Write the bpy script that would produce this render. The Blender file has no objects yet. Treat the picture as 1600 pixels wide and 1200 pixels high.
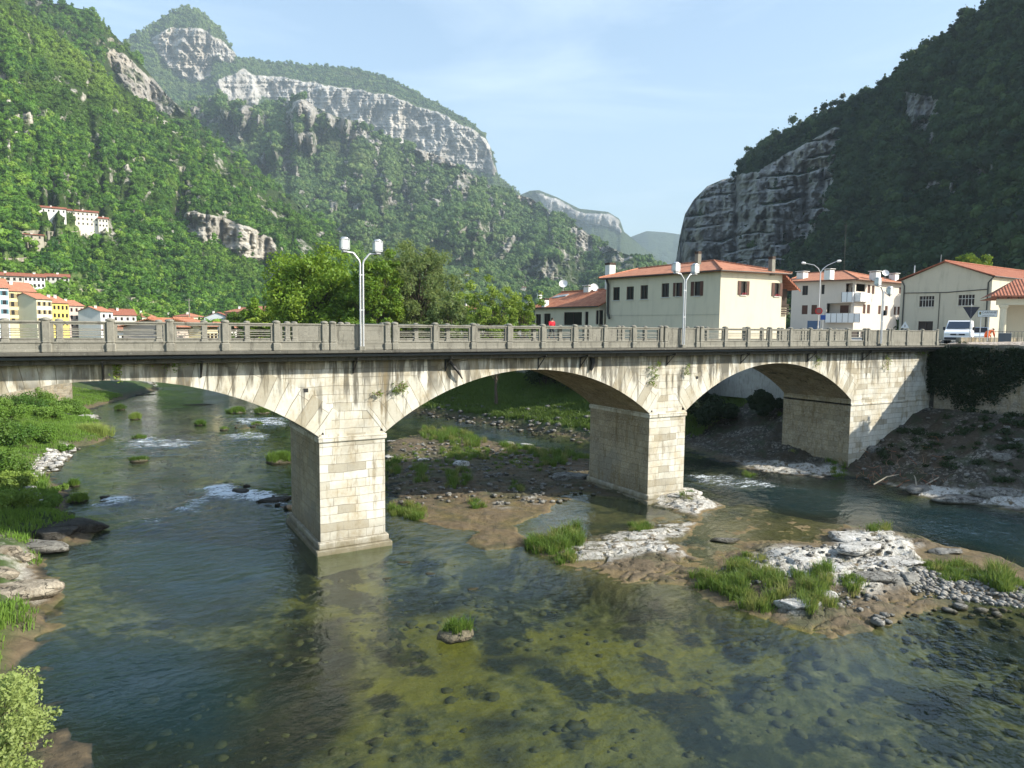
import bpy, bmesh, math, random
import numpy as np
from mathutils import Vector, Matrix

random.seed(7); RNG = np.random.default_rng(11)
SC = bpy.context.scene
R = math.radians

# ------------------------------------------------------------------ camera
# bridge frame: X along the bridge (to the right), Y across it (away), Z up, 0 = top of the deck kerb, water at -8.5
FPX, PITCH, YAW, ROLL = 1075.66, .0824, .5255, .0102
CAM = np.array([-10.1967, -28.1049, .9926])
_fw = np.array([math.sin(YAW)*math.cos(PITCH), math.cos(YAW)*math.cos(PITCH), -math.sin(PITCH)])
_r0 = np.array([math.cos(YAW), -math.sin(YAW), 0.]); _u0 = np.cross(_r0, _fw)
_r = _r0*math.cos(ROLL) + _u0*math.sin(ROLL); _u = -_r0*math.sin(ROLL) + _u0*math.cos(ROLL)
cd = bpy.data.cameras.new('camera'); cam = bpy.data.objects.new('camera', cd); SC.collection.objects.link(cam)
cd.sensor_width = 36; cd.sensor_fit = 'HORIZONTAL'; cd.lens = FPX*36/1600
cd.clip_start = .1; cd.clip_end = 40000
cam.matrix_world = Matrix(((_r[0], _u[0], -_fw[0], CAM[0]), (_r[1], _u[1], -_fw[1], CAM[1]), (_r[2], _u[2], -_fw[2], CAM[2]), (0, 0, 0, 1)))
SC.camera = cam

# ------------------------------------------------------------------ world, sun, exposure
SUN = Vector((1.207, -1.13, 1.0)).normalized()
SUN_EL = math.asin(SUN.z); SUN_AZ = math.atan2(SUN.x, SUN.y)
W = bpy.data.worlds.new('World'); SC.world = W; W.use_nodes = True
nt = W.node_tree; bg = nt.nodes['Background']
sky = nt.nodes.new('ShaderNodeTexSky'); sky.sky_type = 'NISHITA'; sky.sun_disc = False
sky.sun_elevation = SUN_EL; sky.sun_rotation = SUN_AZ; sky.altitude = 150; sky.air_density = 1.3; sky.dust_density = 1.3; sky.ozone_density = 2.6
_tc = nt.nodes.new('ShaderNodeTexCoord'); _mp = nt.nodes.new('ShaderNodeMapping'); _mp.inputs['Scale'].default_value = (1.2, 1.2, 5.5); _mp.inputs['Rotation'].default_value = (.12, -.18, .6); nt.links.new(_tc.outputs['Generated'], _mp.inputs[0])
_nz = nt.nodes.new('ShaderNodeTexNoise'); _nz.inputs['Scale'].default_value = 1.6; _nz.inputs['Detail'].default_value = 7; _nz.inputs['Roughness'].default_value = .6; _nz.inputs['Distortion'].default_value = .6; nt.links.new(_mp.outputs[0], _nz.inputs['Vector'])
_mr = nt.nodes.new('ShaderNodeMapRange'); _mr.inputs['From Min'].default_value = .50; _mr.inputs['From Max'].default_value = .74; _mr.inputs['To Max'].default_value = .3; nt.links.new(_nz.outputs[0], _mr.inputs[0])
_mx = nt.nodes.new('ShaderNodeMix'); _mx.data_type = 'RGBA'; _mx.inputs[7].default_value = (6.2, 6.8, 7.4, 1); nt.links.new(_mr.outputs[0], _mx.inputs[0]); nt.links.new(sky.outputs[0], _mx.inputs[6])
nt.links.new(_mx.outputs[2], bg.inputs[0]); bg.inputs[1].default_value = .13
sl = bpy.data.lights.new('sun', 'SUN'); sl.energy = 4.7; sl.angle = R(.5); sl.color = (1, .94, .82)
so = bpy.data.objects.new('sun', sl); SC.collection.objects.link(so); so.location = (60, -60, 80)
so.rotation_euler = SUN.to_track_quat('Z', 'Y').to_euler()
SC.view_settings.view_transform = 'Standard'; SC.view_settings.look = 'None'
SC.view_settings.exposure = 1.02; SC.view_settings.gamma = 1
SC.cycles.use_denoising = True; SC.cycles.max_bounces = 6; SC.cycles.diffuse_bounces = 2; SC.cycles.glossy_bounces = 2
SC.cycles.transmission_bounces = 2; SC.cycles.transparent_max_bounces = 8; SC.cycles.volume_bounces = 0
SC.cycles.caustics_reflective = False; SC.cycles.caustics_refractive = False
SC.cycles.sample_clamp_indirect = 4
HAZE = 1.15e-4

# ------------------------------------------------------------------ helpers: pixels of the 1600x1200 photo -> world
def ray(x, y):
    d = _fw + _r*(x-800)/FPX - _u*(y-600)/FPX
    return d/np.linalg.norm(d)
def onZ(x, y, z):
    d = ray(x, y); return CAM + d*(z-CAM[2])/d[2]
def onY(x, y, Y):
    d = ray(x, y); return CAM + d*(Y-CAM[1])/d[1]
def atD(x, y, D):
    d = ray(x, y); return CAM + d*D/math.hypot(d[0], d[1])
def atDepth(x, y, D):
    d = ray(x, y); return CAM + d*D/float(d @ _fw)
def V(p): return Vector((float(p[0]), float(p[1]), float(p[2])))

# numpy gradient noise
_P = RNG.permutation(256); _P = np.concatenate([_P, _P])
_GA = RNG.uniform(0, 2*np.pi, 256); _GX, _GY = np.cos(_GA), np.sin(_GA)
def pn(x, y):
    xi = np.floor(x).astype(int); yi = np.floor(y).astype(int); xf = x-xi; yf = y-yi
    u = xf*xf*xf*(xf*(xf*6-15)+10); v = yf*yf*yf*(yf*(yf*6-15)+10); xi &= 255; yi &= 255
    def g(a, b, fx, fy):
        h = _P[_P[(xi+a) & 255]+((yi+b) & 255)]; return _GX[h]*fx+_GY[h]*fy
    a = g(0, 0, xf, yf); b = g(1, 0, xf-1, yf); c = g(0, 1, xf, yf-1); d = g(1, 1, xf-1, yf-1)
    return 1.5*((a*(1-u)+b*u)*(1-v)+(c*(1-u)+d*u)*v)
def fbm(x, y, o=5, g=.5, ridge=False):
    s = 0; a = 1; t = 0
    for i in range(o):
        n = pn(x*2**i+17.3*i, y*2**i-9.1*i)
        if ridge: n = 1-2*np.abs(n)
        s = s+a*n; t += a; a *= g
    return s/t
def sstep(a, b, x):
    t = np.clip((x-a)/(b-a), 0, 1); return t*t*(3-2*t)
def sdist(X, Y, poly):
    """signed distance to a closed polygon, positive inside"""
    P = np.asarray(poly, float); d = np.full(X.shape, 1e9); ins = np.zeros(X.shape, bool)
    for i in range(len(P)):
        a = P[i]; b = P[(i+1) % len(P)]; e = b-a; L = max(e @ e, 1e-9)
        t = np.clip(((X-a[0])*e[0]+(Y-a[1])*e[1])/L, 0, 1)
        d = np.minimum(d, np.hypot(X-a[0]-t*e[0], Y-a[1]-t*e[1]))
        c = (a[1] > Y) != (b[1] > Y)
        with np.errstate(divide='ignore', invalid='ignore'):
            xx = a[0]+(Y-a[1])*e[0]/(e[1] if abs(e[1]) > 1e-12 else 1e-12)
        ins ^= c & (X < xx)
    return np.where(ins, d, -d)

# ------------------------------------------------------------------ helpers: node materials
class NT:
    def __init__(s, name, disp=None):
        s.m = bpy.data.materials.new(name); s.m.use_nodes = True; s.t = s.m.node_tree; s.t.nodes.clear()
        s.out = s.t.nodes.new('ShaderNodeOutputMaterial')
    def set(s, sock, v):
        if isinstance(v, bpy.types.NodeSocket): s.t.links.new(v, sock)
        elif v is not None:
            if isinstance(v, tuple) and len(v) == 3 and sock.type == 'RGBA': v = (*v, 1)
            sock.default_value = v
    def n(s, typ, ins=None, out=0, **props):
        nd = s.t.nodes.new('ShaderNode'+typ)
        for k, v in props.items(): setattr(nd, k, v)
        for k, v in (ins or {}).items(): s.set(nd.inputs[k], v)
        return nd.outputs[out]
    def pos(s): return s.n('NewGeometry', out='Position')
    def nz(s): return s.sep(s.n('NewGeometry', out='Normal'), 2)
    def uv(s): return s.n('UVMap')
    def obj(s): return s.n('TexCoord', out='Object')
    def sep(s, v, i): return s.n('SeparateXYZ', {0: v}, out=i)
    def attr(s, name): return s.n('Attribute', attribute_name=name, out='Fac')
    def rnd(s): return s.n('ObjectInfo', out='Random')
    def map(s, v, sc=(1, 1, 1), rot=(0, 0, 0)): return s.n('Mapping', {'Vector': v, 'Scale': sc, 'Rotation': rot})
    def noise(s, v, scale, det=4, rough=.5, dist=0): return s.n('TexNoise', {'Vector': v, 'Scale': scale, 'Detail': det, 'Roughness': rough, 'Distortion': dist})
    def voro(s, v, scale, feat='F1', out='Distance', rnd=1.): return s.n('TexVoronoi', {'Vector': v, 'Scale': scale, 'Randomness': rnd}, out=out, feature=feat)
    def math(s, op, a, b=None, c=None, clamp=False):
        nd = s.t.nodes.new('ShaderNodeMath'); nd.operation = op; nd.use_clamp = clamp
        for i, v in enumerate((a, b, c)):
            if v is not None: s.set(nd.inputs[i], v)
        return nd.outputs[0]
    def rng(s, v, a, b, c=0., d=1.):
        return s.n('MapRange', {'Value': v, 'From Min': a, 'From Max': b, 'To Min': c, 'To Max': d})
    def ramp(s, f, stops, interp='LINEAR'):
        nd = s.t.nodes.new('ShaderNodeValToRGB'); nd.color_ramp.interpolation = interp; e = nd.color_ramp.elements
        while len(e) < len(stops): e.new(.5)
        for i, (p, c) in enumerate(stops):
            e[i].position = p; e[i].color = (*c, 1) if len(c) == 3 else c
        s.set(nd.inputs[0], f); return nd.outputs[0]
    def mix(s, f, a, b, blend='MIX'):
        nd = s.t.nodes.new('ShaderNodeMix'); nd.data_type = 'RGBA'; nd.blend_type = blend
        s.set(nd.inputs[0], f); s.set(nd.inputs[6], a); s.set(nd.inputs[7], b); return nd.outputs[2]
    def bump(s, h, strength=.5, dist=.05, normal=None):
        return s.n('Bump', {'Height': h, 'Strength': strength, 'Distance': dist, 'Normal': normal})
    def bsdf(s, col, rough=.8, normal=None, spec=.3, metal=0., **kw):
        ins = {'Base Color': col, 'Roughness': rough, 'Specular IOR Level': spec, 'Metallic': metal}
        if normal is not None: ins['Normal'] = normal
        ins.update(kw); return s.n('BsdfPrincipled', ins)
    def done(s, sh): s.t.links.new(sh, s.out.inputs[0]); return s.m

_simple = {}
def plain(name, col, rough=.7, var=.12, spec=.3, metal=0., scale=3.):
    if name in _simple: return _simple[name]
    t = NT(name); n = t.noise(t.obj(), scale, 5, .6)
    c = t.mix(n, tuple(max(0, x*(1-var)) for x in col), tuple(min(1, x*(1+var)) for x in col))
    _simple[name] = t.done(t.bsdf(c, rough, t.bump(t.noise(t.obj(), scale*12, 3), .15, .01), spec, metal)); return _simple[name]

def stone_mat(name, bw=.78, bh=.36, radial=False, dirt=1.0, tint=((.47, .445, .365), (.61, .59, .52))):
    t = NT(name); uv = t.uv(); pos = t.pos()
    wob = t.n('VectorMath', {0: uv, 1: t.n('VectorMath', {0: t.n('TexNoise', {'Vector': uv, 'Scale': .8, 'Detail': 1}, out='Color'), 1: (.12, .12, 0)}, operation='MULTIPLY')}, operation='ADD')
    def brick(sc, off=.5, sq=1.0): return dict(Vector=wob)
    nd = t.t.nodes.new('ShaderNodeTexBrick'); t.set(nd.inputs['Vector'], wob)
    nd.offset = .43; nd.squash = 1.35; nd.squash_frequency = 3; nd.offset_frequency = 2
    t.set(nd.inputs['Color1'], (0, 0, 0)); t.set(nd.inputs['Color2'], (1, 1, 1)); t.set(nd.inputs['Mortar'], (.5, .5, .5))
    for k, v in (('Scale', 1.), ('Mortar Size', .010 if not radial else .014), ('Mortar Smooth', .25), ('Bias', 0.), ('Brick Width', bw), ('Row Height', bh)): nd.inputs[k].default_value = v
    cell, mort = nd.outputs['Color'], nd.outputs['Fac']
    col = t.mix(cell, tint[0], tint[1])
    big = t.noise(pos, .9, 5, .6); col = t.mix(t.rng(big, .45, .75), col, (.40, .32, .19))
    fine = t.noise(pos, 9, 5, .7); col = t.mix(t.rng(fine, .35, .7, 0, .45), col, (.66, .64, .56))
    # rain streaks and black crust, heaviest under the cornice
    z = t.sep(pos, 2)
    st = t.noise(t.map(pos, (2.6, 2.6, .28)), 1.0, 5, .62)
    up = t.rng(z, -3.4, -.5); thr = t.math('MULTIPLY_ADD', up, -.20, .615)
    f = t.math('MULTIPLY', t.math('SUBTRACT', st, thr), 11*dirt, clamp=True)
    patch = t.noise(pos, .55, 3, .5); f = t.math('MULTIPLY', f, t.rng(patch, .32, .52))
    col = t.mix(t.math('MULTIPLY', f, .86), col, (.075, .068, .052))
    st2 = t.noise(t.map(pos, (1.3, 1.3, .35)), 1.7, 4, .6); col = t.mix(t.rng(st2, .55, .72, 0, .5*dirt), col, (.33, .25, .13))
    lowd = t.math('MULTIPLY', t.rng(z, -7.2, -8.5), t.noise(pos, 3, 3)); col = t.mix(t.math('MULTIPLY', lowd, 1.3, clamp=True), col, (.13, .10, .05))
    blk = t.math('MULTIPLY', t.math('SUBTRACT', .14, cell), 6., clamp=True) if False else t.rng(cell, .16, .05, 0, .55); col = t.mix(blk, col, (.27, .235, .165)); gp = t.noise(pos, .42, 5, .65); col = t.mix(t.rng(gp, .54, .66, 0, .5), col, (.27, .26, .22)); wd = t.noise(t.map(pos, (.9, .9, .25)), 2.6, 6, .7); col = t.mix(t.rng(wd, .53, .66, 0, .65*dirt), col, (.20, .155, .085)); md_ = t.rng(t.math('ADD', z, t.math('MULTIPLY', t.noise(pos, 2.2, 4, .7), .9)), -7.55, -7.95, 0, .75); col = t.mix(md_, col, (.17, .15, .09))
    mm = t.math('MULTIPLY', t.math('SUBTRACT', 1., t.rng(mort, 0, 1)) if False else mort, t.rng(t.noise(pos, 1.3, 2), .3, .6, .35, .85))
    col = t.mix(mm, col, (.16, .14, .10))
    h = t.math('ADD', t.math('MULTIPLY', mort, -1.), t.math('MULTIPLY', t.noise(pos, 16, 6, .7), .5)); h = t.math('ADD', h, t.math('MULTIPLY', cell, .25))
    return t.done(t.bsdf(col, .88, t.bump(h, .75, .03), .2))

def concrete_mat(name, base=(.34, .325, .28), dark=(.08, .075, .06), amt=.5):
    t = NT(name); p = t.pos()
    a = t.noise(p, 1.4, 6, .65); b = t.noise(t.map(p, (5, 5, 1)), 1.2, 5, .65); c = t.noise(p, 30, 4, .7)
    col = t.mix(t.rng(a, .35, .7), base, tuple(min(1, x*1.35) for x in base))
    col = t.mix(t.rng(b, .52, .72, 0, amt), col, dark); col = t.mix(t.rng(c, .3, .7, 0, .45), col, tuple(x*.5 for x in base))
    li = t.voro(p, 7); col = t.mix(t.rng(li, .16, .08, 0, .35), col, (.45, .45, .38))
    return t.done(t.bsdf(col, .9, t.bump(t.math('ADD', c, t.math('MULTIPLY', a, .6)), .5, .012), .2))

def plaster_mat(name, col, stain=.25, var=.08):
    t = NT(name); p = t.pos()
    a = t.noise(p, .5, 5, .6); b = t.noise(t.map(p, (1.2, 1.2, .22)), 1.3, 5, .65)
    c = t.mix(a, tuple(x*(1-var) for x in col), tuple(min(1, x*(1+var)) for x in col))
    c = t.mix(t.rng(b, .52, .75, 0, stain), c, tuple(x*.42 for x in col))
    return t.done(t.bsdf(c, .9, t.bump(t.noise(p, 25, 4, .7), .25, .01), .2))

def tile_mat(name, a=(.42, .13, .055), b=(.60, .27, .13), pitch=.24):
    """clay roof tiles; U runs along the eave, V up the slope"""
    t = NT(name); uv = t.uv(); x = t.sep(uv, 0); y = t.sep(uv, 1)
    row = t.math('FRACT', t.math('DIVIDE', y, .38)); colw = t.math('SINE', t.math('MULTIPLY', x, 2*math.pi/pitch))
    cell = t.n('TexWhiteNoise', {'Vector': t.n('CombineXYZ', {0: t.math('FLOOR', t.math('DIVIDE', x, pitch)), 1: t.math('FLOOR', t.math('DIVIDE', y, .38))})}, noise_dimensions='2D', out='Value')
    n = t.noise(t.pos(), .8, 5, .6)
    c = t.mix(t.math('ADD', t.math('MULTIPLY', cell, .6), t.math('MULTIPLY', n, .5)), a, b)
    c = t.mix(t.rng(t.noise(t.pos(), 2.5, 5, .7), .56, .75, 0, .6), c, (.13, .09, .06))
    h = t.math('ADD', t.math('MULTIPLY', colw, .5), t.math('MULTIPLY', row, -.5))
    return t.done(t.bsdf(c, .85, t.bump(h, .9, .05), .2))

def leaf_mat(name, dark, light, hue=(.25, .28, .05), trans=.35, scale=.35, patch=.3):
    t = NT(name); r = t.rnd(); p = t.pos()
    n = t.noise(p, scale, 4, .6); li = t.n('TexWhiteNoise', {'Vector': t.n('VectorMath', {0: p, 1: (7, 7, 7)}, operation='MULTIPLY')}, out='Value')
    f = t.math('ADD', t.math('MULTIPLY', r, .55), t.math('MULTIPLY', n, .5)); 
    f = t.rng(f, .25, .85); c = t.mix(f, dark, light); c = t.mix(t.rng(r, .84, .9, 0, .55), c, hue); c = t.mix(t.rng(r, .0, .06, .6, 0), c, tuple(x*.6 for x in dark)); c = t.mix(t.rng(t.noise(p, scale*.23, 3), .5, .72, 0, patch), c, hue)
    c = t.mix(t.rng(t.noise(p, scale*.5, 4, .6), .55, .68, 0, patch*1.1), c, tuple(x*.45 for x in light)); c = t.mix(t.rng(t.noise(p, scale*.9, 5, .6), .60, .70, 0, patch), c, (light[0]*1.1, light[1]*.72, light[2]*1.4))
    d = t.n('BsdfDiffuse', {'Color': c, 'Roughness': .5}); tr = t.n('BsdfTranslucent', {'Color': t.mix(.5, c, hue)})
    g = t.n('BsdfGlossy', {'Color': (.5, .5, .5), 'Roughness': .55})
    s = t.n('MixShader', {0: trans, 1: d, 2: tr}); s = t.n('MixShader', {0: .04, 1: s, 2: g}); return t.done(s)

# ------------------------------------------------------------------ helpers: meshes and objects
COL = SC.collection
def tag(o, label=None, cat=None, group=None, kind=None):
    if label: o['label'] = label
    if cat: o['category'] = cat
    if group: o['group'] = group
    if kind: o['kind'] = kind
    return o
def empty(name, loc=(0, 0, 0), label=None, cat=None, group=None, rz=0.):
    o = bpy.data.objects.new(name, None); COL.objects.link(o); o.location = V(loc); o.rotation_euler.z = rz
    o.empty_display_size = .2; return tag(o, label, cat, group)
class MB:
    """collects polygons; build() links them as ONE mesh object (world coordinates, re-based on the parent's origin)"""
    def __init__(s): s.v = []; s.f = []; s.uv = []; s.sm = []
    def poly(s, pts, uvs=None, smooth=False):
        i = len(s.v); s.v += [tuple(map(float, p)) for p in pts]; s.f.append(tuple(range(i, i+len(pts)))); s.sm.append(smooth)
        if uvs is None:
            a, b, c = (np.array(pts[k], float) for k in (0, 1, 2)); n = np.cross(b-a, c-b); n = np.abs(n)
            if n[2] > max(n[0], n[1]): uvs = [(p[0], p[1]) for p in pts]
            elif n[0] > n[1]: uvs = [(p[1], p[2]) for p in pts]
            else: uvs = [(p[0], p[2]) for p in pts]
        s.uv += list(uvs)
    def box(s, x0, x1, y0, y1, z0, z1, bev=0.):
        if bev > 0:
            b = min(bev, (x1-x0)*.4, (y1-y0)*.4, (z1-z0)*.4)
            lo = lambda q: [(x0+q, y0+q), (x1-q, y0+q), (x1-q, y1-q), (x0+q, y1-q)]
            # chamfered vertical edges + top/bottom
            def ring(z, q):
                return [(x0+b+q, y0+q, z), (x1-b-q, y0+q, z), (x1-q, y0+b+q, z), (x1-q, y1-b-q, z), (x1-b-q, y1-q, z), (x0+b+q, y1-q, z), (x0+q, y1-b-q, z), (x0+q, y0+b+q, z)]
            rs = [ring(z0, b*.6), ring(z0+b, 0), ring(z1-b, 0), ring(z1, b*.6)]
            for a, c in zip(rs, rs[1:]):
                for k in range(8): s.poly([a[k], a[(k+1) % 8], c[(k+1) % 8], c[k]])
            s.poly(rs[-1]); s.poly(rs[0][::-1]); return s
        c = [(x0, y0), (x1, y0), (x1, y1), (x0, y1)]
        s.prism(c, z0, z1); return s
    def prism(s, c, z0, z1, top=True, bot=True):
        n = len(c); L = 0
        for k in range(n):
            a, b = c[k], c[(k+1) % n]; d = math.hypot(b[0]-a[0], b[1]-a[1])
            s.poly([(a[0], a[1], z0), (b[0], b[1], z0), (b[0], b[1], z1), (a[0], a[1], z1)], [(L, z0), (L+d, z0), (L+d, z1), (L, z1)]); L += d
        if top: s.poly([(p[0], p[1], z1) for p in c])
        if bot: s.poly([(p[0], p[1], z0) for p in c[::-1]])
        return s
    def obox(s, o, ax, ay, az):
        """box from corner o with edge vectors ax, ay, az"""
        o, ax, ay, az = (np.array(q, float) for q in (o, ax, ay, az)); p = lambda i, j, k: o+ax*i+ay*j+az*k
        la, lb, lc = (float(np.linalg.norm(q)) for q in (ax, ay, az))
        for q, u, v in (([p(0, 0, 0), p(1, 0, 0), p(1, 0, 1), p(0, 0, 1)], la, lc), ([p(1, 0, 0), p(1, 1, 0), p(1, 1, 1), p(1, 0, 1)], lb, lc), ([p(1, 1, 0), p(0, 1, 0), p(0, 1, 1), p(1, 1, 1)], la, lc),
                        ([p(0, 1, 0), p(0, 0, 0), p(0, 0, 1), p(0, 1, 1)], lb, lc), ([p(0, 0, 1), p(1, 0, 1), p(1, 1, 1), p(0, 1, 1)], la, lb), ([p(0, 1, 0), p(1, 1, 0), p(1, 0, 0), p(0, 0, 0)], la, lb)):
            s.poly(q, [(0, 0), (u, 0), (u, v), (0, v)])
        return s
    def tube(s, pts, rad, seg=8, cap=True):
        P = [np.array(p, float) for p in pts]; rad = rad if hasattr(rad, '__len__') else [rad]*len(P); rings = []; up = None
        for i, p in enumerate(P):
            d = P[min(i+1, len(P)-1)]-P[max(i-1, 0)]; d = d/max(np.linalg.norm(d), 1e-9)
            if up is None: up = np.array([0, 0, 1.]) if abs(d[2]) < .9 else np.array([1., 0, 0])
            a = np.cross(d, up); a /= max(np.linalg.norm(a), 1e-9); b = np.cross(a, d); up = b
            rings.append([p+rad[i]*(a*math.cos(2*math.pi*k/seg)+b*math.sin(2*math.pi*k/seg)) for k in range(seg)])
        for a, b in zip(rings, rings[1:]):
            for k in range(seg): s.poly([a[k], a[(k+1) % seg], b[(k+1) % seg], b[k]], smooth=True)
        if cap: s.poly(rings[0][::-1]); s.poly(rings[-1])
        return s
    def lathe(s, c, prof, seg=14, smooth=True):
        rings = [[(c[0]+r*math.cos(2*math.pi*k/seg), c[1]+r*math.sin(2*math.pi*k/seg), c[2]+z) for k in range(seg)] for r, z in prof]
        for a, b in zip(rings, rings[1:]):
            for k in range(seg): s.poly([a[k], a[(k+1) % seg], b[(k+1) % seg], b[k]], smooth=smooth)
        s.poly(rings[0][::-1]); s.poly(rings[-1]); return s
    def build(s, name, m, parent=None):
        me = bpy.data.meshes.new(name); v = s.v
        if parent is not None:
            M = parent_world(parent).inverted(); v = [tuple(M @ Vector(p)) for p in v]
        me.from_pydata(v, [], s.f); uvl = me.uv_layers.new(name='UVMap')
        uvl.data.foreach_set('uv', np.array(s.uv, float).ravel()); me.polygons.foreach_set('use_smooth', s.sm)
        me.materials.append(m); o = bpy.data.objects.new(name, me); COL.objects.link(o)
        if parent is not None: o.parent = parent
        return o
def parent_world(o):
    M = o.matrix_basis.copy()
    return parent_world(o.parent) @ M if o.parent else M
def np_mesh(name, v, f, m, parent=None, attrs=None, smooth=True, uv=None):
    """fast mesh: v (n,3), f (k,3|4) arrays"""
    me = bpy.data.meshes.new(name); v = np.asarray(v, np.float32); f = np.asarray(f, np.int32); k = f.shape[1]
    if parent is not None: v = v-np.array(parent_world(parent).translation, np.float32)
    me.vertices.add(len(v)); me.vertices.foreach_set('co', v.ravel()); me.loops.add(f.size); me.loops.foreach_set('vertex_index', f.ravel())
    me.polygons.add(len(f)); me.polygons.foreach_set('loop_start', np.arange(0, f.size, k, dtype=np.int32)); me.polygons.foreach_set('loop_total', np.full(len(f), k, np.int32))
    me.polygons.foreach_set('use_smooth', np.full(len(f), smooth)); me.update(calc_edges=True)
    for n, a in (attrs or {}).items():
        at = me.attributes.new(n, 'FLOAT', 'POINT'); at.data.foreach_set('value', np.asarray(a, np.float32).ravel())
    me.materials.append(m); o = bpy.data.objects.new(name, me); COL.objects.link(o)
    if parent is not None: o.parent = parent
    return o
def grid_faces(nr, nc):
    i = np.arange(nr-1)[:, None]*nc+np.arange(nc-1)[None, :]; i = i.ravel(); return np.stack([i, i+1, i+nc+1, i+nc], 1)
def dup(root, loc, rz=None, label=None, name=None):
    def cp(o, par):
        c = o.copy(); COL.objects.link(c)
        if par is not None: c.parent = par
        for ch in [x for x in list(bpy.data.objects) if x.parent == o]: cp(ch, c)
        return c
    r = cp(root, None); r.location = V(loc)
    if rz is not None: r.rotation_euler.z = rz
    if label: r['label'] = label
    return r
# ================================================================== BRIDGE
M_STONE = stone_mat('pale_limestone_ashlar'); M_RING = stone_mat('pale_limestone_voussoir', 1.9, .46, True)
M_SOFFIT = stone_mat('tan_soffit_stone', .6, .3, dirt=.9, tint=((.17, .115, .055), (.25, .18, .10))); M_SIDE = stone_mat('stained_shade_toned_pier_stone', .8, .36, dirt=1.1, tint=((.17, .125, .065), (.27, .215, .13)))  # under-arch faces: brown stain, plus shade and warm bounced light put into the tint
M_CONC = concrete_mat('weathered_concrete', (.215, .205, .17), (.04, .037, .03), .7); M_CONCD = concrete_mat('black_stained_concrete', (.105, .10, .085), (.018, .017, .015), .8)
M_PIPE = plain('grey_pipe', (.07, .08, .09), .5, .2, metal=.3); M_IRON = plain('black_iron', (.02, .02, .02), .6, .3)
M_ASPH = plain('asphalt', (.06, .06, .06), .95, .2); M_GALV = plain('galvanised_steel', (.50, .51, .52), .45, .12, .5, metal=.6)
BW = 5.3; RR = 12.16; ZC = -1.03-RR; TW = -.45
SPANS = [(-17.9, -3.0), (-.2, 14.68), (17.29, 32.17)]
bridge = empty('stone_arch_bridge', (7.2, 2.65, 0), 'long pale limestone road bridge with three segmental arches crossing the river', 'bridge')

def barrel(x0, x1):
    xc = (x0+x1)/2; half = (x1-x0)/2; th0 = math.asin(half/RR); N = 40
    ring = MB(); rng2 = MB(); sof = MB()
    ths = [-th0+2*th0*i/N for i in range(N+1)]
    def rad_out(t): return min(RR+1.28, (TW-.002-ZC)/math.cos(t))
    P = lambda t, r, y: (xc+r*math.sin(t), y, ZC+r*math.cos(t))
    for a, b in zip(ths, ths[1:]):
        oa, ob = rad_out(a), rad_out(b); ua, ub = a*RR, b*RR
        ring.poly([P(a, RR, 0), P(b, RR, 0), P(b, ob, 0), P(a, oa, 0)], [(0, ua), (0, ub), (ob-RR, ub), (oa-RR, ua)])
        rng2.poly([P(b, RR, BW), P(a, RR, BW), P(a, oa, BW), P(b, ob, BW)], [(0, ub), (0, ua), (oa-RR, ua), (ob-RR, ub)])
        ring.poly([P(a, oa, 0), P(b, ob, 0), P(b, ob, .4), P(a, oa, .4)])
        sof.poly([P(a, RR, 0), P(a, RR, BW), P(b, RR, BW), P(b, RR, 0)], [(0, ua), (BW, ua), (BW, ub), (0, ub)], True)
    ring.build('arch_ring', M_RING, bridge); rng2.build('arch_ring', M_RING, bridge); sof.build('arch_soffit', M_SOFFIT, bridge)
for s in SPANS: barrel(*s)

def ext_z(x):
    """bottom of the coursed spandrel masonry at x (hidden behind the arch rings)"""
    z = None
    for a, b in SPANS:
        xc = (a+b)/2; r = RR+.75; lim = (b-a)/2-.001
        if abs(x-xc) < lim: z = ZC+math.sqrt(max(r*r-(x-xc)**2, 0))
    return z
fm = MB(); xs = np.arange(-40, 42.2, .3); e = .015
for a, b in zip(xs, xs[1:]):
    za, zb = ext_z(a+1e-6), ext_z(b-1e-6)
    if za is None and zb is None: za = zb = -3.5 if a < 32 else -8.6
    elif za is None: za = -3.5
    elif zb is None: zb = -3.5
    if a > 32.4 or a < -18.2: za = zb = -8.7
    za = min(za, TW-.05); zb = min(zb, TW-.05)
    for y in (e, BW-e):
        q = [(a, y, za), (b, y, zb), (b, y, TW), (a, y, TW)]
        if y > 1: q = q[::-1]
        fm.poly(q, [(p[0], p[2]) for p in q])
fm.poly([(41.9, e, -8.7), (41.9, BW-e, -8.7), (41.9, BW-e, TW), (41.9, e, TW)])
fm.build('spandrel_wall', M_STONE, bridge)

def pier(x0, x1, label=None, zb=-9.4, simple=False):
    m = MB(); m.box(x0, x1, 0, BW, zb, -3.5); y0, y1 = .02, BW-.02
    # reuse top faces as wall; the moulding and plinth are proud of it
    p = m.build('pier', M_STONE, bridge); 
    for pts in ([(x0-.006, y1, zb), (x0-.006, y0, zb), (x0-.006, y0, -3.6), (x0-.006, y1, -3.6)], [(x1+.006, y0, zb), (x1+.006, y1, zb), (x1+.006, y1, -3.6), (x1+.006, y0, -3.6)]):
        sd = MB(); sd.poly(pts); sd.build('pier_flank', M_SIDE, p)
    t = MB(); t.box(x0-.07, x1+.07, -.07, BW+.07, -3.82, -3.60, .03); t.build('string_course', M_STONE, p)
    t = MB(); t.box(x0-.13, x1+.13, -.13, BW+.13, -8.30, -8.0, .05); t.box(x0-.24, x1+.24, -.26, BW+.26, zb, -8.30, .04); t.build('plinth', M_STONE, p)
    return p
pier(-3.0, -.2); pier(14.68, 17.29)
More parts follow.
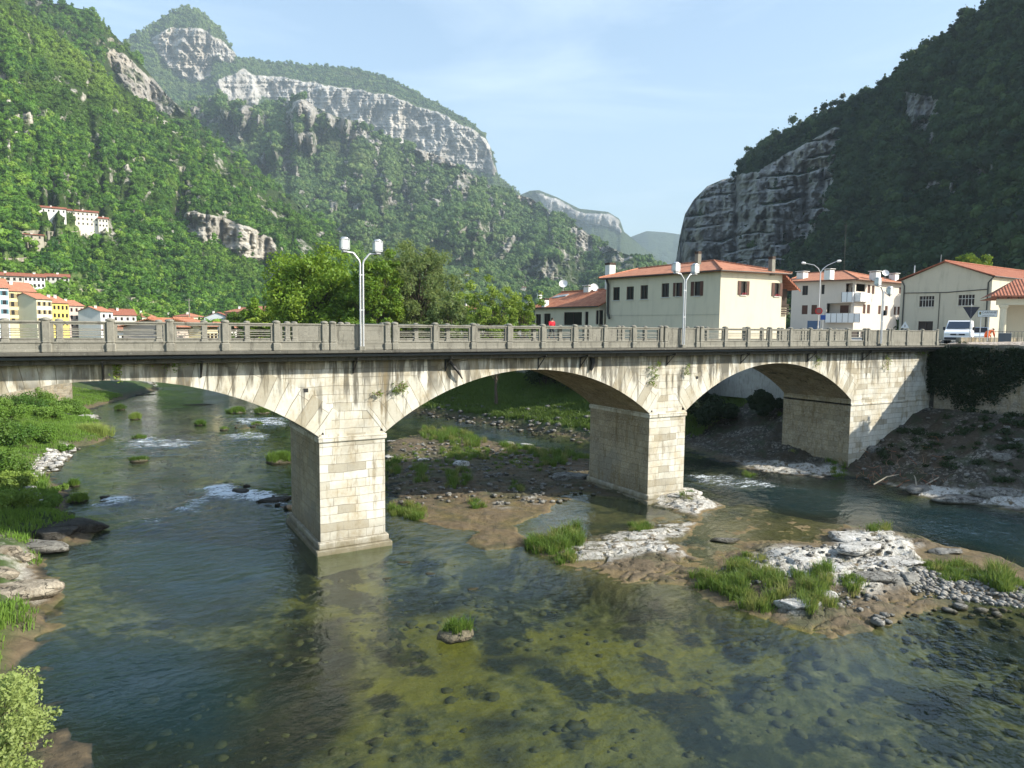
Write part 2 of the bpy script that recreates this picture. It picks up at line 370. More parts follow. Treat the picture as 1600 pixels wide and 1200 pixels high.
m = MB(); m.box(32.2, 41.5, 0, BW, -9.4, -3.5); ab = m.build('abutment', M_STONE, bridge); m = MB(); m.poly([(32.17, BW, -9.4), (32.17, 0, -9.4), (32.17, 0, -3.5), (32.17, BW, -3.5)]); m.build('abutment_flank', M_SIDE, ab)
t = MB(); t.box(32.17, 41.6, -.05, BW+.05, -4.02, -3.86, .03); t.build('string_course', M_STONE, ab)
m = MB(); m.box(-26, -17.9, 0, BW, -9.4, -3.5); m.build('abutment', M_STONE, bridge)
# weep holes
for x, y in ((478, 610), (1089, 590)):
    m = MB(); p = onY(x, y, 0); m.box(p[0]-.09, p[0]+.09, -.008, .05, p[2]-.08, p[2]+.08); m.build('weep_hole', M_IRON, bridge)

# deck, cornice, pipe, brackets
X0, X1 = -24, 42.1
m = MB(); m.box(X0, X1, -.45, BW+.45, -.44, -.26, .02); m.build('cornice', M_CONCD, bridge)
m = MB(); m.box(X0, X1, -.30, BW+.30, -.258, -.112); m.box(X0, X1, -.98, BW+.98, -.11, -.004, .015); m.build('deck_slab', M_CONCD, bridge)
m = MB(); m.box(X0, X1, .75, BW-.75, -.002, .012); m.build('carriageway', M_ASPH, bridge)
m = MB(); m.box(X0, X1, -.55, .75, -.001, .12, .02); m.box(X0, X1, BW-.75, BW+.55, -.001, .12, .02); m.build('footway', M_CONC, bridge)
m = MB(); m.tube([(X0, -.74, -.20), (X1-1, -.74, -.20)], .062, 10); m.build('service_pipe', M_PIPE, bridge)
for x, y in ((555, 565), (700, 560), (912, 560), (1048, 556), (1164, 555), (1268, 555), (1354, 555), (160, 565), (315, 565), (846, 560)):
    X = onY(x, y, -.3)[0]; m = MB()
    m.tube([(X, -.02, -.50), (X, -.72, -.33)], .03, 5); m.tube([(X, -.02, -.95), (X, -.66, -.36)], .026, 5); m.tube([(X, -.03, -.48), (X, -.03, -1.0)], .03, 5)
    m.build('pipe_bracket', M_IRON, bridge)
m = MB(); X = onY(926, 575, -.1)[0]
m.tube([(X, -.06, -.5), (X+.02, -.10, -.8), (X-.1, -.12, -1.15)], [.12, .13, .05], 6); m.build('broken_drain', M_IRON, bridge); m = MB(); m.tube([(X-8.0, -.1, -.5), (X-7.6, -.25, -1.0), (X-7.35, -.2, -1.35)], [.09, .07, .03], 6); m.build('broken_drain', M_IRON, bridge)

# parapets
post = MB(); post.box(-.115, .115, -.115, .115, 0, 1.07, .018); post.box(-.155, .155, -.15, .15, 0, .30, .03); post.box(-.135, .135, -.132, .132, .30, .40, .045)
post.lathe((0, 0, 1.065), [(.15, 0), (.155, .02), (.15, .045), (.115, .075), (.05, .095), (.01, .098)], 16)
def panel_open(w, st=.10):
    m = MB(); h = w/2
    m.box(-h, h, -.055, .055, .10, .31); m.box(-h, h, -.085, .085, .31, .36, .02); m.box(-h, h, -.075, .075, -.0, .10, .02)
    m.box(-h, h, -.085, .085, .985, 1.05, .02); m.box(-h, h, -.055, .055, .93, .985)
    m.box(-h, -h+st, -.05, .05, .36, .93); m.box(h-st, h, -.05, .05, .36, .93)
    m.box(-h+st, h-st, -.022, .022, .555, .59); m.box(-h+st, h-st, -.022, .022, .715, .75)
    return m
def panel_solid(w):
    m = MB(); h = w/2
    m.box(-h, h, -.05, .05, .10, .985); m.box(-h, h, -.08, .08, .985, 1.05, .02); m.box(-h, h, -.075, .075, 0, .10, .02)
    m.box(-h+.02, h-.02, -.062, .062, .26, .34); m.box(-h+.1, h-.1, -.058, .058, .80, .82); m.box(-h+.1, -h+.12, -.058, .058, .42, .80); m.box(h-.12, h-.1, -.058, .058, .42, .80); m.box(-h+.1, h-.1, -.058, .058, .40, .42)
    return m
def inst(mb, name, mat, parent, cache={}):
    k = id(mb)
    if k not in cache:
        me = bpy.data.meshes.new(name); me.from_pydata(mb.v, [], mb.f); me.uv_layers.new(name='UVMap').data.foreach_set('uv', np.array(mb.uv).ravel()); me.polygons.foreach_set('use_smooth', mb.sm); me.materials.append(mat); cache[k] = (me, mb)
    o = bpy.data.objects.new(name, cache[k][0]); COL.objects.link(o); o.parent = parent; return o
SP = 1.8317
px = [-2.93-SP*k for k in range(0, 11)][::-1]                 # open bays left of the first lamp
seq = [(x, 'o') for x in px[:-1]]+[(-2.93, 'g'), (-2.6, 's'), (-.33, 'g')]+[(k*SP, 'o') for k in range(8)]+[(8*SP, 'g'), (14.98, 's'), (17.25, 'g')]
seq += [(17.57+SP*k, 'o') for k in range(8)]+[(17.57+SP*8, 'g'), (32.55, 's'), (34.8, 'g'), (35.1, 's2'), (36.93, 's2'), (38.76, 's2'), (40.6, 'e')]
mbs = {}
for Y in (-.70, BW+.70):
    for i, (x, k) in enumerate(seq):
        o = inst(post, 'parapet_post', M_CONC, bridge); o.location = (x-7.2, Y-2.65, 0)
        if k in 'e': continue
        w = round(seq[i+1][0]-x-.22, 3)
        if w < .15: continue
        kk = (w, k == 'o', Y > 0)
        if kk not in mbs: mbs[kk] = panel_open(w, .02 if Y > 0 else .10) if k == 'o' else panel_solid(w)
        o = inst(mbs[kk], 'railing_panel' if k == 'o' else 'solid_panel', M_CONC, bridge); o.location = ((x+seq[i+1][0])/2-7.2, Y-2.65, 0)

# lamps
M_GLASS = plain('frosted_lamp_glass', (.62, .66, .64), .25, .1, .5); M_WHITE = plain('white_paint', (.75, .75, .73), .5, .06)
lamp_text = ['first twin-lantern steel lamp post over the nearest bridge pier, tallest of the three', 'twin-lantern steel lamp post over the middle pier in front of the cream house', 'twin-lantern steel lamp post near the right end of the bridge, its right lantern tilted']
def bridge_lamp(X, i):
    o = empty('street_lamp', (X, -.86, .1), lamp_text[i], 'street lamp', 'lamp posts along the bridge parapet')
    for s in (-1, 1):
        lean = .18 if (i == 2 and s == 1) else 0
        m = MB(); y = -.9
        pts = [(X+s*.06, y, .12), (X+s*.06, y, 3.45), (X+s*.09, y, 3.58), (X+s*.30, y, 3.84), (X+s*.36, y, 3.88), (X+s*.80, y, 3.90)]
        if lean: pts = pts[:3]+[(X+s*.2, y, 3.5), (X+s*.3, y, 3.45), (X+s*.72, y, 3.30)]
        m.tube(pts, .038, 10); m.build('pole', M_GALV, o)
        cx = X+s*.68; z = 3.97 if not lean else 3.42
        m = MB(); m.box(cx-.10, cx+.10, y-.10, y+.10, z-.09, z, .02); m.box(cx-.16, cx+.16, y-.16, y+.16, z, z+.04, .01)
        f = m.build('lantern_base', M_GALV, o)
        m = MB(); m.box(cx-.15, cx+.15, y-.15, y+.15, z+.04, z+.40, .035); g = m.build('lantern_glass', M_GLASS, o)
        m = MB(); m.box(cx-.165, cx+.165, y-.165, y+.165, z+.40, z+.43, .02); m.lathe((cx, y, z+.43), [(.16, 0), (.14, .05), (.08, .075), (.01, .085)], 12)
        for a in (-1, 1):
            for b in (-1, 1): m.box(cx+a*.152-.012, cx+a*.152+.012, y+b*.152-.012, y+b*.152+.012, z+.04, z+.40)
        m.build('lantern_hood', M_GALV, o)
    m = MB(); m.box(X-.13, X+.13, -.98, -.80, -.02, .16, .02); m.build('foot_bracket', M_CONC, o)
    m = MB(); m.box(X-.10, X+.10, -.93, -.87, 1.6, 1.64); m.box(X-.10, X+.10, -.93, -.87, 3.0, 3.04); m.build('clamp', M_GALV, o)
for i, X in enumerate((-1.46, 16.1, 33.7)): bridge_lamp(X, i)
# traffic-light box on the third lamp; planter boxes on the far railing
m = MB(); m.box(33.80, 34.0, -1.05, -.85, 2.0, 2.35, .03); tag(m.build('signal_box', M_IRON), 'small black box clamped halfway up the lamp post near the right end of the bridge', 'box')
M_PLANT = plain('dark_green_planter', (.03, .045, .04), .5, .2); M_PLATE = plain('planter_light_panel', (.30, .33, .34), .5, .2)
ptx = ['next left of the first far railing gap', '']
for k in range(7):
    X = .2+k*SP+1.0
    lab = ['dark planter box on the far railing, %s from the left' % w for w in ('first', 'second', 'third', 'fourth', 'fifth', 'sixth', 'seventh')][k]
    o = empty('planter_box', (X+.25, BW+.5, .9), lab, 'planter', 'planter boxes hanging on the far railing')
    m = MB(); m.box(X-.42, X+.92, BW+.38, BW+.60, .90, 1.10, .02); m.build('trough', M_PLANT, o)
    m = MB(); m.box(X-.40, X+.05, BW+.365, BW+.378, .93, 1.06); m.build('side_plate', M_PLATE, o)
# ================================================================== RIVER BED, BANKS, GROUND
WZ = -8.5
def W2(pts): return [tuple(onZ(x, y, WZ)[:2]) for x, y in pts]
L_BANK = [(-12.4, -10), (-12.5, -6), (-12.3, -2), (-12.9, 3), (-12.8, 6.8), (-11.4, 8.8), (-12.6, 12.5), (-12.5, 17), (-14.6, 24.9), (-13.6, 32.1), (-11, 35.6), (-10.8, 45.5), (-14.2, 54.8), (-10.8, 66.2), (-4.3, 84), (-6, 97), (-16, 130), (-60, 200)]
R_BANK = [(40, -60), (35, -25), (31.6, -10.6), (30, -6.1), (31.4, -2.6), (30.5, -.4), (28.6, 4.1), (28, 8.9), (29.1, 12.1), (24.4, 18.6), (22.3, 27.9), (18.2, 43.6), (11, 60), (7, 80), (6, 98), (-2, 130), (-40, 210)]
WATER_POLY = [(-14.5, -60), (-13.5, -25)]+[(-12.6, -16)]+L_BANK+R_BANK[::-1]
# islands: pixel outlines laid on the water plane; (outline, height, edge width, kind)
ISL = {
 'behind': ([(600, 690), (640, 680), (700, 672), (780, 690), (860, 700), (920, 715), (1000, 735), (1010, 765), (960, 780), (900, 770), (850, 790), (790, 780), (700, 790), (640, 800), (600, 800)], .20, 1.0),
 'flat1': ([(655, 800), (650, 785), (760, 780), (860, 783), (860, 800), (800, 820), (832, 852), (760, 858), (730, 850), (752, 828), (700, 825), (650, 812)], .05, .4),
 'white': ([(830, 862), (850, 850), (890, 845), (960, 828), (1040, 812), (1095, 806), (1112, 822), (1085, 845), (1110, 870), (1095, 898), (1050, 915), (1000, 912), (940, 900), (880, 884)], .22, 1.2),
 'pierrock': ([(1005, 778), (1060, 762), (1090, 768), (1118, 785), (1160, 805), (1110, 812), (1060, 800), (1020, 792), (940, 775), (915, 752), (922, 738)], .38, .7),
 'brown': ([(1105, 800), (1160, 785), (1240, 808), (1350, 822), (1420, 838), (1300, 850), (1200, 858), (1150, 875), (1110, 895), (1080, 862)], -.02, .6),
 'big': ([(1085, 905), (1110, 925), (1160, 950), (1220, 970), (1280, 985), (1350, 985), (1370, 960), (1440, 945), (1455, 925), (1430, 905), (1470, 888), (1500, 885), (1480, 868), (1430, 843), (1370, 825), (1310, 835), (1290, 855), (1200, 855), (1150, 870), (1140, 892)], .44, 1.3),
 'pebble': ([(1400, 918), (1450, 888), (1620, 925), (1620, 950), (1520, 938), (1430, 930)], .14, .6),
 'flat2': ([(1435, 858), (1500, 856), (1560, 872), (1620, 892), (1620, 935), (1450, 905)], .05, .5),
 'redge': ([(1368, 752), (1440, 762), (1500, 768), (1560, 774), (1625, 780), (1625, 802), (1540, 790), (1440, 775)], .42, .8),
 'ledge3': ([(1070, 690), (1150, 697), (1230, 712), (1310, 728), (1335, 742), (1290, 750), (1180, 738), (1100, 715)], .22, .7),
 'lrock': ([(-60, 858), (0, 862), (40, 868), (50, 890), (35, 905), (60, 930), (68, 942), (30, 957), (-60, 985)], .75, .9),
 'lledge': ([(30, 745), (60, 720), (100, 703), (122, 700), (90, 725), (60, 750)], .22, .7),
 'lledge2': ([(86, 655), (150, 648), (156, 652), (140, 662), (95, 664)], .35, .8),
 'lledge3': ([(110, 612), (170, 598), (240, 597), (238, 602), (170, 606), (130, 618)], .35, 1.2),
 'ldark': ([(60, 800), (100, 810), (138, 828), (130, 850), (90, 862), (50, 850)], .45, .9),
 'rap1': ([(330, 762), (352, 752), (420, 768), (458, 775), (458, 795), (400, 790), (350, 778)], .03, .5),
 'rap2': ([(140, 788), (165, 772), (172, 778), (160, 792)], .10, .4),
 'mid': ([(356, 664), (398, 655), (400, 668), (372, 674)], .12, .5),
 'corner': ([(60, 1175), (95, 1140), (150, 1160), (155, 1230), (40, 1260), (0, 1230)], .05, .5),
}
ISLW = {k: (W2(p), h, e) for k, (p, h, e) in ISL.items()}
# whitest bare limestone and special zones (pixels)
ZONES = {'white': [[(885, 862), (960, 832), (1040, 817), (1092, 810), (1092, 830), (1065, 850), (1082, 872), (1010, 868), (950, 878), (900, 886)],
   [(1200, 862), (1290, 852), (1310, 835), (1370, 828), (1420, 850), (1450, 868), (1440, 895), (1410, 918), (1350, 935), (1260, 925), (1190, 905), (1180, 880)], [(1215, 942), (1265, 938), (1275, 955), (1230, 965)],
   [(1005, 778), (1060, 764), (1090, 768), (1118, 785), (1165, 806), (1110, 814), (1020, 790)], [(760, 785), (835, 778), (840, 792), (760, 798)], [(1368, 755), (1440, 766), (1560, 780), (1625, 786), (1625, 803), (1440, 779)],
   [(-60, 858), (45, 868), (60, 930), (68, 942), (-60, 985)], [(25, 750), (100, 700), (125, 700), (60, 752)], [(80, 652), (158, 646), (158, 660), (90, 666)], [(110, 612), (240, 596), (240, 604), (130, 618)], [(1150, 722), (1310, 735), (1320, 750), (1190, 742)]],
 'brown': [ISL['flat1'][0], [(950, 880), (1010, 870), (1085, 875), (1110, 860), (1240, 808), (1420, 830), (1300, 855), (1200, 860), (1110, 900), (1050, 918), (960, 905), (870, 882)], [(1290, 925), (1440, 920), (1440, 945), (1350, 975), (1290, 965)], ISL['flat2'][0], [(610, 690), (700, 680), (850, 705), (930, 730), (860, 790), (620, 720)], [(40, 880), (80, 900), (80, 990), (0, 1010), (0, 960), (66, 945)], [(1040, 812), (1170, 806), (1250, 812), (1110, 850)]],
 'weed': [[(440, 880), (560, 870), (640, 900), (900, 950), (1150, 960), (1200, 1000), (1050, 1100), (880, 1200), (700, 1210), (500, 1100), (450, 980)], [(300, 1050), (420, 1040), (400, 1100), (300, 1120)], [(1000, 960), (1180, 940), (1300, 990), (1200, 1030), (1060, 1020)]],
 'deep': [[(1120, 745), (1300, 765), (1440, 785), (1640, 810), (1640, 890), (1500, 850), (1380, 818), (1230, 800), (1150, 780)], [(180, 820), (450, 790), (460, 850), (440, 900), (300, 960), (160, 900)], [(640, 660), (900, 695), (920, 712), (780, 690), (640, 668)], [(0, 1000), (300, 1000), (420, 1100), (350, 1200), (100, 1150)]],
 'dark': [[(455, 940), (540, 935), (560, 1010), (530, 1100), (430, 1210), (100, 1230), (90, 1150), (380, 1060)], [(750, 985), (860, 985), (870, 1000), (790, 1008)], [(745, 1080), (790, 1068), (815, 1090), (770, 1110)], [(765, 1120), (812, 1128), (812, 1230), (770, 1230)], [(870, 1180), (1100, 1150), (1250, 1200), (900, 1240)], [(600, 905), (650, 890), (760, 905), (690, 935), (600, 945)], [(745, 945), (790, 945), (790, 970), (750, 968)], [(355, 768), (460, 775), (458, 800), (400, 795)], ISL['ldark'][0], [(1440, 1030), (1480, 1040), (1500, 1080), (1450, 1060)]]}
ZW = {k: [W2(p) for p in v] for k, v in ZONES.items()}
WALL_R = [(41.7, 0), (42.3, -6), (42.2, -20), (42.0, -48)]     # foot of the river wall on the right, towards the camera
SHELF = W2([(600, 800), (760, 775), (900, 775), (1000, 800), (1100, 792), (1160, 783), (1240, 805), (1350, 820), (1450, 838), (1620, 885), (1620, 975), (1450, 965), (1380, 990), (1280, 1000), (1160, 968), (1060, 940), (930, 915), (850, 890), (800, 860), (700, 875), (620, 850)])
def bed_height(X, Y, att=True):
    n1 = fbm(X*.12, Y*.12, 4); n2 = fbm(X*.9+5, Y*.9, 5, .55); n3 = fbm(X*3.1, Y*3.1+9, 4, .6)
    wx = X+.55*fbm(X*.5, Y*.5, 4)+.12*n3; wy = Y+.55*fbm(X*.5+40, Y*.5, 4)+.12*fbm(X*3.1+8, Y*3.1, 3)
    d = sdist(wx, wy, WATER_POLY)
    depth = .18+.55*sstep(0, 5, d)+.25*n1
    z = WZ-sstep(-.1, 2.2, d)*np.maximum(depth, .12)+.10*n2+.035*n3*sstep(3, 0, np.abs(Y)*0)
    out = np.maximum(-d, 0)
    # banks outside the water
    left = (X < -10) | ((X < 0) & (Y > 60))
    up_l = .35*sstep(0, 1.2, out)+.22*out+.12*n2; up_l = np.where(Y > 100, np.minimum(up_l, 3.2), np.minimum(up_l, 3.6))
    fx = np.clip((X-31)/9.5, 0, 1.25)
    up_r = .30*sstep(0, 1, out)+.46*np.maximum(out-1.6, 0)*sstep(25, 5, Y)+.26*out*sstep(5, 25, Y)+.25*n2*np.minimum(out, 1)
    up_r = np.minimum(up_r, np.where(Y < 8, 3.9+.2*n1, np.where(X > 60, 8.4, 7.9)))
    z = z+np.where(left, up_l, up_r)*(d < 0)
    # terrace level behind the right river walls and the far valley floor
    tw = sdist(X, Y, TERR); z = np.where(tw > 0, np.maximum(z, -.05), z)
    tl = sdist(X, Y, TOWN); z = np.where(tl > 0, z+(-5.0-z)*sstep(0, 4, tl), z)
    ss = sdist(wx, wy, SHELF); ts = sstep(-1.2, .6, ss); z = z*(1-ts)+np.maximum(z, WZ-.07+.05*n2+.03*n1+.012*n3)*ts
    att_ = {}
    isl = np.full(X.shape, -99.)
    for k, (P, h, e) in ISLW.items():
        lo = np.min(P, 0)-2; hi = np.max(P, 0)+2; b = (X > lo[0]) & (X < hi[0]) & (Y > lo[1]) & (Y < hi[1])
        if not b.any(): continue
        s = sdist(wx[b], wy[b], P); t = sstep(-e*.9, e*.25, s)
        ax, ay = X[b]*.94-Y[b]*.34, X[b]*.34+Y[b]*.94; rock = .9*fbm(ax*.35+.2*n2[b], ay*.95, 5, .5)+.35*fbm(ax*.9+7, ay*2.4, 4, .55)+.15; crk = np.exp(-(fbm(ax*.45+30, ay*1.1+.3*n2[b], 3)/.035)**2)
        relief = .62+.85*rock if h > .1 else .8+.4*n2[b]
        if h < .1: hh = WZ+h*1.0+.07*n2[b]+.05*fbm(X[b]*2.2, Y[b]*2.2, 4, .6)+.012*n3[b]
        else:
            hh = WZ-.04+h*relief*(.55+.9*sstep(0, e*1.8, s)); q = .10; hq = hh+.05*n2[b]; st = np.floor(hq/q)*q; fr = (hq-st)/q; hh = .2*hh+.8*(st+q*sstep(.75, 1., fr))+.010*n3[b]-.13*crk
        zz = z[b]; z[b] = np.where(t > 0, zz*(1-t)+np.maximum(hh, zz)*t if h > .1 else zz*(1-t)+hh*t, zz)
    if not att: return z
    for k, L in ZW.items():
        a = np.zeros(X.shape)
        for P in L:
            P = np.array(P); lo = P.min(0)-2; hi = P.max(0)+2; b = (X > lo[0]) & (X < hi[0]) & (Y > lo[1]) & (Y < hi[1])
            if b.any(): a[b] = np.maximum(a[b], sstep(-.5, .5, sdist(wx[b], wy[b], P)))
        att_[k] = a
    att_['shelf'] = sstep(-.8, .6, sdist(wx, wy, SHELF))
    att_['grass'] = np.clip(sstep(.2, 1.2, -d)*((X < 0) | (Y > 14)), 0, 1)*(tw < 0)
    att_['bank'] = sstep(0, 1, -d)*((X > 25) & (Y < 14)); att_['pave'] = (tw > 0)*1.
    return z, att_
TERR = [(41.95, .2), (42.5, -6), (42.4, -20), (42.2, -48), (400, -300), (900, 0), (900, 900), (120, 700), (60, 200), (38, 110), (30, 62), (33.5, 43), (36.3, 32), (37.9, 17.5), (40.3, 6.0), (41.95, 5.2)]
TOWN = [(-25, 96), (-10, 130), (10, 200), (30, 420), (-250, 450), (-300, 60), (-40, 40), (-30, 70)]
gx = np.unique(np.round(np.concatenate([np.linspace(-3000, -300, 10), np.linspace(-300, -40, 27), np.arange(-40, -16, .5), np.arange(-16, 0, .1), np.arange(0, 24, .07), np.arange(24, 36, .1), np.arange(36, 64, .5), np.linspace(64, 300, 40), np.linspace(300, 4000, 12)]), 3))
gy = np.unique(np.round(np.concatenate([np.linspace(-600, -60, 8), np.arange(-60, -22, 1.), np.arange(-22, 4, .07), np.arange(4, 30, .1), np.arange(30, 70, .3), np.arange(70, 140, 1.), np.linspace(140, 600, 40), np.linspace(600, 6000, 14)]), 3))
GX, GY = np.meshgrid(gx, gy); HZ, ATT = bed_height(GX.ravel(), GY.ravel())
def bed_mat():
    t = NT('river_bed_and_banks'); p = t.pos(); z = t.sep(p, 2); w = lambda k: t.attr(k)
    n1 = t.noise(p, .55, 6, .62); n2 = t.noise(p, 2.4, 6, .65); n3 = t.noise(p, 11, 5, .7); ws = t.n('TexNoise', {'Vector': p, 'Scale': .9, 'Detail': 4}, out='Color')
    vp = t.n('VectorMath', {0: p, 1: t.n('VectorMath', {0: ws, 1: (.5, .5, .5)}, operation='MULTIPLY')}, operation='ADD')
    cell = t.voro(vp, 1.5, out='Color'); edge = t.voro(vp, 1.5, 'DISTANCE_TO_EDGE'); cell2 = t.voro(vp, 5., out='Color'); edge2 = t.voro(vp, 5., 'DISTANCE_TO_EDGE')
    # submerged bed: algae-green cobbles and dark slabs
    c = t.ramp(n2, [(.30, (.022, .026, .016)), (.42, (.075, .075, .036)), (.54, (.15, .135, .062)), (.70, (.24, .205, .12))])
    c = t.mix(t.math('MULTIPLY', t.sep(cell2, 0), .5), c, (.05, .055, .035)); c = t.mix(t.rng(n1, .53, .60, 0, .85), c, (.028, .035, .032));  c = t.mix(t.rng(t.noise(p, .22, 3), .50, .64, 0, .5), c, t.mix(n3, (.10, .10, .03), (.22, .19, .08)))
    c = t.mix(t.math('MULTIPLY', w('weed'), t.rng(n1, .40, .56, 0, .8)), c, t.mix(n3, (.12, .105, .022), (.33, .27, .055)))
    c = t.mix(t.math('MULTIPLY', w('deep'), .85), c, (.018, .030, .034)); c = t.mix(t.math('MULTIPLY', w('dark'), t.rng(n2, .32, .55, .75, 1.)), c, (.018, .020, .020))  # deep zones: light lost in deeper water is put into the bed colour
    br = t.mix(n2, (.105, .075, .036), (.25, .19, .105)); br = t.mix(t.rng(n1, .5, .65, 0, .6), br, (.16, .13, .04)); c = t.mix(t.math('MULTIPLY', w('brown'), .93), c, br); pv = t.voro(vp, .62, out='Distance'); pf = t.rng(t.math('ADD', pv, t.math('MULTIPLY', n2, .55)), .66, .52, 0, .92); pf = t.math('MULTIPLY', pf, t.math('SUBTRACT', 1., t.math('MULTIPLY', t.attr('shelf'), .8))); c = t.mix(pf, c, (.014, .020, .024)); bp = t.rng(t.math('ADD', t.noise(p, .17, 5, .62), t.math('MULTIPLY', n2, .12)), .60, .565, 0, .0); bq = t.rng(t.math('ADD', t.noise(t.map(p, (1, .55, 1), (0, 0, R(20))), .28, 5, .6), t.math('MULTIPLY', n3, .06)), .53, .555, 0, .92); c = t.mix(t.math('MULTIPLY', bq, t.math('SUBTRACT', 1., t.attr('shelf'))), c, (.020, .026, .026))
    # dry parts
    dry = t.rng(t.math('ADD', z, t.math('MULTIPLY', n2, .10)), WZ+.05, WZ+.13)
    mud = t.mix(n2, (.05, .038, .022), (.16, .12, .07)); mud = t.mix(t.rng(n1, .5, .65), mud, (.10, .10, .05)); mud = t.mix(w('brown'), mud, t.mix(t.math('MULTIPLY_ADD', n3, .9, t.math('MULTIPLY_ADD', n2, .8, -.35)), (.045, .034, .02), (.19, .145, .09))); mud = t.mix(t.rng(n1, .48, .58, 0, .6), mud, (.055, .058, .026))
    wh = t.ramp(n3, [(.3, (.24, .225, .19)), (.5, (.42, .405, .365)), (.66, (.54, .525, .48))]); wh = t.mix(t.rng(n1, .54, .68, 0, .75), wh, (.20, .17, .12)); wh = t.mix(t.rng(n2, .58, .68, 0, .9), wh, (.08, .075, .06))
    wm = t.math('MULTIPLY', w('white'), t.rng(n2, .62, .50, 0, 1)); wm = t.math('MULTIPLY', wm, t.rng(t.math('ADD', z, t.math('MULTIPLY', n2, .08)), WZ+.08, WZ+.15))
    d = t.mix(wm, mud, wh); d = t.mix(t.math('MULTIPLY', t.rng(edge, .03, .01, 0, .6), t.rng(n1, .42, .55)), d, (.05, .045, .03))
    gr = t.mix(n2, (.025, .045, .012), (.07, .11, .025)); d = t.mix(t.math('MULTIPLY', w('grass'), t.rng(n1, .62, .5)), d, gr)
    sc = t.mix(t.rng(t.sep(cell2, 1), .2, .9), (.045, .04, .03), (.19, .175, .145)); sc = t.mix(t.rng(edge2, .12, .02), sc, (.03, .028, .02)); sc = t.mix(t.rng(n1, .44, .54, 0, .85), sc, t.mix(n2, (.026, .021, .014), (.070, .053, .032))); sc = t.mix(t.rng(t.noise(p, .9, 4, .6), .54, .6, 0, .7), sc, (.035, .045, .02)); d = t.mix(t.math('MULTIPLY', w('bank'), t.math('SUBTRACT', 1., w('white'))), d, sc)
    d = t.mix(w('pave'), d, (.30, .29, .26))
    c = t.mix(t.math('MULTIPLY', t.attr('shelf'), t.rng(n1, .6, .45, .15, .85)), c, br); c = t.mix(dry, c, d)
    h = t.math('ADD', t.math('MULTIPLY', n2, .8), t.math('MULTIPLY', n3, .35)); h = t.math('ADD', h, t.math('MULTIPLY', t.math('MULTIPLY', t.rng(edge, .03, 0), t.math('MULTIPLY', dry, t.rng(n1, .42, .55))), -.2)); h = h
    return t.done(t.bsdf(c, .8, t.bump(h, 1., .09), t.rng(dry, 0, 1, .1, .3)))
bed = np_mesh('riverbed_and_ground', np.stack([GX.ravel(), GY.ravel(), HZ], 1), grid_faces(len(gy), len(gx)), bed_mat(), attrs=ATT); tag(bed, kind='structure')
bed['label'] = 'rocky river bed, banks and valley floor'

# ------------------------------------------------------------------ water
FOAM = [([(138, 792), (160, 776), (215, 774), (222, 784), (180, 790), (150, 797)], 1.1), ([(200, 812), (262, 804), (275, 818), (240, 828), (205, 824)], .85), ([(310, 762), (352, 757), (400, 768), (455, 776), (440, 788), (396, 784), (330, 778), (300, 802), (270, 797), (315, 776)], 1.25), ([(280, 800), (330, 785), (345, 800), (320, 850), (280, 835)], .6),
        ([(185, 692), (230, 682), (315, 690), (300, 702), (190, 700)], .9), ([(360, 654), (450, 652), (455, 668), (370, 664)], .95), ([(340, 682), (400, 674), (440, 684), (360, 690)], .9), ([(210, 704), (300, 700), (290, 712), (230, 712)], .45),
        ([(1075, 742), (1140, 742), (1210, 756), (1240, 766), (1150, 764), (1080, 756)], .95), ([(1150, 768), (1330, 775), (1560, 810), (1600, 840), (1400, 815), (1200, 790)], .42), ([(1380, 790), (1600, 800), (1620, 830), (1450, 815)], .42), ([(660, 650), (700, 655), (690, 662), (650, 658)], .5), ([(140, 690), (330, 676), (460, 690), (455, 720), (300, 712), (150, 715)], .5), ([(230, 640), (350, 634), (440, 640), (440, 652), (300, 650)], .5), ([(285, 905), (300, 902), (305, 912), (288, 914)], .5), ([(375, 900), (388, 900), (385, 910), (372, 908)], .6), ([(290, 612), (300, 611), (300, 614), (290, 614)], .8)]
wx_ = np.unique(np.round(np.concatenate([np.arange(-70, -16, 3.), np.arange(-16, 34, .2), np.arange(34, 62, 3.)]), 3)); wy_ = np.unique(np.round(np.concatenate([np.arange(-62, -22, 2.), np.arange(-22, 50, .2), np.arange(50, 110, .8), np.arange(110, 222, 5.)]), 3))
XX, YY = np.meshgrid(wx_, wy_); XX = XX.ravel(); YY = YY.ravel()
foam = np.zeros(XX.shape)
wwx = XX+.5*fbm(XX*.7, YY*.7, 3); wwy = YY+.8*fbm(XX*.7+9, YY*.7, 3)
for P, a in FOAM: foam = np.maximum(foam, a*sstep(-1.3, .9, sdist(wwx, wwy, W2(P))))
deep = np.zeros(XX.shape)
for P in ZW['deep']: deep = np.maximum(deep, sstep(-1., 1.2, sdist(wwx, wwy, P)))
rid = fbm(XX*.8+YY*.3, YY*2.2, 4, .55, True)
wz = WZ+foam*(.13*rid+.03)+.012*fbm(XX*1.3, YY*1.9, 3)
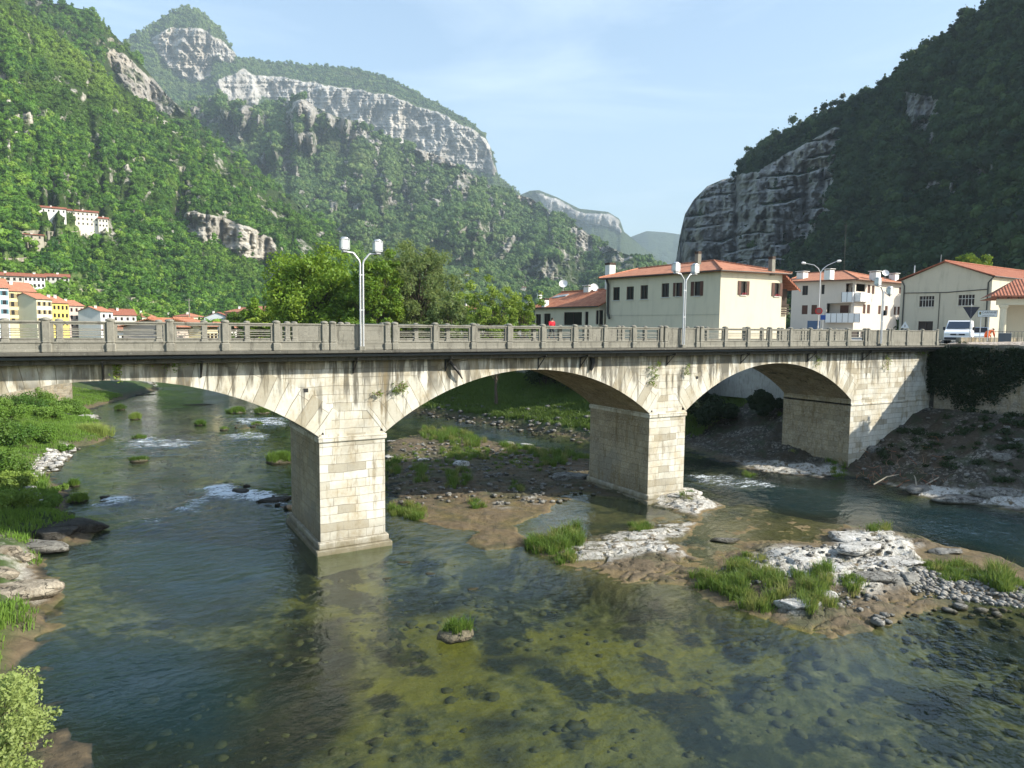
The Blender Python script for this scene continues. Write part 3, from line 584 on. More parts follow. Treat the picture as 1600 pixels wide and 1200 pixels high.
def water_mat():
    t = NT('clear_river_water'); p = t.pos(); fo = t.attr('foam'); dp = t.attr('deep')
    v = t.map(p, (1.0, 1.9, 1), (0, 0, R(24))); v2 = t.map(p, (1.5, .8, 1), (0, 0, R(-35)))
    a = t.noise(v, 1.5, 3, .55, .6); b = t.noise(v, 5.5, 3, .55, .4); c = t.noise(v2, 2.6, 2, .5)
    h = t.math('ADD', t.math('MULTIPLY', a, 1.0), t.math('MULTIPLY', b, .30)); h = t.math('ADD', h, t.math('MULTIPLY', c, .45))
    calm = t.rng(t.noise(p, .16, 2), .4, .62, .35, 1.)
    hh_ = t.math('MULTIPLY', h, t.math('MAXIMUM', calm, t.math('MULTIPLY', fo, 1.6))); N = t.bump(hh_, .5, .11); N2 = t.bump(hh_, .5, .035)
    fr = t.math('MULTIPLY_ADD', t.math('POWER', t.n('LayerWeight', {'Blend': .5, 'Normal': N2}, out='Facing'), 4.6), .95, .025)
    under = t.n('BsdfTransparent', {'Color': (.66, .74, .62)})
    milk = t.n('BsdfDiffuse', {'Color': t.mix(dp, (.030, .050, .030), (.012, .034, .038))})
    body = t.n('MixShader', {0: t.math('ADD', .07, t.math('MULTIPLY', dp, .45)), 1: under, 2: milk})
    s = t.n('MixShader', {0: fr, 1: body, 2: t.n('BsdfGlossy', {'Color': (.95, .97, 1), 'Roughness': .06, 'Normal': N})})
    f = t.math('ADD', t.math('MULTIPLY', t.noise(t.map(p, (.55, 2.4, 1), (0, 0, R(12))), 1.5, 7, .74, .9), .62), t.math('MULTIPLY', t.noise(t.map(p, (1, 1.7, 1)), 7., 4, .7), .38)); k = t.math('MULTIPLY', t.math('SUBTRACT', t.math('MULTIPLY_ADD', fo, .27, f), .745), 11, clamp=True); k = t.math('MULTIPLY', k, t.rng(fo, .02, .2))
    return t.done(t.n('MixShader', {0: t.math('MULTIPLY', k, .9), 1: s, 2: t.bsdf((.72, .77, .80), .6, N)}))
water = np_mesh('river', np.stack([XX, YY, wz], 1), grid_faces(len(wy_), len(wx_)), water_mat(), attrs={'foam': foam, 'deep': deep}); tag(water, kind='structure'); water['label'] = 'clear green-blue river water with rapids'
_hx, _hy = gx, gy; _H = HZ.reshape(len(gy), len(gx))
def ground_z(x, y):
    i = np.clip(np.searchsorted(_hx, x)-1, 0, len(_hx)-2); j = np.clip(np.searchsorted(_hy, y)-1, 0, len(_hy)-2)
    u = (x-_hx[i])/(_hx[i+1]-_hx[i]); v = (y-_hy[j])/(_hy[j+1]-_hy[j])
    return (_H[j, i]*(1-u)+_H[j, i+1]*u)*(1-v)+(_H[j+1, i]*(1-u)+_H[j+1, i+1]*u)*v
# ================================================================== MOUNTAINS AND FORESTS
def rock_mat(name, lit, dark, green1, green2, strata=.02, vs=.05, sc=1., veg=.5, horiz=(1, 1, 1)):
    """limestone where the 'rock' attribute is set, undergrowth elsewhere; sizes in metres scaled by sc"""
    t = NT(name); p = t.pos(); rk = t.attr('rock'); md = t.attr('meadow')
    n0 = t.noise(p, .006/sc, 6, .6); n1 = t.noise(p, .03/sc, 7, .68); n2 = t.noise(p, .16/sc, 5, .7)
    vert = t.noise(t.map(p, (1, 1, .18)), .05/sc, 6, .66); lay = t.noise(t.map(p, (.18, .18, 1.5)), .05/sc, 5, .62)
    c = t.ramp(vert, [(.32, dark), (.47, tuple(x*.72 for x in lit)), (.60, lit), (.74, tuple(min(1, x*1.25) for x in lit))])
    c = t.mix(t.rng(lay, .53, .64, 0, .65), c, dark); c = t.mix(t.rng(n2, .5, .7, 0, .4), c, tuple(x*.55 for x in lit)); c = t.mix(t.rng(n0, .52, .66, 0, .4), c, (lit[0]*1.05, lit[1]*.92, lit[2]*.72))
    g = t.mix(n1, green1, green2); g = t.mix(t.rng(n2, .45, .65, 0, .5), g, tuple(x*.5 for x in green1)); g = t.mix(md, g, t.mix(n2, (.11, .17, .04), (.20, .26, .09)))
    k = t.math('SUBTRACT', t.math('ADD', rk, t.math('MULTIPLY', t.math('SUBTRACT', n1, .5), 1.5)), .42); k = t.math('MULTIPLY', k, 6, clamp=True); k = t.math('MULTIPLY', k, t.rng(rk, .02, .2))
    h = t.math('ADD', t.math('MULTIPLY', vert, 1.2), t.math('ADD', t.math('MULTIPLY', lay, 1.0), t.math('MULTIPLY', n2, .5)))
    return t.done(t.bsdf(t.mix(k, g, c), .95, t.bump(h, 1., 9*sc), .05))
def make_mountain(name, m, sky, base, rocks=(), meadows=(), nu=300, nv=150, amp=60, fscale=1., curve=1., ridges=1., cliffk=.10, spires=0., back=1.25, edge=6, seed=0, step=None, dmod=None, label=None, ledge=None, vamp=.28, auto=0.):
    """sky/base: (px, py, horizontal distance in m) along the crest and the foot; returns a sampler for the forest"""
    sky = np.array(sky, float); base = np.array(base, float)
    x0, x1 = sky[0, 0], sky[-1, 0]; U = np.linspace(x0, x1, nu); Vv = np.linspace(0, 1, nv)**.9
    ty = np.interp(U, sky[:, 0], sky[:, 1]); tD = np.interp(U, sky[:, 0], sky[:, 2]); by = np.interp(U, base[:, 0], base[:, 1]); bD = np.interp(U, base[:, 0], base[:, 2])
    ty = ty+fbm(U*.03+seed, U*0+seed, 5)*4*spires
    PX = np.repeat(U[None], nv, 0); PY = by[None]+(ty-by)[None]*Vv[:, None]
    qx = PX+edge*1.6*fbm(PX*.03+seed, PY*.03, 5, .6); qy = PY+edge*1.6*fbm(PX*.03+50+seed, PY*.03, 5, .6)
    rk = np.zeros(PX.shape)
    for P in rocks:
        a = 1.
        if isinstance(P, tuple): P, a = P
        rk = np.maximum(rk, a*sstep(-edge, edge, sdist(qx, qy, P)))
    if auto:
        a_ = fbm(PX*.022+seed, PY*.016+seed, 5, .6, True); rk = np.maximum(rk, auto*sstep(.45, .62, a_)*sstep(470, 380, PY))
    if ledge is not None: rk = rk*(1-.9*ledge(PX, PY))
    md = np.zeros(PX.shape)
    for P in meadows: md = np.maximum(md, sstep(-4, 6, sdist(qx, qy, P)))
    md *= (1-rk)
    w = 1-(1-cliffk)*np.clip(rk, 0, 1)
    if step is not None: w = w*step(PX, PY)
    cs = np.cumsum(w, 0); cs = (cs-cs[:1])/(cs[-1:]-cs[:1]+1e-9); cs = cs**curve
    D = bD[None]+(tD-bD)[None]*cs
    fx, fy = PX*.006*fscale+seed, PY*.006*fscale+seed*1.7
    taper = np.sin(np.pi*np.clip(Vv, 0, 1))[:, None]*.8+.2
    D = D-amp*ridges*taper*fbm(fx*1.4+fy*.55, fy*.5, 4, .5, True)-amp*.45*fbm(fx*5, fy*3.5, 4, .55, True)*(.35+rk*.4)-amp*vamp*rk*fbm(PX*.10, PY*.03, 6, .62, True)-amp*.10*rk*fbm(PX*.02, PY*.28, 4, .6)
    if dmod is not None: D = D+dmod(PX, PY)
    dx = (PX-800)/FPX; dy = -(PY-600)/FPX
    d = _fw[None, None]+_r[None, None]*dx[..., None]+_u[None, None]*dy[..., None]; hor = np.hypot(d[..., 0], d[..., 1])
    P3 = CAM+d*(D/hor)[..., None]
    # the far side of the crest, descending away from the camera
    tops = P3[-1]; outd = d[-1]/hor[-1][:, None]; outd = outd*[1, 1, 0]; ext = []
    H = np.maximum(tops[:, 2:3]+10, 20)
    for k in (.06, .3, .8): ext.append(tops+outd*(H*k*back*1.6+2)-np.array([0, 0, 1.])*H*k*1.2)
    foot = P3[0]-outd*0.+np.array([0, 0, -1.])*40
    A = np.concatenate([foot[None], P3, np.array(ext)], 0); nr = nv+4
    pad = lambda a: np.concatenate([a[:1], a, np.repeat(a[-1:], 3, 0)*[[.2]]*1], 0)
    o = np_mesh(name, A.reshape(-1, 3), grid_faces(nr, nu), m, attrs={'rock': pad(rk), 'meadow': pad(md)}); tag(o, kind='structure'); o['label'] = label or name.replace('_', ' ')
    area = (by-ty)
    def sample(n, rng, density=None):
        i = rng.choice(nu-1, n, p=(area[:-1].clip(1)/area[:-1].clip(1).sum())); fu = i+rng.random(n); fv = rng.random(n)
        iv = fv*(nv-1); j = np.clip(iv.astype(int), 0, nv-2); a = fu-i; b = iv-j
        def s(F): return (F[j, i].T*(1-a)*(1-b)+F[j, i+1].T*a*(1-b)+F[j+1, i].T*(1-a)*b+F[j+1, i+1].T*a*b).T
        return s(P3), s(rk), s(md), s(PX), s(PY)
    def at(px, py):
        i = int(np.clip(round((px-x0)/(x1-x0)*(nu-1)), 0, nu-1)); j = int(np.argmin(np.abs(PY[:, i]-py))); return P3[j, i]
    return sample, at

# crown prototypes: leaf clumps spread over an uneven shell, never linked on their own
protos = bpy.data.collections.new('crown_shapes')
def crown_mesh(name, mat, kind, n=420, seed=0):
    r = np.random.default_rng(seed); v = []; f = []
    lobes = r.normal(size=(7, 3))*[.42, .42, .28]; lr = r.uniform(.34, .62, 7)
    if kind == 'conifer': lobes = np.array([[0, 0, z] for z in np.linspace(-.9, 1.2, 7)]); lr = np.linspace(.62, .12, 7)
    for k in range(n):
        L = r.integers(7); dr = r.normal(size=3); dr /= np.linalg.norm(dr); dr[2] = abs(dr[2])*.9-.25 if r.random() < .75 else dr[2]
        c = lobes[L]+dr*lr[L]*r.uniform(.72, 1.06); s = r.uniform(.07, .15)
        if kind == 'conifer': c[2] = lobes[L][2]+.12*dr[2]
        nrm = dr+r.normal(size=3)*.55; nrm /= np.linalg.norm(nrm); a = np.cross(nrm, [.3, .2, 1]); a /= np.linalg.norm(a)+1e-9; b = np.cross(nrm, a); i = len(v)
        for q in range(5):
            an = 2*math.pi*q/5+r.uniform(-.3, .3); v.append(c+s*r.uniform(.6, 1.25)*(a*math.cos(an)+b*math.sin(an)*.8)+nrm*r.uniform(-.03, .03))
        f += [(i, i+1, i+2), (i, i+2, i+3), (i, i+3, i+4)]
    v = np.array(v)
    bm = bmesh.new(); bmesh.ops.create_icosphere(bm, subdivisions=1, radius=1)
    for L in range(7):
        b0 = len(v); vv = np.array([q.co for q in bm.verts])*lr[L]*.72+lobes[L]; v = np.concatenate([v, vv]); f += [tuple(b0+q.index for q in fc.verts) for fc in bm.faces]
    bm.free()
    me = bpy.data.meshes.new(name); me.from_pydata([tuple(q) for q in v], [], f); me.materials.append(mat)
    o = bpy.data.objects.new(name, me); return o
def proto_set(key, mat, kinds, n=420):
    c = bpy.data.collections.new(key)
    for i, k in enumerate(kinds): c.objects.link(crown_mesh('%s_%02d' % (key, i), mat, k, n, i*13+len(key)))
    return c
def forest(name, pts, scl, coll, label):
    n = len(pts); me = bpy.data.meshes.new(name); me.vertices.add(n); me.vertices.foreach_set('co', np.asarray(pts, np.float32).ravel())
    rot = np.zeros((n, 3), np.float32); rot[:, 2] = RNG.uniform(0, 6.28, n); rot[:, 0] = RNG.normal(0, .12, n)
    s3 = np.stack([scl*RNG.uniform(.8, 1.2, n), scl*RNG.uniform(.8, 1.2, n), scl*RNG.uniform(.85, 1.3, n)], 1).astype(np.float32)
    me.attributes.new('rot', 'FLOAT_VECTOR', 'POINT').data.foreach_set('vector', rot.ravel()); me.attributes.new('scl', 'FLOAT_VECTOR', 'POINT').data.foreach_set('vector', s3.ravel())
    me.attributes.new('idx', 'INT', 'POINT').data.foreach_set('value', RNG.integers(0, len(coll.objects), n).astype(np.int32))
    o = bpy.data.objects.new(name, me); COL.objects.link(o); tag(o, label, kind='stuff')
    g = bpy.data.node_groups.new(name+'_nodes', 'GeometryNodeTree'); g.interface.new_socket('Geometry', in_out='INPUT', socket_type='NodeSocketGeometry'); g.interface.new_socket('Geometry', in_out='OUTPUT', socket_type='NodeSocketGeometry')
    N = g.nodes; gi = N.new('NodeGroupInput'); go = N.new('NodeGroupOutput'); ip = N.new('GeometryNodeInstanceOnPoints'); ci = N.new('GeometryNodeCollectionInfo'); ci.inputs[0].default_value = coll; ci.inputs[1].default_value = True; ci.inputs[2].default_value = True
    def na(nm, ty):
        a = N.new('GeometryNodeInputNamedAttribute'); a.data_type = ty; a.inputs[0].default_value = nm; return a.outputs[0]
    L = g.links; L.new(gi.outputs[0], ip.inputs['Points']); L.new(ci.outputs[0], ip.inputs['Instance']); ip.inputs['Pick Instance'].default_value = True
    L.new(na('idx', 'INT'), ip.inputs['Instance Index']); L.new(na('rot', 'FLOAT_VECTOR'), ip.inputs['Rotation']); L.new(na('scl', 'FLOAT_VECTOR'), ip.inputs['Scale']); L.new(ip.outputs[0], go.inputs[0])
    md = o.modifiers.new('trees', 'NODES'); md.node_group = g; return o

G_NEAR = leaf_mat('spring_broadleaf', (.026, .092, .010), (.16, .34, .026), (.26, .38, .045), .25, .02, .8)
G_MID = leaf_mat('slope_broadleaf', (.040, .10, .026), (.18, .30, .065), (.26, .33, .11), .25, .006, .6)
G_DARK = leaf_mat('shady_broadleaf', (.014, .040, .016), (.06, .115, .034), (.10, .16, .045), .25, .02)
C_NEAR = proto_set('near_crown', G_NEAR, ['round']*6+['conifer']); C_MID = proto_set('mid_crown', G_MID, ['round']*5, 200); C_DARK = proto_set('dark_crown', G_DARK, ['round']*5+['conifer'])

# --- farthest blue hills
M_FAR = rock_mat('far_ridge', (.55, .53, .5), (.28, .28, .26), (.05, .075, .035), (.09, .12, .055), sc=5)
make_mountain('distant_hills', M_FAR, [(930, 385, 6500), (975, 374, 6500), (1010, 361, 6500), (1040, 363, 6500), (1075, 368, 6500), (1200, 400, 6500)], [(930, 500, 5200), (1200, 500, 5200)], nu=80, nv=30, amp=300, seed=3)
make_mountain('far_ridge', M_FAR, [(740, 330, 4300), (800, 310, 4300), (828, 298, 4300), (842, 297, 4300), (870, 308, 4300), (905, 326, 4300), (950, 331, 4300), (968, 342, 4300), (975, 362, 4300), (1010, 390, 5000), (1080, 440, 5000)], [(740, 500, 3800), (1080, 500, 3800)],
    rocks=[[(838, 300), (870, 312), (905, 330), (952, 335), (970, 345), (972, 366), (940, 350), (900, 345), (860, 335)]], nu=160, nv=70, amp=160, seed=4, edge=4)
# --- the peak and the long cliff
M_MASS = rock_mat('limestone_massif', (.60, .57, .52), (.26, .255, .24), (.055, .085, .028), (.10, .135, .045), sc=3.2)
peak_rocks = [[(235, 60), (270, 42), (310, 45), (345, 62), (368, 85), (362, 100), (335, 92), (330, 120), (300, 130), (282, 118), (262, 105), (250, 85)], ([(335, 130), (380, 105), (410, 125), (405, 165), (345, 170)], .75),
    [(400, 118), (440, 120), (500, 132), (560, 140), (610, 148), (650, 165), (700, 182), (735, 200), (758, 218), (772, 245), (778, 275), (765, 272), (730, 262), (690, 255), (650, 240), (620, 232), (590, 205), (560, 195), (510, 185), (470, 178), (440, 162), (405, 150)]]
s_mass, _ = make_mountain('cliff_massif', M_MASS, [(120, 110, 3300), (160, 90, 3300), (193, 66, 3300), (225, 48, 3300), (262, 22, 3300), (290, 12, 3300), (312, 16, 3300), (338, 40, 3300), (356, 66, 3300), (372, 90, 3300), (420, 97, 3500), (500, 103, 3500), (560, 108, 3500), (595, 118, 3450), (640, 140, 3400), (690, 165, 3350), (735, 190, 3300), (756, 208, 3280), (770, 238, 3260), (779, 276, 3200), (830, 320, 3200)],
    [(120, 470, 2000), (830, 480, 2100)], rocks=peak_rocks, nu=680, nv=460, vamp=.10, amp=210, fscale=1.3, seed=7, edge=4, cliffk=.05, label='rocky peak and long limestone cliff above the valley')
# --- forested ridges below the cliff, with crags and spires
M_RIDGE = rock_mat('forested_crags', (.50, .47, .42), (.21, .20, .18), (.035, .06, .018), (.07, .10, .03), sc=2.)
crags = [([(200, 95), (225, 110), (250, 130), (285, 160), (280, 178), (240, 168), (210, 145), (195, 120)], .8), ([(335, 120), (400, 110), (430, 150), (350, 165)], .5), ([(452, 158), (490, 150), (500, 185), (480, 200)], .9), ([(500, 172), (560, 185), (545, 210), (510, 205)], .6), ([(640, 222), (700, 225), (760, 268), (700, 262), (650, 250)], .75),
    ([(455, 205), (490, 200), (500, 240), (470, 250)], .65), ([(370, 170), (395, 165), (400, 195), (380, 190)], .75), ([(420, 230), (450, 240), (470, 280), (440, 270)], .6), ([(535, 310), (570, 310), (575, 335), (545, 335)], .5), ([(880, 350), (920, 360), (930, 395), (900, 400)], .5), ([(800, 420), (860, 400), (930, 420), (900, 450), (820, 450)], .42), ([(930, 380), (1000, 400), (1010, 440), (940, 420)], .4)]
def spire(PX, PY):
    s = 0
    for (x, y, w, h) in ((345, 168, 7, 16), (378, 178, 12, 22), (404, 190, 6, 22), (352, 178, 4, 12), (468, 172, 12, 26), (485, 183, 7, 20), (512, 190, 9, 18), (540, 195, 6, 18), (466, 212, 6, 20), (486, 222, 8, 20), (430, 240, 8, 24)):
        s = s-220*np.exp(-((PX-x)/w)**2-((PY-y)/h)**2)
    return s
s_r2, at_r2 = make_mountain('forested_ridges', M_RIDGE, [(190, 150, 1900), (260, 175, 2000), (310, 158, 2100), (345, 150, 2100), (400, 168, 2100), (450, 158, 2100), (470, 150, 2100), (495, 168, 2100), (525, 182, 2050), (560, 190, 2050), (600, 215, 2000), (640, 228, 1950), (690, 245, 1900), (722, 262, 1850), (760, 288, 1850), (800, 302, 1850), (830, 310, 1850), (865, 336, 1800), (900, 352, 1750), (940, 380, 1700), (975, 396, 1650), (1000, 404, 1600), (1035, 416, 1600), (1110, 445, 1600), (1200, 480, 1500)],
    [(190, 500, 900), (700, 510, 1000), (1200, 510, 1200)], rocks=crags, nu=560, nv=280, amp=270, fscale=1.25, seed=12, edge=7, cliffk=.3, auto=.52, dmod=spire, curve=.9, label='forested mountain ridges with crags behind the village')
# --- left rocky ridge
s_l2, _ = make_mountain('left_ridge', M_RIDGE, [(-300, -260, 1200), (-60, -80, 1250), (0, -30, 1250), (40, -4, 1300), (72, 4, 1300), (90, 6, 1300), (112, 11, 1300), (138, 16, 1300), (160, 34, 1350), (180, 56, 1350), (196, 72, 1350), (214, 92, 1350), (236, 118, 1350), (262, 150, 1300), (288, 172, 1250), (330, 210, 1200), (400, 262, 1150), (470, 325, 1100), (560, 380, 1000)],
    [(-300, 480, 500), (560, 500, 700)], rocks=[([(165, 70), (200, 88), (245, 125), (292, 160), (290, 178), (240, 178), (195, 140), (170, 100)], .6), ([(30, 170), (75, 175), (70, 195), (20, 190)], .5)], nu=300, nv=200, amp=130, fscale=1.2, seed=21, edge=6, auto=.35, cliffk=.25, label='steep rocky ridge on the left')
# --- near green hillside on the left with the pale cliff
M_HILL = rock_mat('hillside', (.62, .58, .50), (.28, .26, .22), (.03, .06, .012), (.07, .11, .025), sc=.9)
cliff1 = [(288, 332), (305, 330), (332, 336), (365, 345), (400, 358), (425, 374), (431, 392), (420, 404), (398, 412), (372, 402), (345, 388), (318, 378), (296, 366), (286, 350)]
mead = [[(-40, 395), (60, 388), (80, 400), (60, 412), (-40, 418)], [(90, 430), (150, 420), (190, 455), (260, 470), (260, 488), (130, 470), (90, 455)], [(20, 350), (170, 352), (175, 372), (130, 380), (20, 376)], [(-40, 358), (60, 355), (60, 385), (-40, 385)]]
s_l1, at_l1 = make_mountain('green_hillside', M_HILL, [(-400, -330, 900), (-120, -170, 900), (-40, -60, 880), (30, 10, 880), (80, 50, 880), (120, 82, 880), (180, 128, 880), (260, 186, 880), (332, 238, 880), (404, 297, 860), (440, 328, 850), (500, 358, 830), (560, 394, 800), (620, 427, 780), (680, 458, 760), (760, 490, 740)],
    [(-400, 500, 215), (0, 500, 330), (250, 505, 420), (450, 505, 480), (760, 512, 640)], rocks=[cliff1, ([(15, 180), (60, 170), (75, 185), (40, 200)], .45), ([(415, 415), (445, 420), (445, 455), (425, 450)], .7)], meadows=mead, nu=420, nv=260, amp=52, fscale=1.5, seed=33, edge=4, vamp=.10, auto=.42, cliffk=.06, curve=.85, label='steep green wooded hillside on the left')
# --- shaded mountain on the right
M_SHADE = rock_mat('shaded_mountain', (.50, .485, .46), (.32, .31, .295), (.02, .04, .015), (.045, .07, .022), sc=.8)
rcliff = [(1040, 430), (1058, 400), (1064, 350), (1080, 312), (1110, 288), (1150, 274), (1185, 266), (1215, 250), (1250, 228), (1290, 205), (1312, 198), (1318, 225), (1302, 255), (1312, 290), (1308, 325), (1285, 350), (1265, 370), (1235, 385), (1225, 410), (1200, 440)]
def ledges(PX, PY):
    s = PY+5*fbm(PX*.02, PY*.02, 3)+(PX-1060)*.20-12*np.sin((PX-1060)*.008); s = s+9*fbm(PX*.006+3, PY*.012, 3); f = np.abs(((s/21.) % 1.)-.5)*2; gate = sstep(-.25, .25, fbm(PX*.016+11, PY*.05, 3)); q = sstep(-4, 4, sdist(PX, PY, rcliff)); return q*gate*sstep(.70+.25*fbm(PX*.02, PY*.02, 3), .97, f)
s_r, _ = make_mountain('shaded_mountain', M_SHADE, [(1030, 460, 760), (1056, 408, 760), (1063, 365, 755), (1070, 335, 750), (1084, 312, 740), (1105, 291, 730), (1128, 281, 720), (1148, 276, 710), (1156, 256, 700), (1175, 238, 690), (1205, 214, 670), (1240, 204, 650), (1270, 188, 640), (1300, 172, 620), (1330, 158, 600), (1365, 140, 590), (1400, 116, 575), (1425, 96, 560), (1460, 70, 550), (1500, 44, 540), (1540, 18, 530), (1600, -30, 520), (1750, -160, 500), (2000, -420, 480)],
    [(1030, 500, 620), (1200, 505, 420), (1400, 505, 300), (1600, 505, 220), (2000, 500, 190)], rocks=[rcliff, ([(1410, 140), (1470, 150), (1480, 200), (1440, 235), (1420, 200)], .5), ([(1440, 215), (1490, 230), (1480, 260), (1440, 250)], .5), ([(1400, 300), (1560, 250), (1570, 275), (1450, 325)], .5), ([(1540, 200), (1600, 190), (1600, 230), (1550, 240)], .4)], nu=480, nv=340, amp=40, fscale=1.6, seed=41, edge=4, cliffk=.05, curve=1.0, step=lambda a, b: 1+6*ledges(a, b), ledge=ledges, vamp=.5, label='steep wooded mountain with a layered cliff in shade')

def plant(sampler, n, rmin, rmax, coll, name, label, rockmax=.45, mdkeep=.12, clump=.0, lift=.25, seed=1, clear=()):
    r = np.random.default_rng(seed); P, rk, md, px_, py_ = sampler(n, r)
    keep = (r.random(n) > np.clip(rk*3.6-.3, 0, .99)) & (r.random(n) < np.where(md > .4, mdkeep, 1.))
    for q in clear: keep &= ~((px_ > q[0]) & (px_ < q[2]) & (py_ > q[1]) & (py_ < q[3]))
    P, rk = P[keep], rk[keep]; s = (rmin+(rmax*1.25-rmin)*r.random(len(P))**1.8)*np.where(rk > .3, .5, 1.)*(1+clump*fbm(P[:, 0]*.02, P[:, 1]*.02+P[:, 2]*.02, 3))
    P = P+np.array([0, 0, 1.])*(s*lift)[:, None]; return forest(name, P, s, coll, label)
CLR = [(52, 316, 108, 352), (100, 322, 174, 362), (25, 362, 70, 378), (-10, 424, 120, 462)]
plant(s_l1, 52000, 1.6, 4.5, C_NEAR, 'hillside_wood', 'bright green spring wood covering the left hillside', seed=2, clump=.9, clear=CLR)
plant(s_l2, 9000, 4.5, 8.0, C_NEAR, 'left_ridge_wood', 'green wood on the steep left ridge', seed=3, clump=.3)
plant(s_r2, 60000, 4.0, 10., C_MID, 'valley_ridge_wood', 'green wood on the ridges below the cliff', seed=4, clump=.8)
plant(s_mass, 30000, 5.0, 11., C_MID, 'massif_wood', 'thin wood on the slopes of the peak', seed=5, clump=.3)
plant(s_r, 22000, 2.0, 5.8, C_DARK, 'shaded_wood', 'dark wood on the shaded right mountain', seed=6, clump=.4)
# ================================================================== BUILDINGS
M_TILE = tile_mat('orange_clay_tiles', (.33, .125, .075), (.52, .245, .145)); M_TILE2 = tile_mat('red_brown_clay_tiles', (.22, .075, .045), (.38, .15, .09)); M_TILE3 = tile_mat('mixed_clay_tiles', (.32, .10, .055), (.54, .23, .125))
M_CREAM = plaster_mat('cream_plaster', (.64, .575, .43), .22); M_PINKW = plaster_mat('rosy_plaster', (.60, .53, .45), .12); M_GREYP = plaster_mat('grey_cream_plaster', (.52, .475, .37), .4)
M_DGLASS = plain('dark_window_glass', (.010, .010, .012), .3, .3, .3); M_SHUT = plain('brown_shutter', (.10, .045, .03), .7, .25, scale=6); M_FRAME = plain('dark_window_frame', (.07, .045, .035), .6, .2); M_SILL = plain('pale_sill', (.55, .53, .48), .8, .1)
M_CHIM = plaster_mat('white_chimney', (.72, .71, .67), .3); M_GUT = plain('dark_gutter', (.06, .06, .055), .5, .2, metal=.3); M_WOOD = plain('dark_wood', (.055, .035, .025), .8, .3, scale=8)
def hit(A, B, px, py):
    A = np.array(A[:2], float); B = np.array(B[:2], float); e = (B-A)/np.linalg.norm(B-A); n = np.array([e[1], -e[0]]); d = ray(px, py)
    t = ((A-CAM[:2]) @ n)/(d[:2] @ n); P = CAM+d*t; return float((P[:2]-A) @ e), float(P[2])
def rects_px(A, B, L): 
    out = []
    for r in L:
        u0, z1 = hit(A, B, r[0], r[1]); u1, z0 = hit(A, B, r[2], r[3]); out.append((min(u0, u1), max(u0, u1), min(z0, z1), max(z0, z1)))
    return out
def wall_holes(mb, A, B, z0, z1, holes, depth=.18):
    A = np.array(A[:2], float); B = np.array(B[:2], float); L = np.linalg.norm(B-A); e = (B-A)/L; n = np.array([e[1], -e[0]])     # outward = right of A->B
    P = lambda u, z, k=0.: (A[0]+e[0]*u-n[0]*k, A[1]+e[1]*u-n[1]*k, z)
    us = sorted({0., L, *[min(max(h[0], .01), L-.01) for h in holes], *[min(max(h[1], .01), L-.01) for h in holes]}); zs = sorted({z0, z1, *[h[2] for h in holes], *[h[3] for h in holes]})
    for a, b in zip(us, us[1:]):
        for c, d in zip(zs, zs[1:]):
            mu, mz = (a+b)/2, (c+d)/2
            if any(h[0] < mu < h[1] and h[2] < mz < h[3] for h in holes): continue
            mb.poly([P(a, c), P(b, c), P(b, d), P(a, d)], [(a, c), (b, c), (b, d), (a, d)])
    for h in holes:
        a, b, c, d = h
        mb.poly([P(a, c), P(a, c, depth), P(a, d, depth), P(a, d)]); mb.poly([P(b, c), P(b, d), P(b, d, depth), P(b, c, depth)])
        mb.poly([P(a, c), P(b, c), P(b, c, depth), P(a, c, depth)]); mb.poly([P(a, d), P(a, d, depth), P(b, d, depth), P(b, d)])
def window(A, B, h, parent, kind='dark', lite=False, depth=.18, shut=None):
    A = np.array(A[:2], float); B = np.array(B[:2], float); e = (B-A)/np.linalg.norm(B-A); n = np.array([e[1], -e[0]]); a, b, c, d = h
    O = lambda u, z, k: np.array([A[0]+e[0]*u+n[0]*k, A[1]+e[1]*u+n[1]*k, z]); E = np.array([*e, 0]); Nn = np.array([*n, 0]); Z = np.array([0, 0, 1.])
    fw_ = min(.07, (b-a)*.1); m = MB(); k0 = -depth+.02
    def bar(u0, u1, z0, z1, t=.06, k=k0): m.obox(O(u0, z0, k), E*(u1-u0), Nn*t*-1, Z*(z1-z0)) if False else m.obox(O(u0, z0, k+t), E*(u1-u0), -Nn*t, Z*(z1-z0))
    if kind == 'shut':
        bar(a+.005, b-.005, c+.005, d-.005, .05)
        for q in range(1, int((b-a)/.16)): bar(a+q*.16-.01, a+q*.16+.01, c+.03, d-.03, .065)
        return m.build('shutter', shut or M_SHUT, parent)
    bar(a+.002, a+fw_, c+.002, d-.002); bar(b-fw_, b-.002, c+.002, d-.002); bar(a+fw_, b-fw_, c+.002, c+fw_); bar(a+fw_, b-fw_, d-fw_, d-.002)
    if b-a > .8: bar((a+b)/2-.03, (a+b)/2+.03, c+fw_, d-fw_)
    w = m.build('window', M_FRAME if kind != 'white' else M_SILL, parent)
    m = MB(); bar(a+.002, b-.002, c+.002, d-.002, .02, -depth+.002); m.build('pane', M_DGLASS, w)
    if not lite:
        m = MB(); m.obox(O(a-.08, c-.09, .09), E*(b-a+.16), -Nn*.11, Z*.085); m.build('sill', M_SILL, w)
    if shut is not None:
        sw = (b-a)*.5
        for s in (0, 1):
            m = MB(); u0 = a-sw-.02 if s == 0 else b+.02
            m.obox(O(u0, c, .06), E*sw, -Nn*.045, Z*(d-c)); m.build('shutter', shut, w)
    return w
def roof_face(mb, pts):
    p = [np.array(q, float) for q in pts]; e = p[1]-p[0]; L = np.linalg.norm(e); e /= L; n = np.cross(e, p[-1]-p[0]); n /= np.linalg.norm(n); v = np.cross(n, e)
    mb.poly(p, [((q-p[0]) @ e, (q-p[0]) @ v) for q in p])
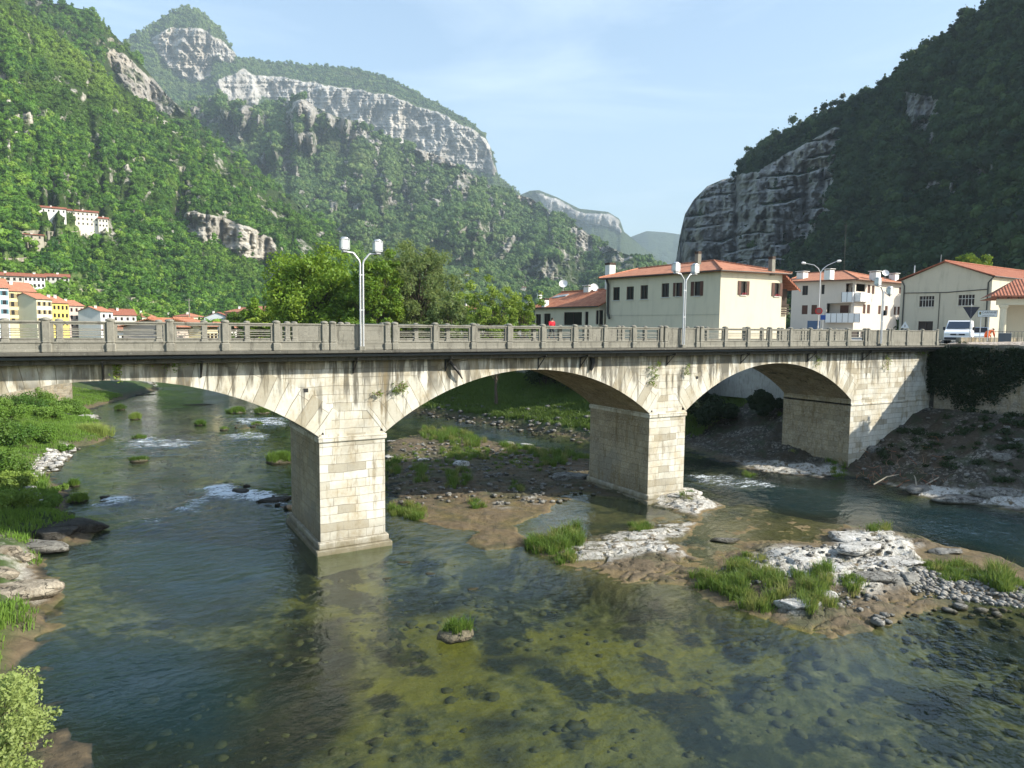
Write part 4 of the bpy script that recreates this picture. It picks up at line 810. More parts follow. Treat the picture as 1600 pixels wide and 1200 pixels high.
def roof(F, z, rise, kind, mat, parent, over=.5, ridge=None, th=.14):
    """F: footprint, 4 corners; c0->c1 is the front eave. hip, gable (ridge along c0c1) or front (gable end faces the front)"""
    F = [np.array([*p[:2], 0.]) for p in F]; c = sum(F)/4
    if kind == 'front': F = F[1:]+F[:1]
    e = (F[1]-F[0])/np.linalg.norm(F[1]-F[0]); g = (F[3]-F[0])/np.linalg.norm(F[3]-F[0])
    G = [F[0]-e*over-g*over, F[1]+e*over-g*over, F[2]+e*over+g*over, F[3]-e*over+g*over]
    G = [q+np.array([0, 0, z-.02]) for q in G]; up = np.array([0, 0, th]); T = [q+up for q in G]
    if ridge: a, b = (np.array(q, float) for q in ridge)
    else:
        ins = np.linalg.norm(F[3]-F[0])*.5 if kind == 'hip' else 0
        ins = min(ins, np.linalg.norm(F[1]-F[0])*.42)
        a = (T[0]+T[3])/2+e*(ins+(over if kind == 'hip' else 0)); b = (T[1]+T[2])/2-e*(ins+(over if kind == 'hip' else 0)); a = a+np.array([0, 0, rise]); b = b+np.array([0, 0, rise])
    m = MB(); roof_face(m, [T[0], T[1], b, a]); roof_face(m, [T[2], T[3], a, b]); 
    hip = kind == 'hip'
    if hip: roof_face(m, [T[1], T[2], b]); roof_face(m, [T[3], T[0], a])
    else:
        ua, ub = a-up, b-up
        for (p, q, r_, t_) in ((T[1], b, G[1], ub), (b, T[2], ub, G[2]), (T[0], a, G[0], ua), (a, T[3], ua, G[3])): m.poly([p, q, t_, r_])
        m.poly([G[0], G[1], ub, ua]); m.poly([G[2], G[3], ua, ub])
    if hip: m.poly([G[3], G[2], G[1], G[0]])
    for i in range(4):
        if not hip and i % 2: continue
        m.poly([G[i], G[(i+1) % 4], T[(i+1) % 4], T[i]])
    o = m.build('roof', mat, parent)
    rt = MB(); rt.tube([a+up*.3, b+up*.3], .11, 6)
    if hip:
        for p, q in ((a, T[0]), (a, T[3]), (b, T[1]), (b, T[2])): rt.tube([p+up*.3, q+up*.3], .10, 6)
    rt.build('ridge_tiles', mat, o)
    tri = MB()
    if not hip:
        for s, (p, q, k) in enumerate(((F[0], F[3], a), (F[1], F[2], b))):
            zz = np.array([0, 0, z-.01]); kk = (p+q)/2; kk = np.array([kk[0], kk[1], k[2]-th-.03]); pts = [p+zz, q+zz, kk]
            tri.poly(pts if s == 0 else pts[::-1], [(0, 0), (np.linalg.norm(q-p), 0), (np.linalg.norm(q-p)/2, rise)])
    gu = MB(); 
    for i in ((0, 1, 2, 3) if hip else (0, 2)): gu.tube([G[i]+up*.3, G[(i+1) % 4]+up*.3], .055, 6)
    gu.build('gutter', M_GUT, o)
    return o, tri
def chimney(x, y, z0, z1, parent, w=.5, cap='flat', mat=None):
    m = MB(); m.box(x-w/2, x+w/2, y-w/2, y+w/2, z0, z1-.25); c = m.build('chimney', mat or M_CHIM, parent); m = MB()
    if cap == 'flat': m.box(x-w*.65, x+w*.65, y-w*.65, y+w*.65, z1-.08, z1, .02); [m.box(x+a*w*.4-.05, x+a*w*.4+.05, y+b*w*.4-.05, y+b*w*.4+.05, z1-.25, z1-.08) for a in (-1, 1) for b in (-1, 1)]
    else: m.box(x-w*.55, x+w*.55, y-w*.55, y+w*.55, z1-.25, z1, .03)
    m.build('chimney_cap', M_CHIM if cap == 'flat' else M_WOOD, c); return c
def shell(F, z0, z1, holes, mat, parent, name='wall', tri=None):
    """F footprint corners ordered so that walking c0->c1->c2->c3 keeps the inside on the left; holes: {edge index: [rects]}"""
    m = MB()
    for i in range(4): wall_holes(m, F[i], F[(i+1) % 4], z0, z1, holes.get(i, []))
    if tri is not None: m.v2 = None; [m.poly([tri.v[k] for k in f], [tri.uv[k] for k in f]) for f in tri.f]
    return m.build(name, mat, parent)
def foot4(A, B, depth):
    A = np.array(A[:2], float); B = np.array(B[:2], float); e = (B-A)/np.linalg.norm(B-A); n = np.array([e[1], -e[0]])
    return [A, B, B-n*depth, A-n*depth]
def dish(p, r, parent_label, toward, stand=0):
    o = empty('satellite_dish', p, parent_label, 'satellite dish'); t = Vector((*toward, .45)).normalized(); q = t.to_track_quat('Z', 'Y').to_matrix(); m = MB(); rings = []
    for k in range(6):
        rr = r*k/5; rings.append([V(p)+q @ Vector((rr*math.cos(a), rr*math.sin(a), .28*rr*rr/r)) for a in np.linspace(0, 2*math.pi, 17)[:-1]])
    for a, b in zip(rings, rings[1:]):
        for k in range(16): m.poly([a[k], b[k], b[(k+1) % 16], a[(k+1) % 16]] if a is not rings[0] else [a[0], b[k], b[(k+1) % 16]], smooth=True)
    m.build('reflector', M_WHITE, o); m = MB(); c = V(p); m.tube([c, c-t*.12, c-Vector((0, 0, r*1.3+stand))], .03, 6); m.tube([c-q @ Vector((0, r*.9, 0)), c+t*r*.75], .012, 5); m.build('mount', M_GALV, o)

# ---- river walls under the right-bank buildings
M_RWALL = concrete_mat('river_wall_render', (.36, .35, .31), (.07, .07, .06), .6); M_RUB = stone_mat('rough_wall_stone', .5, .28, dirt=1.3, tint=((.12, .10, .07), (.19, .165, .12)))
def wall_line(pts, z0, z1, th, mat, name, label, cat='wall'):
    m = MB()
    for a, b in zip(pts, pts[1:]):
        a = np.array(a, float); b = np.array(b, float); e = (b-a)/np.linalg.norm(b-a); n = np.array([e[1], -e[0]])
        m.obox((*a, z0), (*(b-a), 0), (*(-n*th), 0), (0, 0, z1-z0))
    return tag(m.build(name, mat), label, cat)
wall_line([(42.0, -48), (42.2, -20), (42.3, -6), (41.95, -.35)][::-1], -9, .10, -.6, M_RUB, 'river_wall', 'tall rough stone river wall in shade right of the bridge, ivy hanging over its top', 'river wall')
wall_line([(39.2, 6.4), (36.9, 17.4), (35.2, 32), (32.4, 43), (29, 62)][::-1], -5.0, -.03, 1.6, M_RWALL, 'retaining_wall', 'grey rendered retaining wall under the cream houses, seen through the arches', 'retaining wall')
wall_line([(42.3, 5.31), (39.2, 6.38)][::-1], -9, -.04, .5, M_RWALL, 'wing_wall', 'short grey wing wall behind the right end of the bridge', 'wall')
m = MB(); m.box(42.9, 52, -1.2, -.85, -.04, .58, .03); tag(m.build('low_wall', M_RUB), 'low grey wall beside the road in front of the white van', 'wall')

# ---- cream house at the far bank
A, B, C_ = (37.0, 32.8), (38.7, 17.9), (46.2, 17.1); A, B, C_ = (np.array(q) for q in (A, B, C_)); D_ = A+(C_-B)
h1 = empty('cream_house', (42, 25, -.05), 'big cream two-storey house with hipped orange roof beyond the middle lamp post', 'house')
F = [A, B, C_, D_]
H1a = rects_px(A, B, [(958, 449, 968, 469), (979, 448, 990, 468), (1001, 446, 1012, 467), (1034, 443, 1045, 464), (1056, 442, 1062, 463), (1085, 440, 1093.5, 462)])
H1b = rects_px(B, C_, [(1158, 439, 1165.5, 461), (1210.5, 442, 1217.5, 463)])
ridge = (onZ(998, 420, 8.0), onZ(1116, 407.5, 8.0))
rf, tri = roof(F, 6.35, 1.6, 'hip', M_TILE, h1, .55, ridge)
shell(F, -.4, 6.35, {0: H1a, 1: H1b}, M_CREAM, h1)
for i, h in enumerate(H1a): w = window(A, B, h, h1, shut=M_SHUT if i in (4, 5) else None)
M_FLOW = plain('geranium_flowers', (.55, .10, .12), .8, .5, scale=20)
for h in H1b:
    w = window(B, C_, h, h1, shut=M_SHUT); e = (C_-B)/np.linalg.norm(C_-B); n = np.array([e[1], -e[0]]); m = MB()
    for q in range(26): u = random.uniform(h[0]+.05, h[1]-.05); c = B+e*u+n*random.uniform(.08, .2); z = h[2]+random.uniform(0, .16); s = .04; m.obox((c[0], c[1], z), (s, .01, 0), (0, s, .01), (.01, 0, s))
    m.build('window_flowers', M_FLOW, w)
m = MB(); e = (B-A)/np.linalg.norm(B-A); n = np.array([e[1], -e[0]]); zb = hit(A, B, 1000, 493)[1]
m.obox((*(A+n*.03), zb), (*((B-A)), 0), (*(-n*.04), 0), (0, 0, .06)); m.build('string_course', M_GREYP, h1)
m = MB(); q = A+e*.5+n*.22; m.tube([(*(q+n*.3), 6.3), (*q, 5.7), (*q, hit(A, B, 950, 492)[1]+.2), (*(q+e*.5+n*.2), hit(A, B, 950, 495)[1]-.2)], .13, 8); m.build('downpipe', M_GUT, h1)
p = onZ(953.5, 431, 7); c = atDepth(953.5, 425, 80); chimney(c[0], c[1], 5.5, atDepth(953.5, 411, 80)[2], h1, .85, 'dark')
for (x, y, d) in ((1091, 393, 70), (1206.5, 401, 66)):
    c = atDepth(x, y, d); chimney(c[0], c[1], 6.2, c[2], h1, .45, 'dark', M_CONC)
E1 = onZ(1238, 432, 6.0); e2 = (C_-B)/np.linalg.norm(C_-B)
an = foot4(C_+e2*.02-np.array([0, -.5]), C_+e2*1.25-np.array([0, -.5]), 6); shell(an, -.4, 3.3, {}, M_CREAM, h1, 'annex_wall')
m = MB(); fa = an; m.prism([tuple(q) for q in fa], 3.3, 5.0); 
for k in range(5): z = 2.5+k*.22; m.obox((fa[0][0], fa[0][1]-.25, z), (1.3, -.1, 0), (0, .06, 0), (0, 0, .13))
m.build('wooden_gallery', M_WOOD, h1)
m = MB(); roof_face(m, [(C_[0]-.1, C_[1]-.4, 6.45), (C_[0]+2.0, C_[1]-.6, 4.9), (C_[0]+2.6, C_[1]+7, 4.9), (C_[0]+.5, C_[1]+7, 6.45)]); m.poly([(C_[0]-.1, C_[1]-.4, 6.2), (C_[0]-.1, C_[1]-.4, 6.42), (C_[0]+2.0, C_[1]-.6, 4.88), (C_[0]+2.0, C_[1]-.6, 4.66)]); m.build('lean_to_roof', M_TILE2, h1)

# ---- low house left of it
A, B = np.array((34.6, 44.5)), np.array((36.35, 33.4)); h2 = empty('low_house', (38, 39, -.05), 'low cream house with broad orange roof and skylights left of the big cream house', 'house')
A2 = onZ(836, 484, 3.2)[:2]; B2 = np.array((36.6, 33.6)); F = foot4(A2, B2, 9)
H2 = rects_px(A2, B2, [(837, 491, 845, 508), (850, 490, 860, 508), (881, 488, 909, 508), (914, 487, 919, 508), (931, 485, 942, 507)])
rf, tri = roof(F, 3.35, 2.1, 'gable', M_TILE3, h2, .45); shell(F, -.4, 3.35, {0: H2}, M_CREAM, h2, tri=tri)
for h in H2: window(A2, B2, h, h2, lite=True)
rfv = np.array(rf.data.vertices[0].co)
def on_roof2(px, py): d = ray(px, py); e = (B2-A2)/np.linalg.norm(B2-A2); n = np.array([-e[1], e[0]]); k = 2.1/(4.5+.45); nn = np.array([-n[0]*k, -n[1]*k, 1.]); P0 = np.array([*(A2-n*.45), 3.35+.13]); t = ((P0-CAM) @ nn)/(d @ nn); return CAM+d*t, nn/np.linalg.norm(nn)
for q in [((862, 466), (873, 465), (882, 461), (872, 462)), ((874, 464.5), (884, 463), (889, 460), (880, 461))]:
    m = MB(); P = [on_roof2(*z)[0]+on_roof2(*z)[1]*.08 for z in q]; P2 = [x-on_roof2(*z)[1]*.1 for x, z in zip(P, q)]; m.poly(P)
    for i in range(4): m.poly([P2[i], P2[(i+1) % 4], P[(i+1) % 4], P[i]])
    m.build('skylight', M_PLATE, rf)
for (x, y0, y1, w) in ((852, 466, 478, .8), (826, 472, 478, .7), (843, 458, 463, .6), (921, 446, 454, 1.3)):
    P, _ = on_roof2(x, y1); k = (y1-y0)/FPX*np.linalg.norm(P[:2]-CAM[:2]); chimney(P[0], P[1], P[2]-.3, P[2]+k, rf, w*.8, 'dark' if x == 852 else 'flat')
P, _ = on_roof2(880, 456); dish((P[0], P[1], P[2]+1.0), .55, 'round white satellite dish on the ridge of the low orange-roofed house', (-.6, -.8), .2)
P, _ = on_roof2(926, 455); dish((P[0], P[1]-.3, P[2]+.4), .5, 'white satellite dish beside the wide chimney of the low house', (-.2, -1), .1)

# ---- three-storey rosy house
A, B, C_ = (np.array(q) for q in ((90.4, 50.5), (93.4, 40.9), (108.8, 42.1))); D_ = A+(C_-B); F = [A, B, C_, D_]
h3 = empty('rosy_house', (100, 47, -.05), 'three-storey rosy house with orange hipped roof, white balconies and four white chimneys', 'house')
H3a = rects_px(A, B, [(1254, 446.5, 1262, 461), (1284, 445, 1288, 459.5), (1253, 477, 1261.5, 491), (1268, 476.5, 1276, 491)])
H3b = rects_px(B, C_, [(1356, 445, 1359.5, 459.5), (1362.5, 446, 1366, 459.5), (1348.5, 475.5, 1352, 490), (1355, 476, 1359, 490), (1372.5, 477.5, 1376, 491), (1383, 478, 1386.5, 492), (1397, 479, 1400, 492), (1402.5, 479, 1406, 492), (1405, 449, 1411, 459)])
rf, tri = roof(F, 9.1, 2.2, 'hip', M_TILE, h3, .9, (onZ(1262, 427, 11.2), onZ(1319, 423.5, 11.2)))
zb = hit(A, B, 1260, 505)[1]
lo1 = rects_px(A, B, [(1292, 474, 1329, 489)]); lo2 = rects_px(A, B, [(1322, 443, 1331, 470)])
shell(F, 1.1, 9.1, {0: H3a+lo1+lo2, 1: H3b+rects_px(B, C_, [(1338, 443, 1352, 456)])}, M_PINKW, h3)
M_DARKW = plain('dark_ground_floor', (.06, .05, .045), .9, .3); m = MB(); q = [A*.99+B*.01, B, C_*.99+B*.01, D_]; cc = sum(F)/4; m.prism([tuple(cc+(z-cc)*.93) for z in F], -.4, 1.1); m.build('ground_floor_wall', M_DARKW, h3)
m = MB()
for k in range(6): q = B+(C_-B)*(.15+.16*k); m.box(q[0]-.14, q[0]+.14, q[1]+.1, q[1]+.38, -.4, 1.09)
m.build('arcade_posts', M_SILL, h3)
for i, h in enumerate(H3a): window(A, B, h, h3, 'shut' if i > 1 else 'dark', True)
for i, h in enumerate(H3b): window(B, C_, h, h3, 'shut', True)
e = (B-A)/np.linalg.norm(B-A); n = np.array([e[1], -e[0]])
for (r0, nm) in ((lo1[0], 'loggia'), (lo2[0], 'loggia')):
    m = MB(); u0, u1, z0, z1 = r0; o0 = A+e*u0-n*1.4; m.obox((*o0, z0), (*(e*(u1-u0)), 0), (*(-n*.1), 0), (0, 0, z1-z0)); l = m.build(nm, M_PINKW, h3)
    m = MB(); m.obox((*(o0+e*(u1-u0)*.45+n*.03), z0), (*(e*(u1-u0)*.35), 0), (*(-n*.04), 0), (0, 0, (z1-z0)*.8)); m.build('dark_door', M_SHUT, l)
def balcony(px0, px1, pyt, pyb, AA, BB, out, parent):
    (u0, zt), (u1, zb_) = hit(AA, BB, px0, pyt), hit(AA, BB, px1, pyb); e = (BB-AA)/np.linalg.norm(BB-AA); n = np.array([e[1], -e[0]]); o = AA+e*u0+n*out
    m = MB(); m.obox((*o, zb_), (*(e*(u1-u0)), 0), (*(-n*.05), 0), (0, 0, zt-zb_)); m.obox((*o, zb_), (*(-n*out), 0), (*(e*.05), 0), (0, 0, zt-zb_)); m.obox((*(o+e*(u1-u0-.05)), zb_), (*(-n*out), 0), (*(e*.05), 0), (0, 0, zt-zb_)); m.obox((*(o), zb_-.12), (*(e*(u1-u0)), 0), (*(-n*out), 0), (0, 0, .11)); b = m.build('balcony', M_WHITE, parent)
    m = MB(); k = int((u1-u0)/.9)+1
    for i in range(k+1): m.obox((*(o+e*((u1-u0)*i/k)+n*.03), zb_-.1), (*(e*.05), 0), (*(-n*.03), 0), (0, 0, zt-zb_+.12))
    m.build('balcony_frame', M_IRON, b)
balcony(1292, 1346, 490, 503, A, B, .9, h3); balcony(1318, 1334, 457, 471, A, B, .9, h3); balcony(1336, 1353, 457.5, 471, B, C_, .9, h3)
for (x, y0, y1, d, w) in ((1254, 424, 433, 118, 1.3), (1296, 420, 434, 112, 1.1), (1367.5, 423.5, 436, 112, 1.2), (1397, 427, 438, 119, 1.1)):
    c = atDepth(x, y0, d); chimney(c[0], c[1], atDepth(x, y1+3, d)[2], c[2], rf, w, 'flat')
p = atDepth(1383.5, 427, 115); dish(p, .55, 'grey satellite dish between the right chimneys of the rosy house', (-.6, -.8), 1.0)
m = MB(); c = atDepth(1318.5, 423, 118); t_ = atDepth(1318, 348, 118); m.tube([(c[0], c[1], c[2]-1), (c[0], c[1], t_[2])], .05, 6); m.tube([(c[0]-.5, c[1], t_[2]-.6), (c[0]+.5, c[1], t_[2]-.6)], .02, 4); tag(m.build('radio_mast', M_GUT), 'tall thin radio mast rising from the roof of the rosy house', 'mast')

# ---- gabled shed
A, B = np.array((76.9, 23.6)), np.array((77.6, 13.4)); F = foot4(A, B, 26)
h4 = empty('gabled_shed', (88, 18, -.05), 'wide plain gabled building in stained grey-cream plaster behind the white van', 'building')
H4 = rects_px(A, B, [(1437, 463, 1459, 479), (1498, 461, 1522, 477), (1435, 502, 1457, 519)])
ap = hit(A, B, 1480, 409)
rf, tri = roof(F, 7.35, ap[1]-7.35, 'front', M_TILE2, h4, .4, th=.12); shell(F, -.4, 7.35, {0: H4}, M_GREYP, h4, tri=tri)
for h in H4[:2]:
    w = window(A, B, h, h4); u0, u1, z0, z1 = h; e = (B-A)/np.linalg.norm(B-A); n = np.array([e[1], -e[0]]); m = MB()
    for k in range(1, 5): m.obox((*(A+e*(u0+(u1-u0)*k/5)-n*.06), z0), (*(e*.05), 0), (*(-n*.04), 0), (0, 0, z1-z0))
    m.obox((*(A+e*u0-n*.06), z0+(z1-z0)*.62), (*(e*(u1-u0)), 0), (*(-n*.05), 0), (0, 0, .06)); m.build('glazing_bars', M_SILL, w)
window(A, B, H4[2], h4, lite=True)
m = MB(); 
for (a, b) in (((1412, 458), (1478, 457)), ((1478, 457), (1543, 452))):
    (u0, z0), (u1, z1) = hit(A, B, *a), hit(A, B, *b); m.tube([(*(A+e*u0+n*.06), z0), (*(A+e*u1+n*.06), z1)], .05, 5)
(u0, z0) = hit(A, B, 1469, 458); m.tube([(*(A+e*u0+n*.06), z0), (*(A+e*u0+n*.06), 0)], .04, 5); m.build('cable_conduit', M_GUT, h4)
m = MB()
for px_ in (1414, 1545):
    u0, z0 = hit(A, B, px_, 440); m.tube([(*(A+e*u0+n*.10+e*(.5 if px_ > 1500 else -.3)), 7.3), (*(A+e*u0+n*.10), 6.7), (*(A+e*u0+n*.10), -.2)], .07, 6)
m.build('downpipe', M_GUT, h4)
for (x, y0, y1) in ((1429, 415, 422), (1470, 398, 410)):
    c = atDepth(x, y1, 96); t_ = atDepth(x, y0, 96); m = MB(); m.tube([(c[0], c[1], c[2]-1), (c[0], c[1], t_[2])], .08 if x < 1440 else .03, 6); m.build('flue', M_GALV, rf)

# ---- portico at the right edge
h5 = empty('portico', (66, 2, -.05), 'open portico with clay-tiled roof and round pale columns at the right edge', 'portico')
A, B = onZ(1558, 463, 4.1)[:2], onZ(1660, 462, 4.1)[:2]; F = foot4(A, B, 7); e = (B-A)/np.linalg.norm(B-A); n = np.array([e[1], -e[0]])
m = MB(); 
T0, T1 = A-e*.5+n*.5, B+n*.5; roof_face(m, [(*T0, 4.15), (*T1, 4.15), (*(B-n*3.5), 5.75), (*(A+e*1.7-n*3.5), 5.75)]); roof_face(m, [(*(A-e*.5-n*7.5), 4.15), (*T0, 4.15), (*(A+e*1.7-n*3.5), 5.75)])
m.poly([(*T0, 4.0), (*T1, 4.0), (*T1, 4.149), (*T0, 4.149)]); m.poly([(*T0, 4.0), (*(A-e*.5-n*7.5), 4.0), (*(B-n*7.5), 4.0), (*T1, 4.0)]); m.build('roof', M_TILE2, h5)
m = MB(); 
for k in range(12): m.obox((*(A+e*(k*.75)+n*.45), 3.88), (*(e*.1), 0), (*(-n*.6), 0), (0, 0, .12))
m.build('rafters', M_WOOD, h5)
m = MB(); m.obox((*A, 3.35), (*(B-A), 0), (*(-n*.4), 0), (0, 0, .52)); m.build('beam', M_CREAM, h5)
for k in range(3):
    c = A+e*(.55+k*2.25)-n*.2; m = MB(); m.lathe((*c, -.2), [(.34, 0), (.34, .25), (.27, .3), (.25, 3.2), (.30, 3.3), (.36, 3.42), (.36, 3.54)], 16); m.build('column', M_CREAM, h5)
m = MB(); m.obox((*(A-n*5.5+e*1.2), -.2), (*(B-A), 0), (*(-n*.3), 0), (0, 0, 3.9)); m.build('rear_wall', M_CREAM, h5)

# ---- town on the left bank
HL = []
def thouse(label, x0, y0, x1, y1, z, col, tile=0, rise=2.4, depth=10, rows=2, cols=3, kind='gable', zg=-5., cat='house', over=.5, stain=.15, fl=3.0, ww=1.0, wh=1.5, skip=0, shut=None, chim=1, name='town_house', first=1.6, group='houses of the town on the left bank'):
    A, B = onZ(x0, y0, z), onZ(x1, y1, z); dA, dB = (float((q-CAM) @ _fw) for q in (A, B)); dm = (dA+dB)/2; k_ = max(-3.5, min(3.5, (dB-dA)/2)); A, B = atDepth(x0, y0, dm-k_), atDepth(x1, y1, dm+k_); z = float(A[2]+B[2])/2; A, B = A[:2], B[:2]; F = foot4(A, B, depth)
    nrm = F[0]-F[3]
    if nrm @ (CAM[:2]-A) < 0: F = foot4(A, B, -depth); F = [F[1], F[0], F[3], F[2]]; A, B = F[0], F[1]
    c = sum(F)/4; h = empty(name, (*c, zg), label, cat, group); L = np.linalg.norm(B-A); holes = []; ww = max(ww, L/cols*.40); dp = .07 if ww > 1.3 else .16
    for r in range(rows):
        zt = z-first+.0-r*fl
        for k in range(cols):
            u = L*(k+.5)/cols; 
            if zt-wh > zg: holes.append((max(u-ww/2, .05), min(u+ww/2, L-.05), zt-wh*.5, zt+wh*.5))
    rf, tri = roof(F, z, rise, kind, (M_TILE, M_TILE2, M_TILE3)[tile], h, over)
    if len(tri.f) == 0: tri = None
    shell(F, zg-1, z, {0: holes}, plaster_mat('plaster_%02d' % len(HL), col, stain), h, tri=tri)
    for q in holes: window(A, B, q, h, lite=True, shut=shut, depth=dp)
    for k in range(chim):
        t = (.3, .7, .5)[k]; p = F[0]*(1-t)*.62+F[1]*t*.62+F[3]*(1-t)*.38+F[2]*t*.38; chimney(p[0], p[1], z, z+rise+.7, rf, .9, 'flat')
    HL.append(h); return h
SHB = plain('tan_shutter', (.30, .24, .13), .8, .15)
thouse('white-blue front at the far left edge of the town row', -45, 446, 13, 453, 12, (.62, .68, .70), rows=4, cols=4, rise=3.2, depth=12, chim=0, shut=plain('teal_shutter', (.06, .16, .20), .7))
thouse('pale yellow four-storey house with tan shutters, tallest of the yellow row', 13.3, 453, 55, 458.5, 12, (.70, .62, .34), rows=4, cols=4, rise=3.4, depth=12, shut=SHB, wh=1.8)
thouse('pale cream narrow house between the two yellow houses', 56.5, 466, 81, 470, 9.3, (.66, .63, .46), rows=3, cols=3, rise=2.2, shut=SHB, chim=0)
thouse('bright yellow house with a small roof dormer in the town row', 81.5, 472, 107, 476, 8.2, (.64, .51, .15), rows=3, cols=4, rise=2.6, chim=2)
thouse('dusky pink house at the right end of the joined row', 107.5, 476.5, 131, 480, 7.8, (.52, .42, .36), rows=3, cols=3, rise=2.3)
thouse('pale grey gabled house with brown roof right of the joined row', 131.5, 486, 154, 489, 6.5, (.60, .58, .54), tile=1, rows=2, cols=3, rise=2.9)
thouse('small white house with orange roof left of the second railing post', 157, 487, 176, 488, 5.5, (.74, .74, .72), rows=2, cols=2, rise=2.0)
thouse('brown-roofed long house behind the second railing post', 176, 492, 213, 494, 4.6, (.62, .60, .56), tile=1, rows=2, cols=4, rise=3.0)
thouse('large old house with broad orange roof, highest of the roofs right of the second post', 176, 483, 212, 484, 10, (.60, .54, .48), tile=2, rows=2, cols=4, rise=2.8, depth=14, chim=2, zg=-2)
thouse('grey gable-end house with one dark attic window', 197, 488, 222, 492, 6.2, (.45, .43, .41), tile=1, rows=1, cols=2, rise=3.0, kind='front')
thouse('pink-walled house with bright red roof above the town roofs', 218, 483, 233, 483, 9.5, (.62, .42, .36), tile=0, rows=1, cols=2, rise=2.2, zg=-2)
thouse('cream house under a sloping orange roof beside the grey gable end', 222, 495, 243, 496, 4.2, (.66, .61, .50), rows=2, cols=3, rise=2.6, kind='hip')
thouse('low house with pyramid orange roof standing apart among the town roofs', 257, 497, 289, 498, 3.9, (.66, .58, .44), rows=2, cols=3, rise=2.5, kind='hip')
thouse('square cream house with flat orange hip roof, left of the metal-roofed house', 294, 495, 318, 495.5, 4.2, (.68, .62, .44), rows=2, cols=3, rise=1.6, kind='hip')
thouse('white house with low grey-blue gable front near the third railing post', 319, 496, 360, 496.5, 4.0, (.60, .64, .66), tile=1, rows=2, cols=4, rise=2.4, kind='front')
thouse('salmon pink house with hipped orange roof at the right end of the town', 352, 488, 392, 488, 6.4, (.60, .30, .22), rows=2, cols=5, rise=2.2, kind='hip', chim=2)
thouse('brown stone building with long orange roof behind the salmon pink house', 378, 485, 425, 485, 7.4, (.36, .30, .24), rows=2, cols=4, rise=1.9, kind='hip', chim=0)
thouse('white garden pavilion with red roof seen through the second railing bay', 163, 517, 224, 517.5, -.6, (.74, .74, .72), rows=1, cols=5, rise=.9, first=1.5, wh=1.2, zg=-4.5, depth=7, chim=0)
thouse('pale yellow block with tall windows seen through the third railing bay', 316, 511, 340, 511, .6, (.70, .62, .38), rows=1, cols=4, rise=1., first=2, wh=2.2, zg=-4.5, depth=7, chim=0)
thouse('tan and mauve low house seen through the railing left of the yellow block', 276, 512, 308, 512, .5, (.50, .42, .36), rows=1, cols=3, rise=1., first=2, wh=1.4, zg=-4.5, depth=7, chim=0)
thouse('white low house seen through the railing right of the yellow block', 356, 513, 400, 513, .2, (.62, .61, .56), rows=1, cols=4, rise=1., first=2, wh=1.2, zg=-4.5, depth=7, chim=0)
thouse('pinkish house with brown roof stepped above the white house by the second post', 150, 481, 172, 481.5, 11, (.58, .50, .44), tile=1, rows=2, cols=3, rise=2.2, zg=-1)
thouse('cream house with orange roof above and behind the grey gable end', 190, 479, 206, 479, 12, (.64, .58, .46), rows=2, cols=3, rise=2.0, zg=-1)
thouse('ochre house with long roof right of the bright red roof', 236, 488, 262, 488.5, 8, (.60, .48, .30), tile=2, rows=2, cols=4, rise=2.2, zg=-2)
thouse('grey stone barn with low brown roof, uppermost of the town roofs', 158, 474, 180, 474, 15, (.42, .39, .34), tile=1, rows=1, cols=3, rise=1.8, zg=1)
# houses on the hillside
def hill_house(label, x0, x1, yt, yb, D, col, rows, cols, tile=1, kind='gable', rise=None, name='hillside_house', cat='house', group='white houses on the green hillside'):
    z = float((atD(x0, yt, D)[2]+atD(x1, yt, D)[2])/2); zb = float(atD(x0, yb, D)[2]); H = z-zb; A, B = atD(x0, yt, D)[:2], atD(x1, yt, D)[:2]; F = foot4(A, B, 9); c = sum(F)/4; h = empty(name, (*c, zb), label, cat, group); L = np.linalg.norm(B-A)
    holes = [(L*(k+.5)/cols-.45, L*(k+.5)/cols+.45, zb+H*(r+.35)/rows, zb+H*(r+.35)/rows+min(1.3, H/rows*.5)) for r in range(rows) for k in range(cols)]
    rf, tri = roof(F, z, rise or 1.6, kind, (M_TILE, M_TILE2, M_TILE3)[tile], h, .6); tri = tri if len(tri.f) else None
    shell(F, zb-6, z, {0: holes}, plaster_mat('hill_plaster_%d' % int(x0), col, .25), h, tri=tri)
    for q in holes: window(A, B, q, h, lite=True)
    chimney(*((F[0]+F[2])/2), z, z+(rise or 1.6)+.8, rf, .9, 'flat')
def HD(px, py): p = at_l1(px, py); return float(math.hypot(*(p-CAM)[:2]))
hill_house('long low white house, upper left of the two hillside farmsteads', 56, 103, 325.5, 332, HD(80, 335)-16, (.74, .73, .68), 1, 6)
hill_house('white three-storey hillside farmhouse with rows of small windows', 105, 153, 331, 352, HD(130, 352)-14, (.72, .68, .58), 3, 7)
hill_house('lower white wing at the right end of the hillside farmstead', 153.5, 169, 342, 356, HD(160, 356)-13, (.74, .70, .60), 2, 3)
hill_house('small stone hut with a pale wall low on the left hillside', 30, 68, 367, 374, HD(50, 372)-10, (.42, .38, .30), 1, 3, rise=.8, name='stone_hut', cat='hut')
hill_house('white four-storey terrace house above the town, middle of its row', 37, 70, 433, 460, HD(60, 460)-22, (.74, .73, .72), 3, 5)
hill_house('grey terrace house with dark balconies at the right end of the upper row', 72, 108, 433, 458, HD(90, 460)-20, (.50, .50, .46), 3, 5)
hill_house('long grey-walled house with red-brown roof at the left of the upper row', -20, 36, 431, 452, HD(20, 455)-20, (.50, .47, .43), 2, 6)
